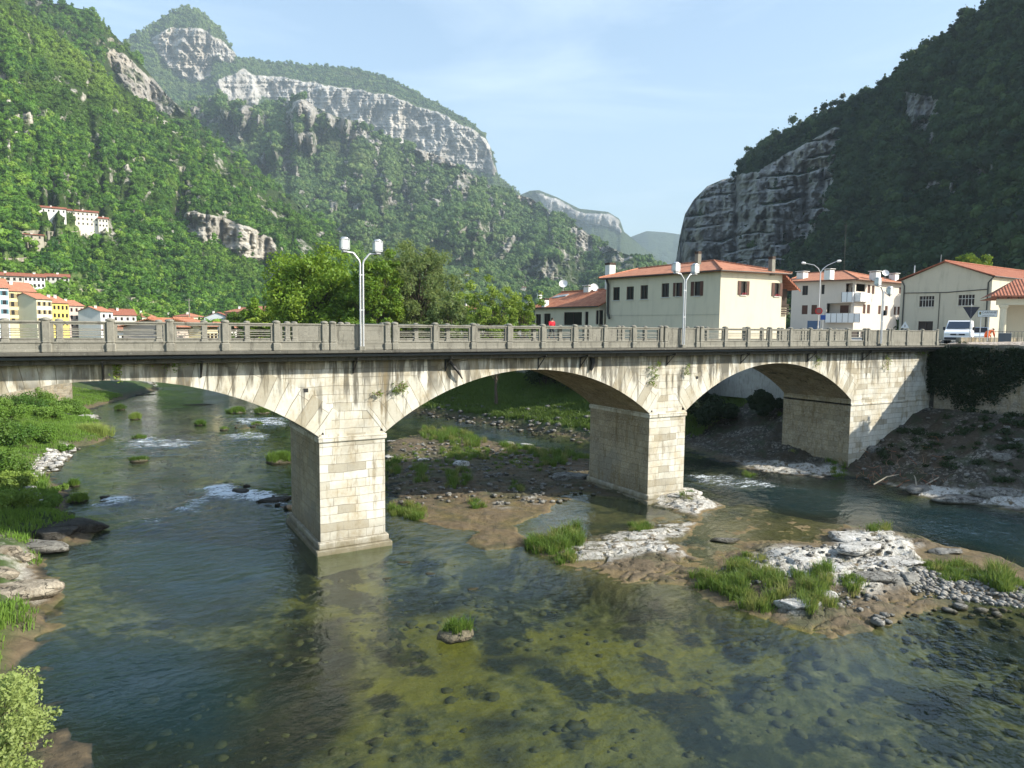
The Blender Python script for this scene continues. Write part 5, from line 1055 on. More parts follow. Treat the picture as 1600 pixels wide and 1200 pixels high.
# village across the valley, beyond the trees
def far_house(label, x0, x1, yt, yb, D, col, rows, cols, tile=1, kind='gable'):
    if D > 400: D = float(math.hypot(*(at_r2((x0+x1)/2, yb)-CAM)[:2]))-25
    hill_house(label, x0, x1, yt, yb, D, col, rows, cols, tile, kind, 1.2, 'distant_house', 'house', 'distant houses beyond the riverside trees')
far_house('small square distant house highest on the slope above the trees', 726, 733, 428, 434, 640, (.72, .66, .56), 2, 2)
far_house('long white distant house with two window rows above the leafy tree', 745, 770, 437, 446, 600, (.74, .71, .66), 2, 7)
far_house('cluster of cream distant houses left of the white chimney', 813, 822, 449, 457, 520, (.72, .66, .55), 2, 2)
far_house('pink-cream distant house beside the low house chimneys', 823, 831, 455, 462, 500, (.70, .56, .48), 2, 2)
far_house('white distant cube house in the trees left of the thin tree', 702, 716, 482, 490, 260, (.74, .73, .66), 1, 3)
far_house('distant house with grey roof among trees above the middle arch', 716, 742, 483, 498, 230, (.40, .40, .40), 1, 3)
far_house('tiny white house on the wooded slope between the lantern arms', 553, 559, 411, 419, 600, (.74, .68, .60), 2, 2)
# dry stone terraces on the hillside
M_DRY = stone_mat('dry_stone_terrace', .6, .3, dirt=.6, tint=((.34, .30, .22), (.46, .42, .34)))
for i, (x0, x1, y, h) in enumerate(((20, 172, 361, 5.), (25, 75, 379, 3), (-10, 70, 402, 2.), (105, 190, 452, 3.), (130, 235, 466, 3.), (150, 262, 478, 3.), (178, 240, 470, 2))):
    m = MB(); N = 14; P = []
    for k in range(N+1):
        x = x0+(x1-x0)*k/N; D = HD(x, y)-5; P.append(atD(x, y+1.5*math.sin(x*.08), D))
    for a, b in zip(P, P[1:]): m.obox((a[0], a[1], a[2]-h), (b[0]-a[0], b[1]-a[1], b[2]-a[2]), (0, 1.2, 0), (0, 0, h))
    lab = ('tall stone terrace wall under the hillside farmhouses', 'short terrace wall beside the stone hut', 'low terrace wall in the left vineyard', 'terrace wall above the town beside the grey terrace house', 'curved middle terrace wall above the town roofs', 'longest and lowest terrace wall above the town roofs', 'short terrace wall high in the bare clearing')[i]
    tag(m.build('terrace_wall', M_DRY), lab, 'terrace wall', 'dry stone terrace walls on the hillside')
# ================================================================== TREES, SHRUBS, GRASS
M_BARK = plain('grey_bark', (.10, .08, .06), .95, .35, .1, scale=4); M_TWIG = plain('dry_twigs', (.22, .15, .10), .95, .3, .1, scale=9)
L_BRIGHT = leaf_mat('bright_maple_leaves', (.07, .16, .012), (.22, .36, .030), (.36, .42, .04), .4, .5)
L_WILLOW = leaf_mat('grey_green_willow_leaves', (.11, .17, .045), (.29, .38, .12), (.38, .44, .15), .5, .5)
L_THIN = leaf_mat('yellow_green_leaves', (.11, .19, .025), (.27, .38, .06), (.30, .40, .06), .45, .5)
L_SHRUB = leaf_mat('riverside_shrub_leaves', (.06, .15, .018), (.19, .33, .045), (.29, .37, .08), .4, .9)
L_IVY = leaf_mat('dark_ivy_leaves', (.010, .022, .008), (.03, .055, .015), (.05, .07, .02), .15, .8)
L_FORE = leaf_mat('foreground_hornbeam_leaves', (.10, .17, .04), (.26, .36, .10), (.36, .42, .13), .45, 3)
L_GRASS = leaf_mat('river_grass', (.07, .15, .016), (.22, .34, .045), (.33, .37, .11), .35, 1.3)
L_GRASSD = leaf_mat('dry_river_grass', (.18, .20, .05), (.40, .38, .14), (.42, .46, .12), .35, 1.3)
L_BANKG = leaf_mat('bank_turf', (.035, .08, .012), (.10, .18, .025), (.14, .20, .04), .3, .6)
def leaves(centers, rad, n, size, rng, flat=1., droop=0., asp=1.7):
    """n leaf quads scattered in soft balls round the centres -> (v, f)"""
    centers = np.asarray(centers, float); rad = np.asarray(rad, float)*np.ones(len(centers)); k = rng.choice(len(centers), n, p=rad**2/(rad**2).sum())
    d = rng.normal(size=(n, 3)); d /= np.linalg.norm(d, axis=1)[:, None]; rr = rad[k]*rng.random(n)**.42
    p = centers[k]+d*rr[:, None]*[1, 1, flat]; p[:, 2] -= droop*rr*rng.random(n)
    nr = d*.55+rng.normal(size=(n, 3))*.7+[0, 0, .35]; nr /= np.linalg.norm(nr, axis=1)[:, None]; a = np.cross(nr, rng.normal(size=(n, 3))); a /= np.linalg.norm(a, axis=1)[:, None]; b = np.cross(nr, a)
    s = size*rng.uniform(.6, 1.3, n)[:, None]; a = a*s*asp*.5; b = b*s*.5
    v = np.stack([p-a, p-b*.9+nr*s*.08, p+a, p+b*.9+nr*s*.08], 1).reshape(-1, 3); return v, np.arange(4*n).reshape(n, 4)
def tree(name, label, base, height, crad, leafm, rng, nl=16000, lsz=.22, trunk=.28, lean=(0, 0), shape='round', ncl=46, fork=.3, group=None, droop=0., low=.28, open_=1.):
    base = np.array(base, float); o = empty(name, base, label, 'tree', group); m = MB(); cl = []; cr = []
    top = base+np.array([lean[0], lean[1], height*.8]); P = [base-np.array([0, 0, .4])]+[base+(top-base)*t+np.array([rng.normal()*.12*height*.06, rng.normal()*.12*height*.06, 0]) for t in (.15, .32, .5, .7, .88, 1)]
    m.tube(P, [trunk*1.25, trunk, trunk*.82, trunk*.62, trunk*.42, trunk*.24, trunk*.1], 8)
    for k in range(ncl):
        t = low+(1.02-low)*(k+.5)/ncl; an = k*2.4+rng.uniform(-.4, .4)
        prof = {'round': math.sqrt(max(0, 1-((t-.60)/.46)**2)), 'tall': (1-((t-.5)/.6)**2)**.6 if abs((t-.5)/.6) < 1 else .1, 'wide': math.sqrt(max(.05, 1-((t-.55)/.55)**2)), 'irr': .75+.3*math.sin(k*1.7)}[shape]
        r = crad*prof*rng.uniform(.55, 1.0); s0 = base+(top-base)*max(.08, (t-.22)*.95)
        c = base+np.array([lean[0]*t+math.cos(an)*r, lean[1]*t+math.sin(an)*r, height*t*rng.uniform(.93, 1.04)]); mid = (s0+c)/2+np.array([0, 0, -.05*height*rng.random()])+rng.normal(size=3)*.12
        tr = trunk*.34*(1.1-t*.6); m.tube([s0, mid, c], [tr, tr*.6, tr*.15], 5, False)
        for q in range(2):
            e = c+rng.normal(size=3)*crad*.22; m.tube([mid, (mid+e)/2+rng.normal(size=3)*.1, e], [tr*.4, tr*.25, tr*.06], 4, False); cl.append(e); cr.append(crad*rng.uniform(.12, .24)*open_)
        cl.append(c); cr.append(crad*rng.uniform(.18, .33)*open_)
    m.build('trunk', M_BARK, o); v, f = leaves(cl, cr, nl, lsz, rng, .8, droop); np_mesh('crown', v, f, leafm, o, smooth=False); return o
rg = np.random.default_rng(5)
def tbase(px_, D, z): p = atDepth(px_, 560, D); return (p[0], p[1], z)
def tH(px_, py, D, z): return atDepth(px_, py, D)[2]-z
tree('maple_tree', 'dense rounded bright green tree left of the nearest lamp post', tbase(492, 82, -3.5), tH(492, 412, 82, -3.5)/1.02, 5.3, L_BRIGHT, rg, 30000, .26, .4, ncl=80, low=.2, open_=1.15)
tree('maple_tree', 'dark green tree low at the right foot of the rounded bright tree', tbase(545, 88, -3.5), tH(545, 455, 88, -3.5), 3.4, L_BRIGHT, rg, 7000, .25, .3, ncl=30, low=.2)
tree('willow_tree', 'slim bright green tree just right of the nearest lamp post', tbase(588, 78, -4), tH(590, 412, 78, -4), 3.0, L_BRIGHT, rg, 14000, .22, .3, ncl=46, shape='tall')
tree('willow_tree', 'tallest grey-green feathery willow behind the railing, its crown highest of all', tbase(655, 84, -4.5), tH(655, 398, 84, -4.5), 4.9, L_WILLOW, rg, 30000, .20, .42, ncl=90, shape='tall', droop=.6, low=.16, open_=.9)
tree('willow_tree', 'left-hand willow of the pair, slightly lower crown beside the slim bright tree', tbase(618, 86, -4.5), tH(622, 412, 86, -4.5), 3.6, L_WILLOW, rg, 17000, .20, .34, ncl=56, shape='tall', droop=.6, low=.16, open_=.9)
tree('willow_tree', 'low spreading green tree at the right foot of the tall willow', tbase(705, 76, -4), tH(705, 478, 76, -4), 2.4, L_WILLOW, rg, 6000, .22, .25, ncl=34, low=.3)
tree('ash_tree', 'thin open yellow-green tree with visible branches left of the low house', tbase(765, 66, -3.2), tH(765, 452, 66, -3.2), 3.0, L_THIN, rg, 6000, .18, .22, ncl=40, shape='irr', open_=.72, low=.36)
tree('ash_tree', 'small russet-tinged tree touching the low house corner', tbase(818, 68, -2.5), tH(818, 468, 68, -2.5), 2.0, L_THIN, rg, 3600, .17, .15, ncl=24, shape='irr', open_=.8, low=.4)
q_ = onZ(775, 622, -6.4); tree('riverside_tree', 'young tree with bare dark trunk on the grassy bank, seen through the middle arch', (q_[0], q_[1], float(ground_z(q_[:1], q_[1:2])[0])), 7.5, 1.8, L_IVY, rg, 1500, .17, .18, ncl=16, low=.62)
tree('round_tree', 'bright leafy treetop rising behind the gabled building', tbase(1510, 118, 0), tH(1510, 403, 118, 0), 3.6, L_BRIGHT, rg, 9000, .3, .3, ncl=34)
for i, (x, D, y) in enumerate(((330, 150, 478), (372, 128, 492), (410, 100, 478), (425, 96, 488), (560, 92, 470), (240, 170, 494))):
    lab = ('tall dark tree among the town roofs behind the third railing post', 'small tree beside the salmon pink house', 'round green tree at the left edge of the bright tree', 'low dark tree in front of the salmon pink house corner', 'green tree filling the gap between the bright tree and the lamp', 'small tree between the town roofs')[i]
    if i in (0, 5): continue
    tree('bank_tree', lab, tbase(x, D, -5), tH(x, y, D, -5), 2.8, L_BRIGHT, rg, 8000, .28, .25, ncl=30, low=.15, group='trees between the town and the river')

# ---- grass: tufts of bent blades
def blades(cx, cy, cz, n, h, spread, rng, w=.02, lean=.5):
    """arrays of centres -> one blade mesh (v, f)"""
    k = np.repeat(np.arange(len(cx)), n) if np.isscalar(n) else np.repeat(np.arange(len(cx)), n); N = len(k); a = rng.uniform(0, 2*np.pi, N); r = np.abs(rng.normal(0, 1, N))*np.asarray(spread)[k] if not np.isscalar(spread) else np.abs(rng.normal(0, spread, N))
    x = np.asarray(cx)[k]+r*np.cos(a); y = np.asarray(cy)[k]+r*np.sin(a); z = np.asarray(cz)[k]; H = (np.asarray(h)[k] if not np.isscalar(h) else h)*rng.uniform(.45, 1.15, N)
    b = a+rng.normal(0, .6, N); L = H*lean*rng.uniform(.1, 1., N); ww = w*rng.uniform(.6, 1.3, N); p = rng.uniform(0, 2*np.pi, N); wx = np.cos(p)*ww; wy = np.sin(p)*ww
    v = np.zeros((N, 5, 3)); v[:, 0] = np.stack([x-wx, y-wy, z-.05], 1); v[:, 1] = np.stack([x+wx, y+wy, z-.05], 1); mx, my = x+np.cos(b)*L*.35, y+np.sin(b)*L*.35
    v[:, 2] = np.stack([mx+wx*.8, my+wy*.8, z+H*.6], 1); v[:, 3] = np.stack([mx-wx*.8, my-wy*.8, z+H*.6], 1); v[:, 4] = np.stack([x+np.cos(b)*L, y+np.sin(b)*L, z+H*(1-.3*L/H)], 1)
    i = np.arange(N)[:, None]*5; f = np.concatenate([np.concatenate([i, i+1, i+2], 1), np.concatenate([i, i+2, i+3], 1), np.concatenate([i+3, i+2, i+4], 1)]); return v.reshape(-1, 3), f
def pxy(x, y): p = onZ(x, y, WZ+.15); return p[0], p[1]
def patch(poly, n, rng):
    P = np.array([pxy(*q) for q in poly]); lo, hi = P.min(0), P.max(0); X = rng.uniform(lo[0], hi[0], n*4); Y = rng.uniform(lo[1], hi[1], n*4); k = sdist(X, Y, P)+.25*pn(X*1.3, Y*1.3) > 0; return X[k][:n], Y[k][:n]
# grass stuff on the islands: (pixel outline, tufts, blade height)
GP = [([(1095, 905), (1150, 890), (1215, 900), (1230, 945), (1190, 958), (1120, 928)], 120, .42), ([(1240, 920), (1300, 905), (1300, 960), (1270, 965), (1240, 945)], 60, .45), ([(1080, 898), (1105, 895), (1110, 918), (1090, 918)], 16, .3), ([(1140, 868), (1190, 865), (1190, 890), (1150, 890)], 24, .28), ([(1310, 918), (1352, 915), (1350, 932), (1315, 932)], 22, .22),
      ([(1446, 880), (1520, 878), (1545, 905), (1470, 905)], 80, .28), ([(1545, 895), (1575, 890), (1580, 925), (1552, 925)], 26, .62), ([(1585, 905), (1620, 905), (1620, 935), (1590, 930)], 16, .3), ([(1362, 822), (1385, 822), (1385, 835), (1362, 835)], 12, .35), ([(1000, 818), (1016, 816), (1012, 832), (985, 830)], 16, .25), ([(980, 815), (1012, 815), (1010, 830), (985, 832)], 14, .28),
      ([(826, 840), (860, 838), (870, 862), (830, 862)], 60, .42), ([(862, 828), (905, 822), (908, 850), (870, 860)], 55, .5), ([(870, 860), (900, 858), (895, 875), (875, 875)], 20, .25), ([(1040, 765), (1090, 772), (1080, 785), (1040, 780)], 5, .2),
      ([(660, 668), (720, 672), (765, 690), (760, 702), (700, 695), (660, 684)], 130, .55), ([(700, 690), (770, 700), (760, 720), (710, 715)], 60, .35), ([(780, 690), (830, 695), (840, 712), (790, 712)], 60, .4), ([(838, 706), (890, 706), (885, 728), (850, 730)], 70, .5), ([(895, 710), (918, 710), (915, 722), (895, 722)], 16, .4), ([(690, 705), (740, 708), (740, 725), (695, 722)], 50, .35), ([(602, 720), (622, 718), (622, 740), (604, 742)], 26, .4),
      ([(648, 730), (665, 730), (665, 755), (648, 755)], 22, .5), ([(698, 735), (730, 735), (730, 765), (700, 765)], 34, .5), ([(605, 790), (640, 785), (665, 795), (660, 808), (610, 800)], 60, .3), ([(735, 780), (750, 778), (750, 792), (735, 794)], 16, .3), ([(800, 755), (825, 758), (820, 770), (800, 768)], 12, .3), ([(620, 690), (660, 700), (720, 740), (640, 745)], 40, .2), ([(750, 700), (850, 715), (870, 735), (760, 735)], 60, .2),
      ([(1290, 725), (1325, 728), (1330, 740), (1300, 742)], 30, .3), ([(1215, 700), (1260, 705), (1290, 722), (1230, 722)], 26, .3), ([(1160, 735), (1180, 735), (1180, 742), (1160, 742)], 8, .2)]
for i, (mat, nm, lab, w0) in enumerate(((L_GRASS, 'river_grass', 'bright green grass tufts growing on the rock islands', .78), (L_GRASSD, 'dry_grass', 'dry yellowish grass among the river rocks', .22))):
    vs = []; fs = []; c = 0
    for (poly, n, h) in GP:
        X, Y = patch(poly, int(n*w0*.85)+1, rg); 
        if len(X) == 0: continue
        v, f = blades(X, Y, np.maximum(ground_z(X, Y), WZ), 66, h*rg.uniform(.35, 1.5, len(X)), .12, rg, .011, .75); vs.append(v); fs.append(f+c); c += len(v)
    tag(np_mesh(nm, np.concatenate(vs), np.concatenate(fs), mat, smooth=False), lab, kind='stuff')
# turf on the banks
X = rg.uniform(-30, -8, 60000); Y = rg.uniform(-24, 72, 60000); z = ground_z(X, Y); k = (z > WZ+.28+.25*pn(X*.4, Y*.4))
zw = np.zeros(X.shape); 
for P in ZW['white']: zw = np.maximum(zw, sstep(-.2, .3, sdist(X, Y, P)))
k &= (zw < .4); X, Y, z = X[k], Y[k], z[k]; hh = .14+.30*sstep(-.1, .5, fbm(X*.25, Y*.25, 3))+.20*sstep(.2, .5, fbm(X*.6+9, Y*.6, 2))
v, f = blades(X, Y, z, 8, hh, .14, rg, .018, .7); tag(np_mesh('bank_grass', v, f, L_SHRUB, smooth=False), 'lush green grass covering the left bank', kind='stuff')
X = rg.uniform(16, 42, 30000); Y = rg.uniform(13, 62, 30000); z = ground_z(X, Y); k = (z > WZ+.6) & (sdist(X, Y, TERR) < 0) & ((X+Y*.42) > 33.5+.9*pn(X*.3, Y*.3)); X, Y, z = X[k], Y[k], z[k]
v, f = blades(X, Y, z, 9, .45, .16, rg, .03, .8); tag(np_mesh('far_bank_grass', v, f, L_BANKG, smooth=False), 'shaded green grass on the far bank beyond the bridge', kind='stuff')

# ---- shrubs
def shrub(name, label, x, y, r, h, mat, n, lsz, group=None, z=None, cat='shrub', stems=True):
    z = float(ground_z(np.array([x]), np.array([y]))[0]) if z is None else z; o = empty(name, (x, y, z), label, cat, group); K = max(5, int(r*7)); cs = []; rs = []; m = MB()
    for k in range(K):
        a = rg.uniform(0, 6.28); q = r*math.sqrt(rg.random())*.8; c = np.array([x+q*math.cos(a), y+q*math.sin(a), z+h*rg.uniform(.3, .85)*(1-.35*q/r)]); cs.append(c); rs.append(r*rg.uniform(.22, .42))
        m.tube([(x+q*.3*math.cos(a), y+q*.3*math.sin(a), z-.1), (c+np.array([x, y, z]))/2+rg.normal(size=3)*.05, c], [.025, .018, .008], 4, False)
    m.build('stems', M_BARK, o); v, f = leaves(cs, rs, n, lsz, rg, .85); v[:, 2] = np.maximum(v[:, 2], z-.02); np_mesh('foliage', v, f, mat, o, smooth=False); return o
LS = [(22, 700, 2.0, 1.9), (60, 640, 2.2, 2.0), (95, 650, 2.0, 1.5), (35, 660, 2.0, 1.6), (8, 745, 1.6, 1.4), (30, 765, 1.2, 1.0), (60, 690, 1.5, 1.1), (10, 800, 1.3, 1.0), (75, 665, 1.8, 1.3), (70, 785, .8, .5), (110, 690, .8, .5), (115, 640, 1.6, 1.0), (5, 680, 1.8, 2.2), (95, 750, .5, .35)]
side = ['grey-green shrub, tallest at the photo edge of the left bank', 'large bright shrub in front of the riverside wall', 'rounded shrub nearest the stone steps', 'middle shrub of the left bank thicket', 'leafy shrub above the pale ledge stones', 'low shrub at the lower end of the thicket', 'small shrub just above the pale stone slabs', 'shrub half in the bridge shade', 'broad shrub right of the large bright one', 'small overhanging shrub by the dark rocks', 'tiny shrub beside the grassy spit', 'low shrub on the pale rock shelf', 'high grey-green shrub under the arch edge', 'little green clump on the stone ledge']
for (x, y, r, h), lab in zip(LS, side):
    p = onZ(x, y, WZ+.7); shrub('riverside_shrub', lab, p[0], p[1], r, h, L_SHRUB, int(2600*r), .10, 'shrubs on the left bank')
# reed clump spit
def tuft(name, label, px_, py, r, n, h, mat=L_GRASS, rock=True, group='grass-topped islets in the left channel', rz=.0):
    p = onZ(px_, py, WZ); o = empty(name, (p[0], p[1], WZ), label, 'islet', group)
    bm = bmesh.new(); bmesh.ops.create_icosphere(bm, subdivisions=3, radius=1); v = np.array([q.co for q in bm.verts]); f = np.array([[q.index for q in fc.verts] for fc in bm.faces]); bm.free()
    s = 1+.22*fbm(v[:, 0]*1.7+px_, v[:, 1]*1.7+v[:, 2], 4); v = v*s[:, None]*[r*.95, r*.7, .12+.16*r]; v[:, 2] = v[:, 2]*.9+.05*fbm(v[:, 0]*4, v[:, 1]*4, 3); v = v+[p[0], p[1], WZ+.02+rz]
    np_mesh('rock', v, f, M_RIVROCK, o); n = int(n*2.2); X = p[0]+rg.normal(0, r*.36, n); Y = p[1]+rg.normal(0, r*.27, n); q2 = 1-((X-p[0])/(r*1.1))**2-((Y-p[1])/(r*.85))**2; vv, ff = blades(X, Y, WZ+.02+rz+(.10+.12*r)*np.sqrt(np.maximum(q2, .02)), 40, h*rg.uniform(.5, 1.5, n), .10, rg, .012, .8); np_mesh('grass_tuft', vv, ff, mat, o, smooth=False); return o
def rock_m(name, lit, dark):
    t = NT(name); p = t.pos(); n1 = t.noise(p, 2.2, 6, .65); n2 = t.noise(p, 9, 5, .7); z = t.sep(p, 2); c = t.ramp(t.math('ADD', t.math('MULTIPLY', n1, .6), t.math('MULTIPLY', n2, .4)), [(.38, dark), (.5, tuple(x*.65 for x in lit)), (.6, lit)]); ck = t.noise(t.map(p, (1, 1, 2.6)), 1.3, 4, .55); ckf = t.rng(t.math('ABSOLUTE', t.math('SUBTRACT', ck, .5)), .018, .004); c = t.mix(t.math('MULTIPLY', ckf, .85), c, (.05, .045, .035)); c = t.mix(t.rng(t.noise(p, 1.1, 5, .7), .54, .64, 0, .65), c, tuple(x*.42 for x in lit)); c = t.mix(t.rng(z, WZ+.14, WZ+.04), c, (.05, .045, .025))
    return t.done(t.bsdf(c, .85, t.bump(t.math('SUBTRACT', t.math('ADD', n1, n2), ckf), 1., .07), .2))
M_RIVROCK = rock_m('mossy_river_rock', (.22, .19, .13), (.05, .05, .03)); M_WROCK = rock_m('white_limestone_boulder', (.68, .66, .61), (.30, .28, .24)); M_GROCK = rock_m('grey_boulder', (.30, .29, .26), (.09, .085, .075)); M_DROCK = rock_m('dark_wet_boulder', (.085, .08, .07), (.02, .02, .017))
for a in ((187, 640, .55, 22, .42, 'small grassy islet, farthest left in the upper channel'), (211, 655, .50, 24, .45, 'green tuft islet right of the farthest left one'), (313, 664, .55, 18, .32, 'low dry tuft islet between the bank and the arch foot'), (372, 645, .95, 46, .42, 'broad green grassy islet, left of the pair near the arch foot'), (411, 646, .80, 34, .45, 'green grassy islet, right of the pair near the arch foot'),
          (218, 686, .5, 16, .22, 'small green islet just above the rapids'), (217, 721, .6, 16, .22, 'low brown-green islet in mid channel'), (438, 722, 1.0, 60, .45, 'bushy grass islet right beside the nearest pier'), (122, 784, .45, 18, .3, 'leafy tuft islet beside the left rapid'), (402, 664, .45, 10, .2, 'tiny tuft in the rocky rapid below the pair of islets'), (116, 760, .3, 8, .3, 'single thin tuft off the left bank'), (350, 672, .4, 5, .15, 'nearly bare rock in the upper rapid')):
    tuft('grassy_islet', a[5], a[0], a[1], a[2], a[3], a[4])
tuft('grassy_rock', 'dark rock topped with a small grass tuft alone in the foreground water', 712, 1000, .62, 9, .28, group=None, rz=.16)
tuft('grass_spit', 'thick green grassy spit on the left bank below the railing', 138, 685, 1.7, 160, .75, group=None)
# ---- foreground bush, bottom left corner
r3 = np.random.default_rng(9); bc = onZ(10, 1195, -8.1); o = empty('hornbeam_bush', (bc[0]-1.2, bc[1]-.6, -9), 'pale green leafy bush in the bottom left corner', 'bush'); cs = []; m = MB()
for k in range(70):
    x = r3.uniform(-60, 62); y = r3.uniform(1060, 1230)+max(0, (x-30))*1.2; d = r3.uniform(10.5, 12.5); c = atDepth(x, y, d); cs.append(c); s = np.array([bc[0]-1.0, bc[1]-.3, -8.9]); m.tube([s, (s+c)/2+r3.normal(size=3)*.15-[0, 0, .1], c], [.03, .018, .005], 4, False)
for x, y in ((55, 1048), (62, 1062), (84, 1110), (92, 1112), (80, 1140), (50, 1060), (75, 1160), (40, 1075)): c = atDepth(x, y, 11.6); cs.append(c); m.tube([np.array(cs[5]), (c+cs[5])/2, c], [.012, .008, .003], 4, False)
m.build('branches', M_BARK, o); rr_ = np.r_[np.full(70, .24), np.full(8, .085)]; v, f = leaves(cs, rr_, 15000, .045, r3, .9, .1, 1.5); np_mesh('foliage', v, f, L_FORE, o, smooth=False)
# ---- ivy and hanging plants on masonry, dark thicket on the right wall
def on_wallR(px_, py, k=.0):
    for (a, b) in zip(WALL_R, WALL_R[1:]):
        a = np.array(a, float); b = np.array(b, float); u, z = hit(a, b, px_, py)
        if -.5 <= u <= np.linalg.norm(b-a)+.5: e = (b-a)/np.linalg.norm(b-a); n = np.array([e[1], -e[0]]); return np.array([*(a+e*u+n*k), z])
    return None
cs = []; rs = []
for k in range(900):
    x = r3.uniform(1438, 1640); yb = 604+22*math.sin(x*.03)+r3.normal()*8; y = r3.uniform(541, yb); p = on_wallR(x, y, r3.uniform(.05, .5)); 
    if p is not None: cs.append(p); rs.append(r3.uniform(.25, .6))
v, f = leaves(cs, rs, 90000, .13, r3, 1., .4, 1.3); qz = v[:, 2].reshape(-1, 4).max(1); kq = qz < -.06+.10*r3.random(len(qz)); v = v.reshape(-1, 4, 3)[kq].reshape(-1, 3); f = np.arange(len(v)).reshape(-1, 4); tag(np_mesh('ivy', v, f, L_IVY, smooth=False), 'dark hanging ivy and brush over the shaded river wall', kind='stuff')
cs = []; rs = []
for k in range(70): x = r3.uniform(33.5, 43); y = r3.uniform(-9, -.5); z = float(ground_z(np.array([x]), np.array([y]))[0]); cs.append((x, y, z+.1)); rs.append(r3.uniform(.2, .55))
v, f = leaves(cs, rs, 6000, .10, r3, .5); tag(np_mesh('bank_brush', v, f, L_IVY, smooth=False), 'low dark brush on the stony right bank', kind='stuff')
def hang(name, label, px_, py0, py1, w, n, mat=L_THIN, Y=-.1, sz=.055):
    p0, p1 = onY(px_, py0, Y), onY(px_, py1, Y); o = empty(name, p0, label, 'plant', 'plants growing on the bridge masonry'); K = 9; cs = [p0+(p1-p0)*k/(K-1)+np.array([r3.normal()*w, -abs(r3.normal()*.06), 0]) for k in range(K)]; m = MB(); m.tube([p0+np.array([0, .1, 0])]+cs, [.012]*(K+1), 4, False); m.build('stem', M_TWIG, o); v, f = leaves(cs, w*1.1, n, sz, r3, 1., .3); np_mesh('foliage', v, f, mat, o, smooth=False)
for a in (('leafy sprigs under the second railing post', 178, 558, 590, .16, 170), ('sprigs of leaves under the cornice of the left arch', 268, 558, 572, .25, 130), ('grass tuft rooted in the wall right of the nearest pier', 625, 600, 612, .18, 190), ('small tuft rooted left of the wall grass', 592, 612, 618, .12, 60), ('long trail of plants on the wall above the middle pier', 1022, 565, 600, .15, 260), ('thin plant trail right of the middle pier', 1073, 570, 585, .10, 110), ('weeds below the cornice left of the last lamp', 1275, 557, 572, .14, 110), ('weeds hanging at the right end of the cornice', 1385, 556, 575, .14, 120), ('leafy tree sprout at the right end of the parapet', 1438, 545, 555, .3, 160)):
    hang('wall_plant', *a)
# dark thicket under the retaining wall, and the hedge on top of the river wall added out of view to shade the bank
for i, (x, y, r, h) in enumerate(((33, 13, 2.2, 3.6), (34.5, 17, 2.4, 4.2), (32.8, 21, 2.4, 4.4), (33.6, 26, 2.6, 4.6), (31.5, 31, 2.6, 4.4), (31, 36, 2.6, 4.2), (34.8, 9.5, 1.8, 2.6))):
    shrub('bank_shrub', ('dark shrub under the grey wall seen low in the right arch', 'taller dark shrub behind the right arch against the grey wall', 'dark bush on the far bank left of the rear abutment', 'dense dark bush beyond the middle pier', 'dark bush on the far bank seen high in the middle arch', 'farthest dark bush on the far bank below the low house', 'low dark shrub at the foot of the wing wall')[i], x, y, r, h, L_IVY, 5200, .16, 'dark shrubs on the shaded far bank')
cs = [(43.6+r3.normal()*.5, r3.uniform(-44, -9.5), r3.uniform(.4, 3.0)) for k in range(260)]; v, f = leaves(cs, .75, 30000, .22, r3, 1.); tag(np_mesh('unseen_hedge', v, f, L_BANKG, smooth=False), 'tall hedge out of view, added on the river wall for its shade', kind='stuff')
# ---- dead wood on the right bank
o = empty('driftwood_pile', onZ(1380, 745, -8), 'tangled heap of dry reddish branches on the right bank', 'brushwood'); 
for k in range(60):
    x = r3.uniform(1335, 1480); y = 735+r3.uniform(-12, 14)+(x-1335)*.05; p = onZ(x, y, -8.0); p[2] = float(ground_z(np.array([p[0]]), np.array([p[1]]))[0])+.05; a = r3.uniform(0, 3.14); L = r3.uniform(.4, 1.3); d = np.array([math.cos(a), math.sin(a)*.5, r3.uniform(.0, .7)]); m = MB() if k % 30 == 0 else m
    m.tube([p, p+d*L*.5+r3.normal(size=3)*.08, p+d*L+r3.normal(size=3)*.12], [.022, .015, .006], 4, False)
    if k % 30 == 29: m.build('branches', M_TWIG if k > 30 else plain('reddish_twigs', (.24, .10, .055), .95, .3), o)
m = MB()
for (x0, y0, x1, y1) in ((1447, 757, 1500, 735), (1365, 757, 1405, 741), (1432, 760, 1428, 742)):
    a, b = onZ(x0, y0, -8.1), onZ(x1, y1, -7.6); m.tube([a, (a+b)/2+np.array([0, 0, .15]), b], [.045, .035, .015], 6)
tag(m.build('dead_branch', plain('bleached_wood', (.30, .26, .20), .9, .2)), 'bleached bare branches lying at the right water edge', 'branch')
# shade trees of the near right bank hillside foot, below the mountain
plant(lambda n, r: (lambda P: (P, np.zeros(n), np.zeros(n), np.zeros(n)+9999, np.zeros(n)))(np.stack([r.uniform(110, 420, n), r.uniform(20, 520, n), np.full(n, 1.)], 1)), 1500, 3, 5, C_DARK, 'valley_floor_wood', 'dark trees behind the right bank houses', seed=8)
plant(lambda n, r: (lambda P: (P, np.zeros(n), np.zeros(n), np.zeros(n)+9999, np.zeros(n)))(np.stack([r.uniform(20, 130, n)+0, r.uniform(130, 520, n), np.full(n, -2.)], 1)), 900, 2.5, 4.5, C_NEAR, 'valley_grove', 'green trees on the valley floor beyond the riverside trees', seed=18)
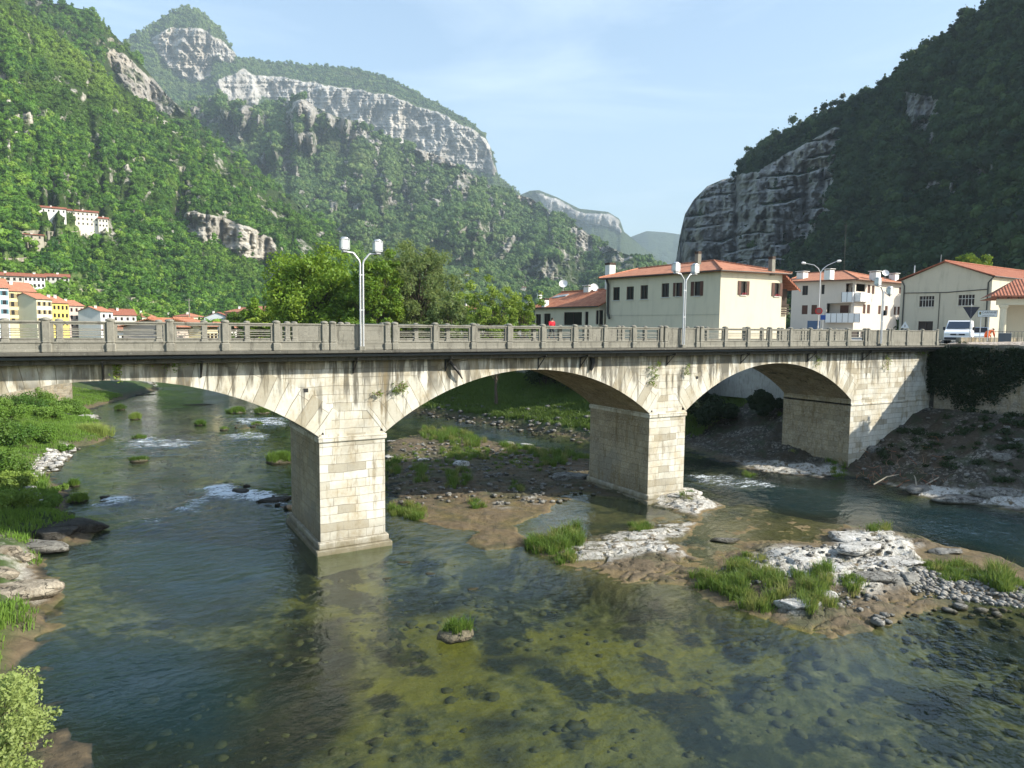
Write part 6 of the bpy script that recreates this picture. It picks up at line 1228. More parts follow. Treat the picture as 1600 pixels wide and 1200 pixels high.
# ================================================================== BOULDERS, PEBBLES
M_TROCK = rock_m('tan_limestone_boulder', (.42, .37, .29), (.20, .16, .11))
def rock_shape(r, sx, sy, sz, seed, sub=4, flat=.0):
    bm = bmesh.new(); bmesh.ops.create_icosphere(bm, subdivisions=sub, radius=1); v = np.array([q.co for q in bm.verts]); f = np.array([[q.index for q in fc.verts] for fc in bm.faces]); bm.free()
    g = np.random.default_rng(int(seed*10)); N = g.normal(size=(13, 3)); N /= np.linalg.norm(N, axis=1)[:, None]; N = np.concatenate([N, [[.08, .05, 1.]]]); dd = g.uniform(.62, .98, 14); dd[-1] = .62; dot = v @ N.T; q = v*np.min(np.where(dot > .05, dd/np.maximum(dot, .05), 1.12), 1)[:, None]; s = 1+.07*fbm(v[:, 0]*2.2+seed, v[:, 1]*2.2+v[:, 2]*2.3+seed*.7, 4)+.05*fbm(v[:, 0]*7+seed, v[:, 1]*7+v[:, 2]*6, 3); return q*s[:, None]*[r*sx, r*sy, r*sz], f
BL = [(722, 728, .62, 1, .8, .55, 'w', 'white boulder, largest on the island behind the nearest pier'), (661, 722, .42, 1, .8, .6, 'w', 'small white boulder left of the largest island boulder'), (608, 714, .4, 1, .8, .6, 'w', 'pale boulder right against the nearest pier'), (613, 688, .42, 1.3, .8, .5, 'w', 'pale flat stone behind the nearest pier'), (795, 693, .5, 1.3, .9, .8, 'w', 'bright ragged boulder on the far edge of the island'), (822, 697, .4, 1.4, .9, .6, 'w', 'flat bright stone right of the ragged boulder'), (806, 724, .3, 1, .8, .5, 'w', 'tiny pale stone in the island pool'),
      (893, 748, .8, 1.5, 1., .5, 'g', 'dark wet rock at the rear foot of the middle pier'), (1135, 842, .42, 1.6, .8, .4, 'g', 'lone pale rock in the brown shallows'), (1418, 913, .36, 1, .9, .75, 'g', 'smooth round boulder at the left end of the pebble bar'), (1285, 940, .55, 1, .8, .5, 'w', 'white block at the front of the large rock island'), (1245, 951, .70, 1.5, .8, .35, 'w', 'long flat white slab at the front edge of the large rock island'),
      (1345, 871, .8, 1.8, .9, .4, 'w', 'hump-backed white rock on the rear of the large island'), (1330, 842, .9, 1.6, .9, .45, 'w', 'dark-streaked rock mound at the rear corner of the large island'), (1230, 872, .9, 1.5, .9, .4, 'w', 'broad pale rock on the left shoulder of the large island'), (1250, 888, .7, 1.3, .8, .45, 'w', 'pale block below the broad left shoulder rock'), (1390, 880, .9, 1.9, .7, .35, 'w', 'long sloping white rock right of centre on the large island'), (1310, 905, .6, 1.4, .8, .4, 'w', 'small pale rock in the middle of the large island'), (1365, 910, .7, 1.5, .8, .35, 'g', 'grey slab before the pebble bar'), (1480, 862, .5, 1.6, .7, .4, 'g', 'pitted rock on the flat behind the pebbles'),
      (18, 880, .45, 1, .9, .8, 'w', 'round pale boulder at the upper left rocks'), (38, 882, .38, 1, .9, .7, 'w', 'second pale boulder touching the round one'), (25, 938, .9, 1.4, .8, .45, 'w', 'big smooth pale slab at the left photo edge'), (-10, 925, .7, 1, .9, .5, 'w', 'pale slab cut by the left photo edge'), (60, 858, .75, 1.5, .9, .55, 'g', 'grey half-shaded rock above the pale boulders'), (108, 830, 1.0, 1.5, .9, .4, 'd', 'black rock in the bridge shade on the left bank'), (85, 842, .8, 1.2, .9, .45, 'd', 'dark rock joining the black one to the bank'),
      (1500, 780, .9, 1.8, .8, .40, 'g', 'grey-white ledge rock at the right water edge, longest of its row'), (1440, 768, .7, 1.5, .8, .4, 'g', 'ragged ledge rock left of the longest one'), (1560, 780, .9, 1.6, .8, .45, 'g', 'ledge rock nearest the right photo edge'), (1565, 718, .5, 1.3, .9, .6, 'g', 'pale boulder lying on the shaded right slope'), (1350, 690, .55, 1, 1, .8, 'g', 'rubble block against the abutment foot'), (1362, 705, .6, 1, 1, .8, 'g', 'second rubble block below the abutment'), (1375, 655, .4, 1, 1, .8, 'g', 'small rubble block higher up the abutment foot'), (1055, 776, 1.0, 1.5, .9, .3, 'w', 'pale rock shelf at the front foot of the middle pier'),
      (605, 900, .13, 1.5, 1, .8, 'd', 'tiny dark stone in the water right of the nearest pier'), (738, 916, .16, 1.4, 1, .8, 'd', 'mossy dark stone breaking the water in mid river'), (672, 892, .14, 1.4, 1, .7, 'd', 'small mossy stone between the pier and mid river'), (632, 875, .16, 1.6, 1, .6, 'g', 'small pale stone nearest the pier base'), (1485, 1068, .45, 1.5, .9, .5, 'd', 'submerged dark rock making a swirl at lower right'), (375, 768, .45, 1.5, .9, .5, 'd', 'black rock at the top of the big rapid'), (430, 780, .55, 1.8, .9, .4, 'd', 'black rock between the rapid and the pier'), (166, 782, .3, 1.2, .9, .6, 'd', 'mossy rock at the left rapid'), (85, 606, .8, 2, 1, .5, 'g', 'grey rock on the far left bank'), (225, 616, .6, 2.2, .9, .3, 'd', 'flat dark rock in the upper channel'), (310, 631, .8, 3.2, .8, .2, 'd', 'long low dark rock bar in the upper channel')]
for i, (x, y, r, sx, sy, sz, c, lab) in enumerate(BL):
    c = 't' if x < 70 and c == 'w' else c; r *= .8 if (x > 1180 and y > 830 and c == 'w') else 1.; bank = y < 720 and x > 1300 or (x > 1500 and y < 760)
    if bank:
        D = None; p = None
        for zz in np.linspace(-4.6, -8.4, 40):
            q = onZ(x, y, zz)
            if ground_z(np.array([q[0]]), np.array([q[1]]))[0] > zz: p = q; break
        if p is None: p = onZ(x, y, WZ)
        z = float(ground_z(np.array([p[0]]), np.array([p[1]]))[0])
    else: p = onZ(x, y, WZ+.1); z = max(float(ground_z(np.array([p[0]]), np.array([p[1]]))[0]), WZ-.06)
    r *= 1.0; v, f = rock_shape(r, sx, sy, sz, i*3.1); a = .35*math.sin(i*2.3)-.3; ca, sa = math.cos(a), math.sin(a); v = np.stack([v[:, 0]*ca-v[:, 1]*sa, v[:, 0]*sa+v[:, 1]*ca, v[:, 2]], 1)+[p[0], p[1], z+r*sz*.12]
    if x == 1485: v[:, 2] -= .22
    o = np_mesh('boulder', v, f, {'w': M_WROCK, 'g': M_GROCK, 'd': M_DROCK, 't': M_TROCK}[c]); tag(o, lab, 'boulder', 'boulders in and beside the river')
def pebbles(name, label, poly, n, r0, r1, mat, clump=None):
    P = W2(poly); P = np.array(P); lo, hi = P.min(0), P.max(0); X = RNG.uniform(lo[0], hi[0], n*4); Y = RNG.uniform(lo[1], hi[1], n*4); k = sdist(X, Y, P) > -.1*RNG.random(n*4); k &= (fbm(X*.22, Y*.22, 4) > clump-.25*RNG.random(n*4)) if clump is not None else True; X, Y = X[k][:n], Y[k][:n]; Z = ground_z(X, Y); vs = []; fs = []; c = 0
    S = [rock_shape(1, 1, .8, .6, s*1.7, 1 if n > 300 else 2) for s in range(8)]
    for i in range(len(X)):
        v, f = S[i % 8]; r = r0+(r1-r0)*RNG.random()**2.5; a = RNG.uniform(0, 6.28); ca, sa = math.cos(a), math.sin(a); w = np.stack([v[:, 0]*ca-v[:, 1]*sa, v[:, 0]*sa+v[:, 1]*ca, v[:, 2]], 1)*r+[X[i], Y[i], Z[i]+r*(.3 if clump is None else -.12)]; vs.append(w); fs.append(f+c); c += len(v)
    tag(np_mesh(name, np.concatenate(vs), np.concatenate(fs), mat), label, kind='stuff')
t = NT('mixed_pebbles'); p_ = t.pos(); cc = t.voro(p_, 5., out='Color'); n_ = t.noise(p_, 14, 4, .7); c_ = t.mix(t.sep(cc, 0), (.09, .085, .075), (.33, .315, .285)); c_ = t.mix(t.rng(n_, .45, .65, 0, .5), c_, (.12, .11, .09)); M_PEB = t.done(t.bsdf(c_, .75, t.bump(n_, .5, .02), .3))
pebbles('pebbles', 'grey river pebbles heaped beside the large rock island', [(1400, 915), (1440, 890), (1500, 892), (1620, 925), (1620, 952), (1520, 940), (1430, 930)], 1500, .04, .17, M_PEB)
pebbles('scree', 'broken stones scattered on the shaded right slope', [(1330, 745), (1335, 700), (1400, 640), (1620, 640), (1620, 790), (1400, 760)], 700, .05, .30, M_GROCK)
pebbles('shore_stones', 'loose stones on the rock islands and shallow flats', [(600, 700), (700, 690), (920, 730), (950, 770), (860, 790), (620, 790)], 900, .04, .26, M_GROCK)
pebbles('bank_rubble', 'rubble along the far shaded bank', [(640, 648), (700, 640), (800, 655), (920, 668), (1000, 690), (1070, 700), (1060, 706), (920, 694), (790, 674)], 500, .08, .45, M_GROCK)
pebbles('ledge_stones', 'flat stones on the left bank ledges', [(40, 738), (70, 712), (125, 700), (90, 735), (60, 752), (50, 790), (70, 800), (30, 800)], 260, .08, .36, M_WROCK)
pebbles('island_stones', 'loose pale stones and chips on the large island', [(1100, 900), (1200, 865), (1380, 850), (1440, 890), (1350, 960), (1220, 955)], 500, .04, .2, M_GROCK)
pebbles('submerged_stones', 'stones under the clear shallow water at right', [(1350, 970), (1500, 945), (1620, 960), (1620, 1080), (1450, 1010)], 160, .08, .3, M_GROCK)

t = NT('algae_covered_stones'); p_ = t.pos(); c_ = t.mix(t.noise(p_, 1.2, 5, .65), (.010, .013, .012), (.13, .115, .055)); c_ = t.mix(t.rng(t.noise(p_, 6, 5, .7), .5, .65, 0, .6), c_, (.04, .045, .03)); M_ALG = t.done(t.bsdf(c_, .8, t.bump(t.noise(p_, 9, 4, .7), .6, .03), .2))
pebbles('bed_cobbles', 'algae covered stones on the bed of the clear foreground water', [(150, 1010), (460, 890), (640, 860), (850, 900), (1060, 945), (1280, 1000), (1640, 960), (1700, 1260), (100, 1260)], 650, .03, .36, M_ALG, .18)
pebbles('channel_cobbles', 'dark stones under and at the surface of the left channel rapids', [(150, 690), (250, 640), (455, 630), (460, 800), (330, 780), (180, 800), (140, 760)], 420, .08, .40, M_DROCK)
# ================================================================== PERSON, VAN, STREET THINGS
def skin_body(name, joints, edges, radii, mat, parent=None, sub=2):
    me = bpy.data.meshes.new(name); me.from_pydata([tuple(q) for q in joints], edges, []); o = bpy.data.objects.new(name, me); COL.objects.link(o)
    md = o.modifiers.new('skin', 'SKIN'); md.use_smooth_shade = True; sv = me.skin_vertices[0].data if me.skin_vertices else None
    if sv is None: me.update()
    for i, r in enumerate(radii): me.skin_vertices[0].data[i].radius = (r, r) if np.isscalar(r) else r
    me.skin_vertices[0].data[0].use_root = True
    s = o.modifiers.new('sub', 'SUBSURF'); s.levels = sub; s.render_levels = sub; me.materials.append(mat)
    if parent: o.parent = parent
    return o
pp = onZ(862, 528.7, .05); PZ = -.05
per = empty('person', (pp[0], pp[1], PZ), 'person in a red jacket and dark trousers walking beyond the railing', 'person'); per.rotation_euler.z = -YAW+R(-70); per.scale = (1.1, 1.1, 1.1)
M_SKIN = plain('skin', (.42, .25, .18), .6, .05); M_RED = plain('red_jacket', (.55, .015, .03), .75, .12); M_TROU = plain('dark_trousers', (.02, .022, .03), .85, .2); M_HAIR = plain('dark_hair', (.03, .02, .015), .8, .2); M_SHOE = plain('white_shoe', (.7, .7, .68), .6, .05)
# joints (metres, facing +x)
J = [(0, 0, .95), (0, 0, 1.15), (.02, 0, 1.40), (.03, 0, 1.48), (.05, 0, 1.56), (.06, 0, 1.66), (0, .10, .92), (.18, .11, .50), (.26, .11, .09), (.40, .11, .05), (0, -.10, .92), (-.06, -.11, .50), (-.34, -.11, .15), (-.24, -.11, .05),
     (.0, .20, 1.38), (-.10, .26, 1.12), (-.02, .25, .88), (.01, .25, .80), (.0, -.20, 1.38), (.10, -.26, 1.12), (.26, -.25, .95), (.32, -.25, .90)]
Ed = [(0, 1), (1, 2), (2, 3), (3, 4), (4, 5), (0, 6), (6, 7), (7, 8), (8, 9), (0, 10), (10, 11), (11, 12), (12, 13), (2, 14), (14, 15), (15, 16), (16, 17), (2, 18), (18, 19), (19, 20), (20, 21)]
Ra = [(.13, .15), (.12, .15), (.11, .15), .055, .085, .075, .085, .06, .04, .035, .085, .06, .04, .035, .055, .042, .032, .028, .055, .042, .032, .028]
skin_body('body', J, Ed, Ra, M_SKIN, per)
skin_body('red_jacket', [(0, 0, .86), (0, 0, 1.12), (.02, 0, 1.38), (.03, 0, 1.47), (.0, .20, 1.38), (-.10, .265, 1.12), (-.03, .25, .90), (.0, -.20, 1.38), (.10, -.265, 1.12), (.25, -.25, .96)], [(0, 1), (1, 2), (2, 3), (2, 4), (4, 5), (5, 6), (2, 7), (7, 8), (8, 9)], [(.17, .19), (.155, .18), (.14, .18), .075, .08, .06, .05, .08, .06, .05], M_RED, per)
skin_body('trousers', [(0, 0, .92), (0, .10, .90), (.18, .11, .50), (.255, .11, .12), (0, -.10, .90), (-.06, -.11, .50), (-.33, -.11, .18)], [(0, 1), (1, 2), (2, 3), (0, 4), (4, 5), (5, 6)], [(.135, .16), .105, .08, .065, .105, .08, .065], M_TROU, per)
for s, (a, b) in enumerate((((.24, .11, .045), (.42, .11, .04)), ((-.38, -.11, .12), (-.24, -.11, .04)))): skin_body('shoe', [a, b], [(0, 1)], [(.05, .045), (.042, .04)], M_SHOE, per)
m = MB(); m.lathe((.045, 0, 1.56), [(.07, 0), (.095, .03), (.10, .09), (.085, .14), (.04, .17), (.005, .178)], 14); hr = m.build('hair', M_HAIR, None); hr.parent = per
for n_, (x, y, z, r) in {'nose': (.145, 0, 1.60, .016), 'ear': (.05, .088, 1.60, .022)}.items():
    m = MB(); m.lathe((x, y, z-r), [(.002, 0), (r, r), (.002, 2*r)], 8); q = m.build(n_, M_SKIN, None); q.parent = per

# van
def van():
    c = atDepth(1499, 530, 57.5); o = empty('white_van', (c[0], c[1], -.04), 'white delivery van parked facing the bridge in front of the gabled building', 'van')
    MW = plain('van_white_paint', (.78, .79, .80), .25, .03, .5); MG = plain('van_glass', (.03, .045, .07), .06, .2, .7); MT = plain('van_tyre', (.02, .02, .02), .9, .1); MBk = plain('van_black_trim', (.03, .03, .035), .5, .1)
    # profile in local coordinates: x forward, z up; half width 0.95
    prof = [(2.45, .35), (2.48, .62), (2.42, .88), (2.30, 1.02), (1.60, 1.22), (.95, 1.88), (.75, 1.95), (-2.3, 1.97), (-2.42, 1.85), (-2.45, .35)]
    hw = lambda z: .93-.15*max(0, (z-1.0)/.97)**1.3
    m = MB(); Lf = [(x, hw(z), z) for x, z in prof]; Rt = [(x, -hw(z), z) for x, z in prof]
    for k in range(len(prof)): j = (k+1) % len(prof); m.poly([Rt[k], Lf[k], Lf[j], Rt[j]])
    m.poly(Lf[::-1]); m.poly(Rt); 
    def bd(mb, n, mt, par): q = mb.build(n, mt, None); q.parent = par; return q
    b = bd(m, 'body', MW, o); bv = b.modifiers.new('bev', 'BEVEL'); bv.width = .05; bv.segments = 3; bv.limit_method = 'ANGLE'
    m = MB(); m.poly([(1.58, -.84, 1.26), (1.58, .84, 1.26), (1.00, .72, 1.84), (1.00, -.72, 1.84)]); m.v = [(x+.03, y, z+.025) for x, y, z in m.v]; bd(m, 'windscreen', MG, o)
    for s in (-1, 1):
        m = MB(); m.poly([(1.35, s*.925, 1.22), (.35, s*.925, 1.22), (.35, s*.84, 1.78), (.85, s*.84, 1.78)][::s]); bd(m, 'side_window', MG, o)
        m = MB(); m.box(1.22, 1.42, s*1.02-.08, s*1.02+.08, 1.15, 1.42, .03); bd(m, 'mirror', MBk, o)
        m = MB(); m.box(2.36, 2.475, s*.70-.20, s*.70+.20, .72, .93, .03); bd(m, 'headlight', M_GLASS, o)
        for x in (1.55, -1.45):
            m = MB(); m.tube([(x, s*.72, .33), (x, s*.955, .33)], .33, 18); w = bd(m, 'wheel', MT, o); m = MB(); m.tube([(x, s*.955, .33), (x, s*.965, .33)], .19, 14); bd(m, 'rim', M_GALV, w)
    m = MB(); m.box(2.44, 2.50, -.50, .50, .74, .88, .02); m.box(2.44, 2.53, -.9, .9, .38, .58, .03); bd(m, 'grille', MBk, o)
    m = MB(); m.lathe((0, 0, 0), [(.085, 0), (.085, .012)], 20); m.v = [(2.505+z, x, .81+y) for x, y, z in m.v]; em = bd(m, 'emblem', M_GALV, o)
    m = MB(); 
    for (a, b_) in (((-.05, .045), (-.02, -.045)), ((-.02, -.045), (0, .0)), ((0, 0), (.02, -.045)), ((.02, -.045), (.05, .045))): m.tube([(2.52, a[0], .81+a[1]), (2.52, b_[0], .81+b_[1])], .006, 4)
    bd(m, 'emblem_letters', MBk, em)
    o.rotation_euler.z = math.atan2(CAM[1]-c[1], CAM[0]-c[0])-.06
van()
# second van / car behind, worker in orange
c = atDepth(1527, 528, 60); o = empty('parked_car', (c[0], c[1], -.04), 'pale blue-white parked car half hidden behind the van', 'car'); m = MB()
prof = [(1.9, .35), (1.95, .7), (1.1, .95), (.5, 1.42), (-1.2, 1.45), (-1.9, .95), (-1.95, .35)]; Lf = [(x, .82, z) for x, z in prof]; Rt = [(x, -.82, z) for x, z in prof]
for k in range(7): j = (k+1) % 7; m.poly([Rt[k], Lf[k], Lf[j], Rt[j]])
m.poly(Lf[::-1]); m.poly(Rt); q = m.build('body', plain('pale_blue_paint', (.50, .56, .62), .3, .03, .5), None); q.parent = o
m = MB(); m.poly([(1.08, -.72, .98), (1.08, .72, .98), (.55, .66, 1.38), (.55, -.66, 1.38)]); m.v = [(x+.03, y, z+.02) for x, y, z in m.v]; q = m.build('windscreen', M_DGLASS, None); q.parent = o
for s in (-1, 1):
    for x in (1.25, -1.25): m = MB(); m.tube([(x, s*.62, .3), (x, s*.83, .3)], .3, 14); q = m.build('wheel', M_IRON, None); q.parent = o
o.rotation_euler.z = math.atan2(CAM[1]-c[1], CAM[0]-c[0])
c = atDepth(1541, 528, 55); wk = empty('person', (c[0], c[1], -.04), 'person in bright orange work clothes bending beside the town sign', 'person'); wk.rotation_euler.z = -YAW+R(10); M_OR = plain('orange_workwear', (.75, .12, .02), .75, .1)
J2 = [(0, 0, .85), (.20, 0, 1.05), (.42, 0, 1.18), (.50, 0, 1.20), (.58, 0, 1.22), (.64, 0, 1.20), (0, .11, .82), (.08, .12, .45), (0, .12, .08), (.14, .12, .05), (0, -.11, .82), (.08, -.12, .45), (0, -.12, .08), (.14, -.12, .05), (.40, .19, 1.12), (.46, .22, .85), (.58, .18, .65), (.62, .17, .60), (.40, -.19, 1.12), (.46, -.22, .85), (.58, -.18, .65), (.62, -.17, .60)]
skin_body('body', J2, Ed, Ra, M_SKIN, wk)
skin_body('orange_workwear', [J2[0], J2[1], J2[2], J2[6], J2[7], J2[8], J2[10], J2[11], J2[12], J2[14], J2[15], J2[16], J2[18], J2[19], J2[20]], [(0, 1), (1, 2), (0, 3), (3, 4), (4, 5), (0, 6), (6, 7), (7, 8), (2, 9), (9, 10), (10, 11), (2, 12), (12, 13), (13, 14)], [(.16, .18), (.15, .18), (.14, .17), .11, .085, .07, .11, .085, .07, .075, .058, .045, .075, .058, .045], M_OR, wk)
m = MB(); m.lathe((.60, 0, 1.16), [(.07, 0), (.095, .05), (.09, .12), (.04, .16), (.005, .165)], 12); q = m.build('hair', M_HAIR, None); q.parent = wk

# street lamp with two arms
c = atDepth(1278, 515, 74); top = atDepth(1278, 427, 74)[2]; o = empty('double_arm_lamp', (c[0], c[1], -.05), 'tall thin street lamp with two curved arms in front of the rosy house', 'street lamp'); m = MB(); X, Y = c[0], c[1]; dx, dy = _r[0], _r[1]
m.tube([(X, Y, -.1), (X, Y, 1.5)], .09, 8); m.tube([(X, Y, 1.5), (X, Y, top)], .06, 8); m.build('pole', M_GALV, o)
for s in (-1, 1):
    tip = atDepth(1250 if s < 0 else 1309, 412 if s < 0 else 409, 74); m = MB(); L = abs((tip-np.array([X, Y, 0]))[:2] @ np.array([dx, dy])); pts = [(X, Y, top), (X+s*dx*L*.12, Y+s*dy*L*.12, top+.45), (X+s*dx*L*.35, Y+s*dy*L*.35, top+.82), (X+s*dx*L*.8, Y+s*dy*L*.8, tip[2]-.02)]; m.tube(pts, [.045, .04, .035, .03], 7); a = m.build('arm', M_GALV, o)
    m = MB(); m.tube([pts[-1], (X+s*dx*L*.84, Y+s*dy*L*.84, tip[2]+.0), (X+s*dx*L, Y+s*dy*L, tip[2]+.04), (X+s*dx*L*1.04, Y+s*dy*L*1.04, tip[2]+.03)], [.03, .11, .13, .04], 8); m.build('lamp_head', M_WHITE, a)
def disc_sign(px_, py, D, r, mf, label, cat='road sign', shape='disc', H=None, txt=None):
    c = atDepth(px_, py, D); n = Vector((CAM[0]-c[0], CAM[1]-c[1], 0)).normalized(); e = Vector((-n.y, n.x, 0)); z = Vector((0, 0, 1)); o = empty('road_sign', (c[0], c[1], -.04), label, cat); m = MB(); m.tube([(c[0]-n.x*.03, c[1]-n.y*.03, -.1), (c[0]-n.x*.03, c[1]-n.y*.03, c[2]+r*.9)], .032, 7); m.build('pole', M_GALV, o); m = MB(); cc = V(c)
    K = {'disc': 24, 'tri': 3, 'itri': 3, 'square': 4}[shape]; off = {'disc': 0, 'tri': 90, 'itri': -90, 'square': 45}[shape]; F1 = [cc+e*(r*math.cos(R(off+360*k/K)))+z*(r*math.sin(R(off+360*k/K))) for k in range(K)]; B1 = [q-n*.02 for q in F1]
    m.poly(F1); m.poly(B1[::-1])
    for k in range(K): m.poly([B1[k], B1[(k+1) % K], F1[(k+1) % K], F1[k]])
    p = m.build('panel', mf, o); return o, cc, e, z, n, p
M_SRED = plain('sign_red', (.45, .03, .03), .5, .1); M_SDK = plain('sign_back_dark', (.035, .035, .05), .5, .1); M_SWH = plain('sign_white', (.70, .71, .70), .5, .05); M_SBL = plain('sign_blue', (.02, .07, .28), .5, .1)
o, cc, e, z, n, p = disc_sign(1279.5, 486, 72, .36, M_SRED, 'round red and white sign on the double-arm lamp post'); m = MB(); m.lathe((0, 0, 0), [(.24, 0), (.24, .008)], 20); m.v = [tuple(cc+e*x+z*y+n*(q+.006)) for x, y, q in m.v]; m.build('white_disc', plain('sign_faded_brown', (.22, .10, .09), .6, .1), p)
o, cc, e, z, n, p = disc_sign(1517.5, 486, 52, .62, M_SDK, 'back of a triangular give-way sign, point down, above the van', shape='itri')
o, cc, e, z, n, p = disc_sign(1414, 509, 66, .42, M_SWH, 'small triangular warning sign at the left corner of the gabled building', shape='tri'); m = MB(); m.obox(cc-e*.03-z*.12+n*.004, e*.06, n*.006, z*.22); m.build('symbol', M_IRON, p)
o, cc, e, z, n, p = disc_sign(1286, 496, 70, .34, M_SBL, 'small blue square sign left of the balconies', shape='square')
# town sign
c = atDepth(1543, 490, 50); n = Vector((CAM[0]-c[0], CAM[1]-c[1], 0)).normalized(); e = Vector((-n.y, n.x, 0)); z = Vector((0, 0, 1)); o = empty('town_sign', (c[0], c[1], -.04), 'white town name sign reading CARPANE on a post right of the van', 'sign'); cc = V(c); w, h = .60, .25
m = MB(); m.obox(cc-e*w-z*h, e*2*w, -n*.03, z*2*h); p = m.build('panel', M_SWH, o); m = MB()
for (a, b, c1, d) in ((-w, w, h-.02, h), (-w, w, -h, -h+.02), (-w, -w+.02, -h+.02, h-.02), (w-.02, w, -h+.02, h-.02)): m.obox(cc+e*a+z*c1+n*.002, e*(b-a), n*.006, z*(d-c1))
m.build('border', M_GUT, p); m = MB(); m.tube([cc-n*.06-e*.38-z*2., cc-n*.06-e*.38+z*.15], .03, 6); m.tube([cc-n*.06+e*.1-z*2., cc-n*.06+e*.1+z*.15], .03, 6); m.build('pole', M_GALV, o)
m = MB(); S = [(-.50, .13), (-.38, .13), (-.38, -.02), (-.44, -.12), (-.50, -.02)]; m.poly([cc+e*a+z*b+n*.006 for a, b in S][::-1]); cr = m.build('crest', plain('crest_green', (.05, .20, .10), .6, .1), p)
m = MB(); m.obox(cc+e*-.465+z*.02+n*.008, e*.05, n*.004, z*.07); m.build('crest_shield', M_SRED, cr)
def letters(s, cc, e, z, n, size, x, y, mat, name, par):
    cu = bpy.data.curves.new(name, 'FONT'); cu.body = s; cu.size = size; cu.align_x = 'LEFT'; cu.extrude = .002; t_ = bpy.data.objects.new(name, cu); COL.objects.link(t_); q = cc+e*x+z*y+n*.006
    t_.matrix_world = Matrix(((e.x, z.x, n.x, q.x), (e.y, z.y, n.y, q.y), (e.z, z.z, n.z, q.z), (0, 0, 0, 1))); bpy.context.view_layer.update(); me = bpy.data.meshes.new_from_object(t_.evaluated_get(bpy.context.evaluated_depsgraph_get())); me.transform(t_.matrix_world); bpy.data.objects.remove(t_)
    me.materials.clear(); me.materials.append(mat); ob = bpy.data.objects.new(name, me); COL.objects.link(ob); me.transform(parent_world(par).inverted()); ob.parent = par
letters("CARPANE'", cc, e, z, n, .195, -.34, .02, M_IRON, 'town_name', p); letters('Comune di Valbrenta', cc, e, z, n, .088, -.34, -.15, M_IRON, 'small_line', p)
# cabinets, bin, fence
def cab(label, x, y, D, w, h, mat, name='cabinet', cat='cabinet'):
    c = atDepth(x, y, D); o = empty(name, (c[0], c[1], -.04), label, cat); m = MB(); m.box(-w/2, w/2, -.2, .2, 0, h, .02); q = m.build('case', mat, None); q.parent = o; m = MB(); m.box(-w/2+.05, w/2-.05, -.215, -.2, .08, h-.08); q2 = m.build('door', mat, None); q2.parent = o; m = MB(); m.box(-w/2-.03, w/2+.03, -.24, .24, h, h+.04, .01); q3 = m.build('lid', M_GALV, None); q3.parent = o; o.rotation_euler.z = math.atan2(CAM[1]-c[1], CAM[0]-c[0])+math.pi/2
M_SLATE = plain('slate_grey_paint', (.09, .11, .13), .5, .1); M_BLUEC = plain('blue_grey_panel', (.05, .10, .19), .5, .15)
cab('slate grey metal cabinet on the gravel at the right', 1570, 530, 49, .75, .95, M_SLATE); cab('tall blue panel cabinet before the rosy house', 1271, 512, 78, 1.3, 2.1, M_BLUEC, 'info_panel', 'panel')
m = MB()
for k in range(16): p = atDepth(1548+k*6, 530, 51.5); m.tube([(p[0], p[1], -.1), (p[0], p[1], 1.05)], .018, 5)
a, b = atDepth(1548, 530, 51.5), atDepth(1638, 530, 51.5)
for zz in (.15, 1.05): m.tube([(a[0], a[1], zz), (b[0], b[1], zz)], .02, 5)
tag(m.build('wire_fence', M_GUT), 'thin metal fence with upright bars below the portico', 'fence')
m = MB(); pts = [atDepth(x, 536-q, 50+q*.2) for x, q in ((1462, 0), (1500, 3), (1560, 5), (1640, 6))]
pebbles_xy = None
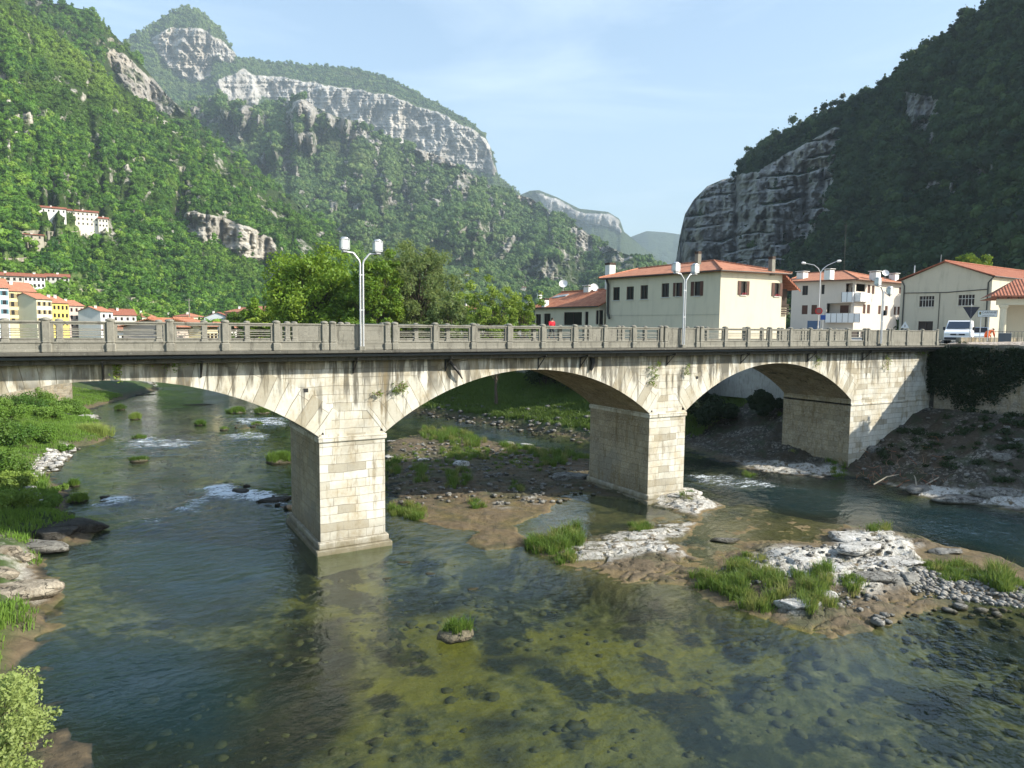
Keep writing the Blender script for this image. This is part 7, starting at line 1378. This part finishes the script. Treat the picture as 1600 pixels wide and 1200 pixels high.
# gravel heap on top of the river wall
GXv = np.linspace(0, 1, 60); GYv = np.linspace(0, 1, 16); U, Vv_ = np.meshgrid(GXv, GYv); a = np.array([42.1, -.6]); b = np.array([42.2, -24.]); nrm = np.array([1., .0]); PXY = a+(b-a)*U.ravel()[:, None]+nrm*(.1+3.2*Vv_.ravel())[:, None]; zz = .08+(.16+.25*sstep(0, .35, U.ravel()))*np.sin(np.pi*np.clip(Vv_.ravel()*.9+.08, 0, 1))+.05*fbm(PXY[:, 0]*2, PXY[:, 1]*2, 4)
t = NT('pink_gravel'); p_ = t.pos(); c_ = t.mix(t.sep(t.voro(p_, 9, out='Color'), 0), (.26, .20, .15), (.58, .50, .42)); M_GRAV = t.done(t.bsdf(c_, .9, t.bump(t.voro(p_, 9), 1., .05), .2))
tag(np_mesh('gravel_heap', np.concatenate([PXY, zz[:, None]], 1), grid_faces(16, 60), M_GRAV), 'pinkish gravel spread on top of the river wall', kind='stuff')
# riverside wall and steps on the left bank beyond the bridge
wall_line([(-27, -2), (-23.5, 22), (-19.5, 45), (-16.5, 62), (-15.5, 78)], -8.8, -3.6, -.6, M_RUB, 'riverside_wall', 'old stone river wall above the shrubs on the left bank', 'river wall')
m = MB(); a = np.array([-15.2, 60.])
for k in range(9): m.box(a[0]+k*.0-.9, a[0]+.9, a[1]+k*.35, a[1]+k*.35+.36, -8.3, -7.8+k*.30)
tag(m.build('stone_steps', M_RUB), 'narrow stone steps climbing the left river wall', 'steps')
# power pole among the town roofs
c = atD(296, 500, 250); t_ = atD(296, 466, 250); m = MB(); m.tube([(c[0], c[1], -5), (c[0], c[1], t_[2])], [.22, .14], 7); m.box(c[0]-1.1, c[0]+1.1, c[1]-.06, c[1]+.06, t_[2]-.7, t_[2]-.55); tag(m.build('power_pole', M_CONC), 'thin grey power pole above the orange roofs', 'pole')

# ================================================================== HAZE
t = NT('valley_haze'); t.t.links.new(t.n('VolumePrincipled', {'Color': (.68, .86, 1., 1), 'Density': HAZE, 'Anisotropy': 0.}), t.out.inputs['Volume'])
m = MB(); m.box(-3200, 6800, -800, 7600, -70, 2300); hz = m.build('haze', t.m); tag(hz, 'thin pale blue valley haze', kind='stuff')
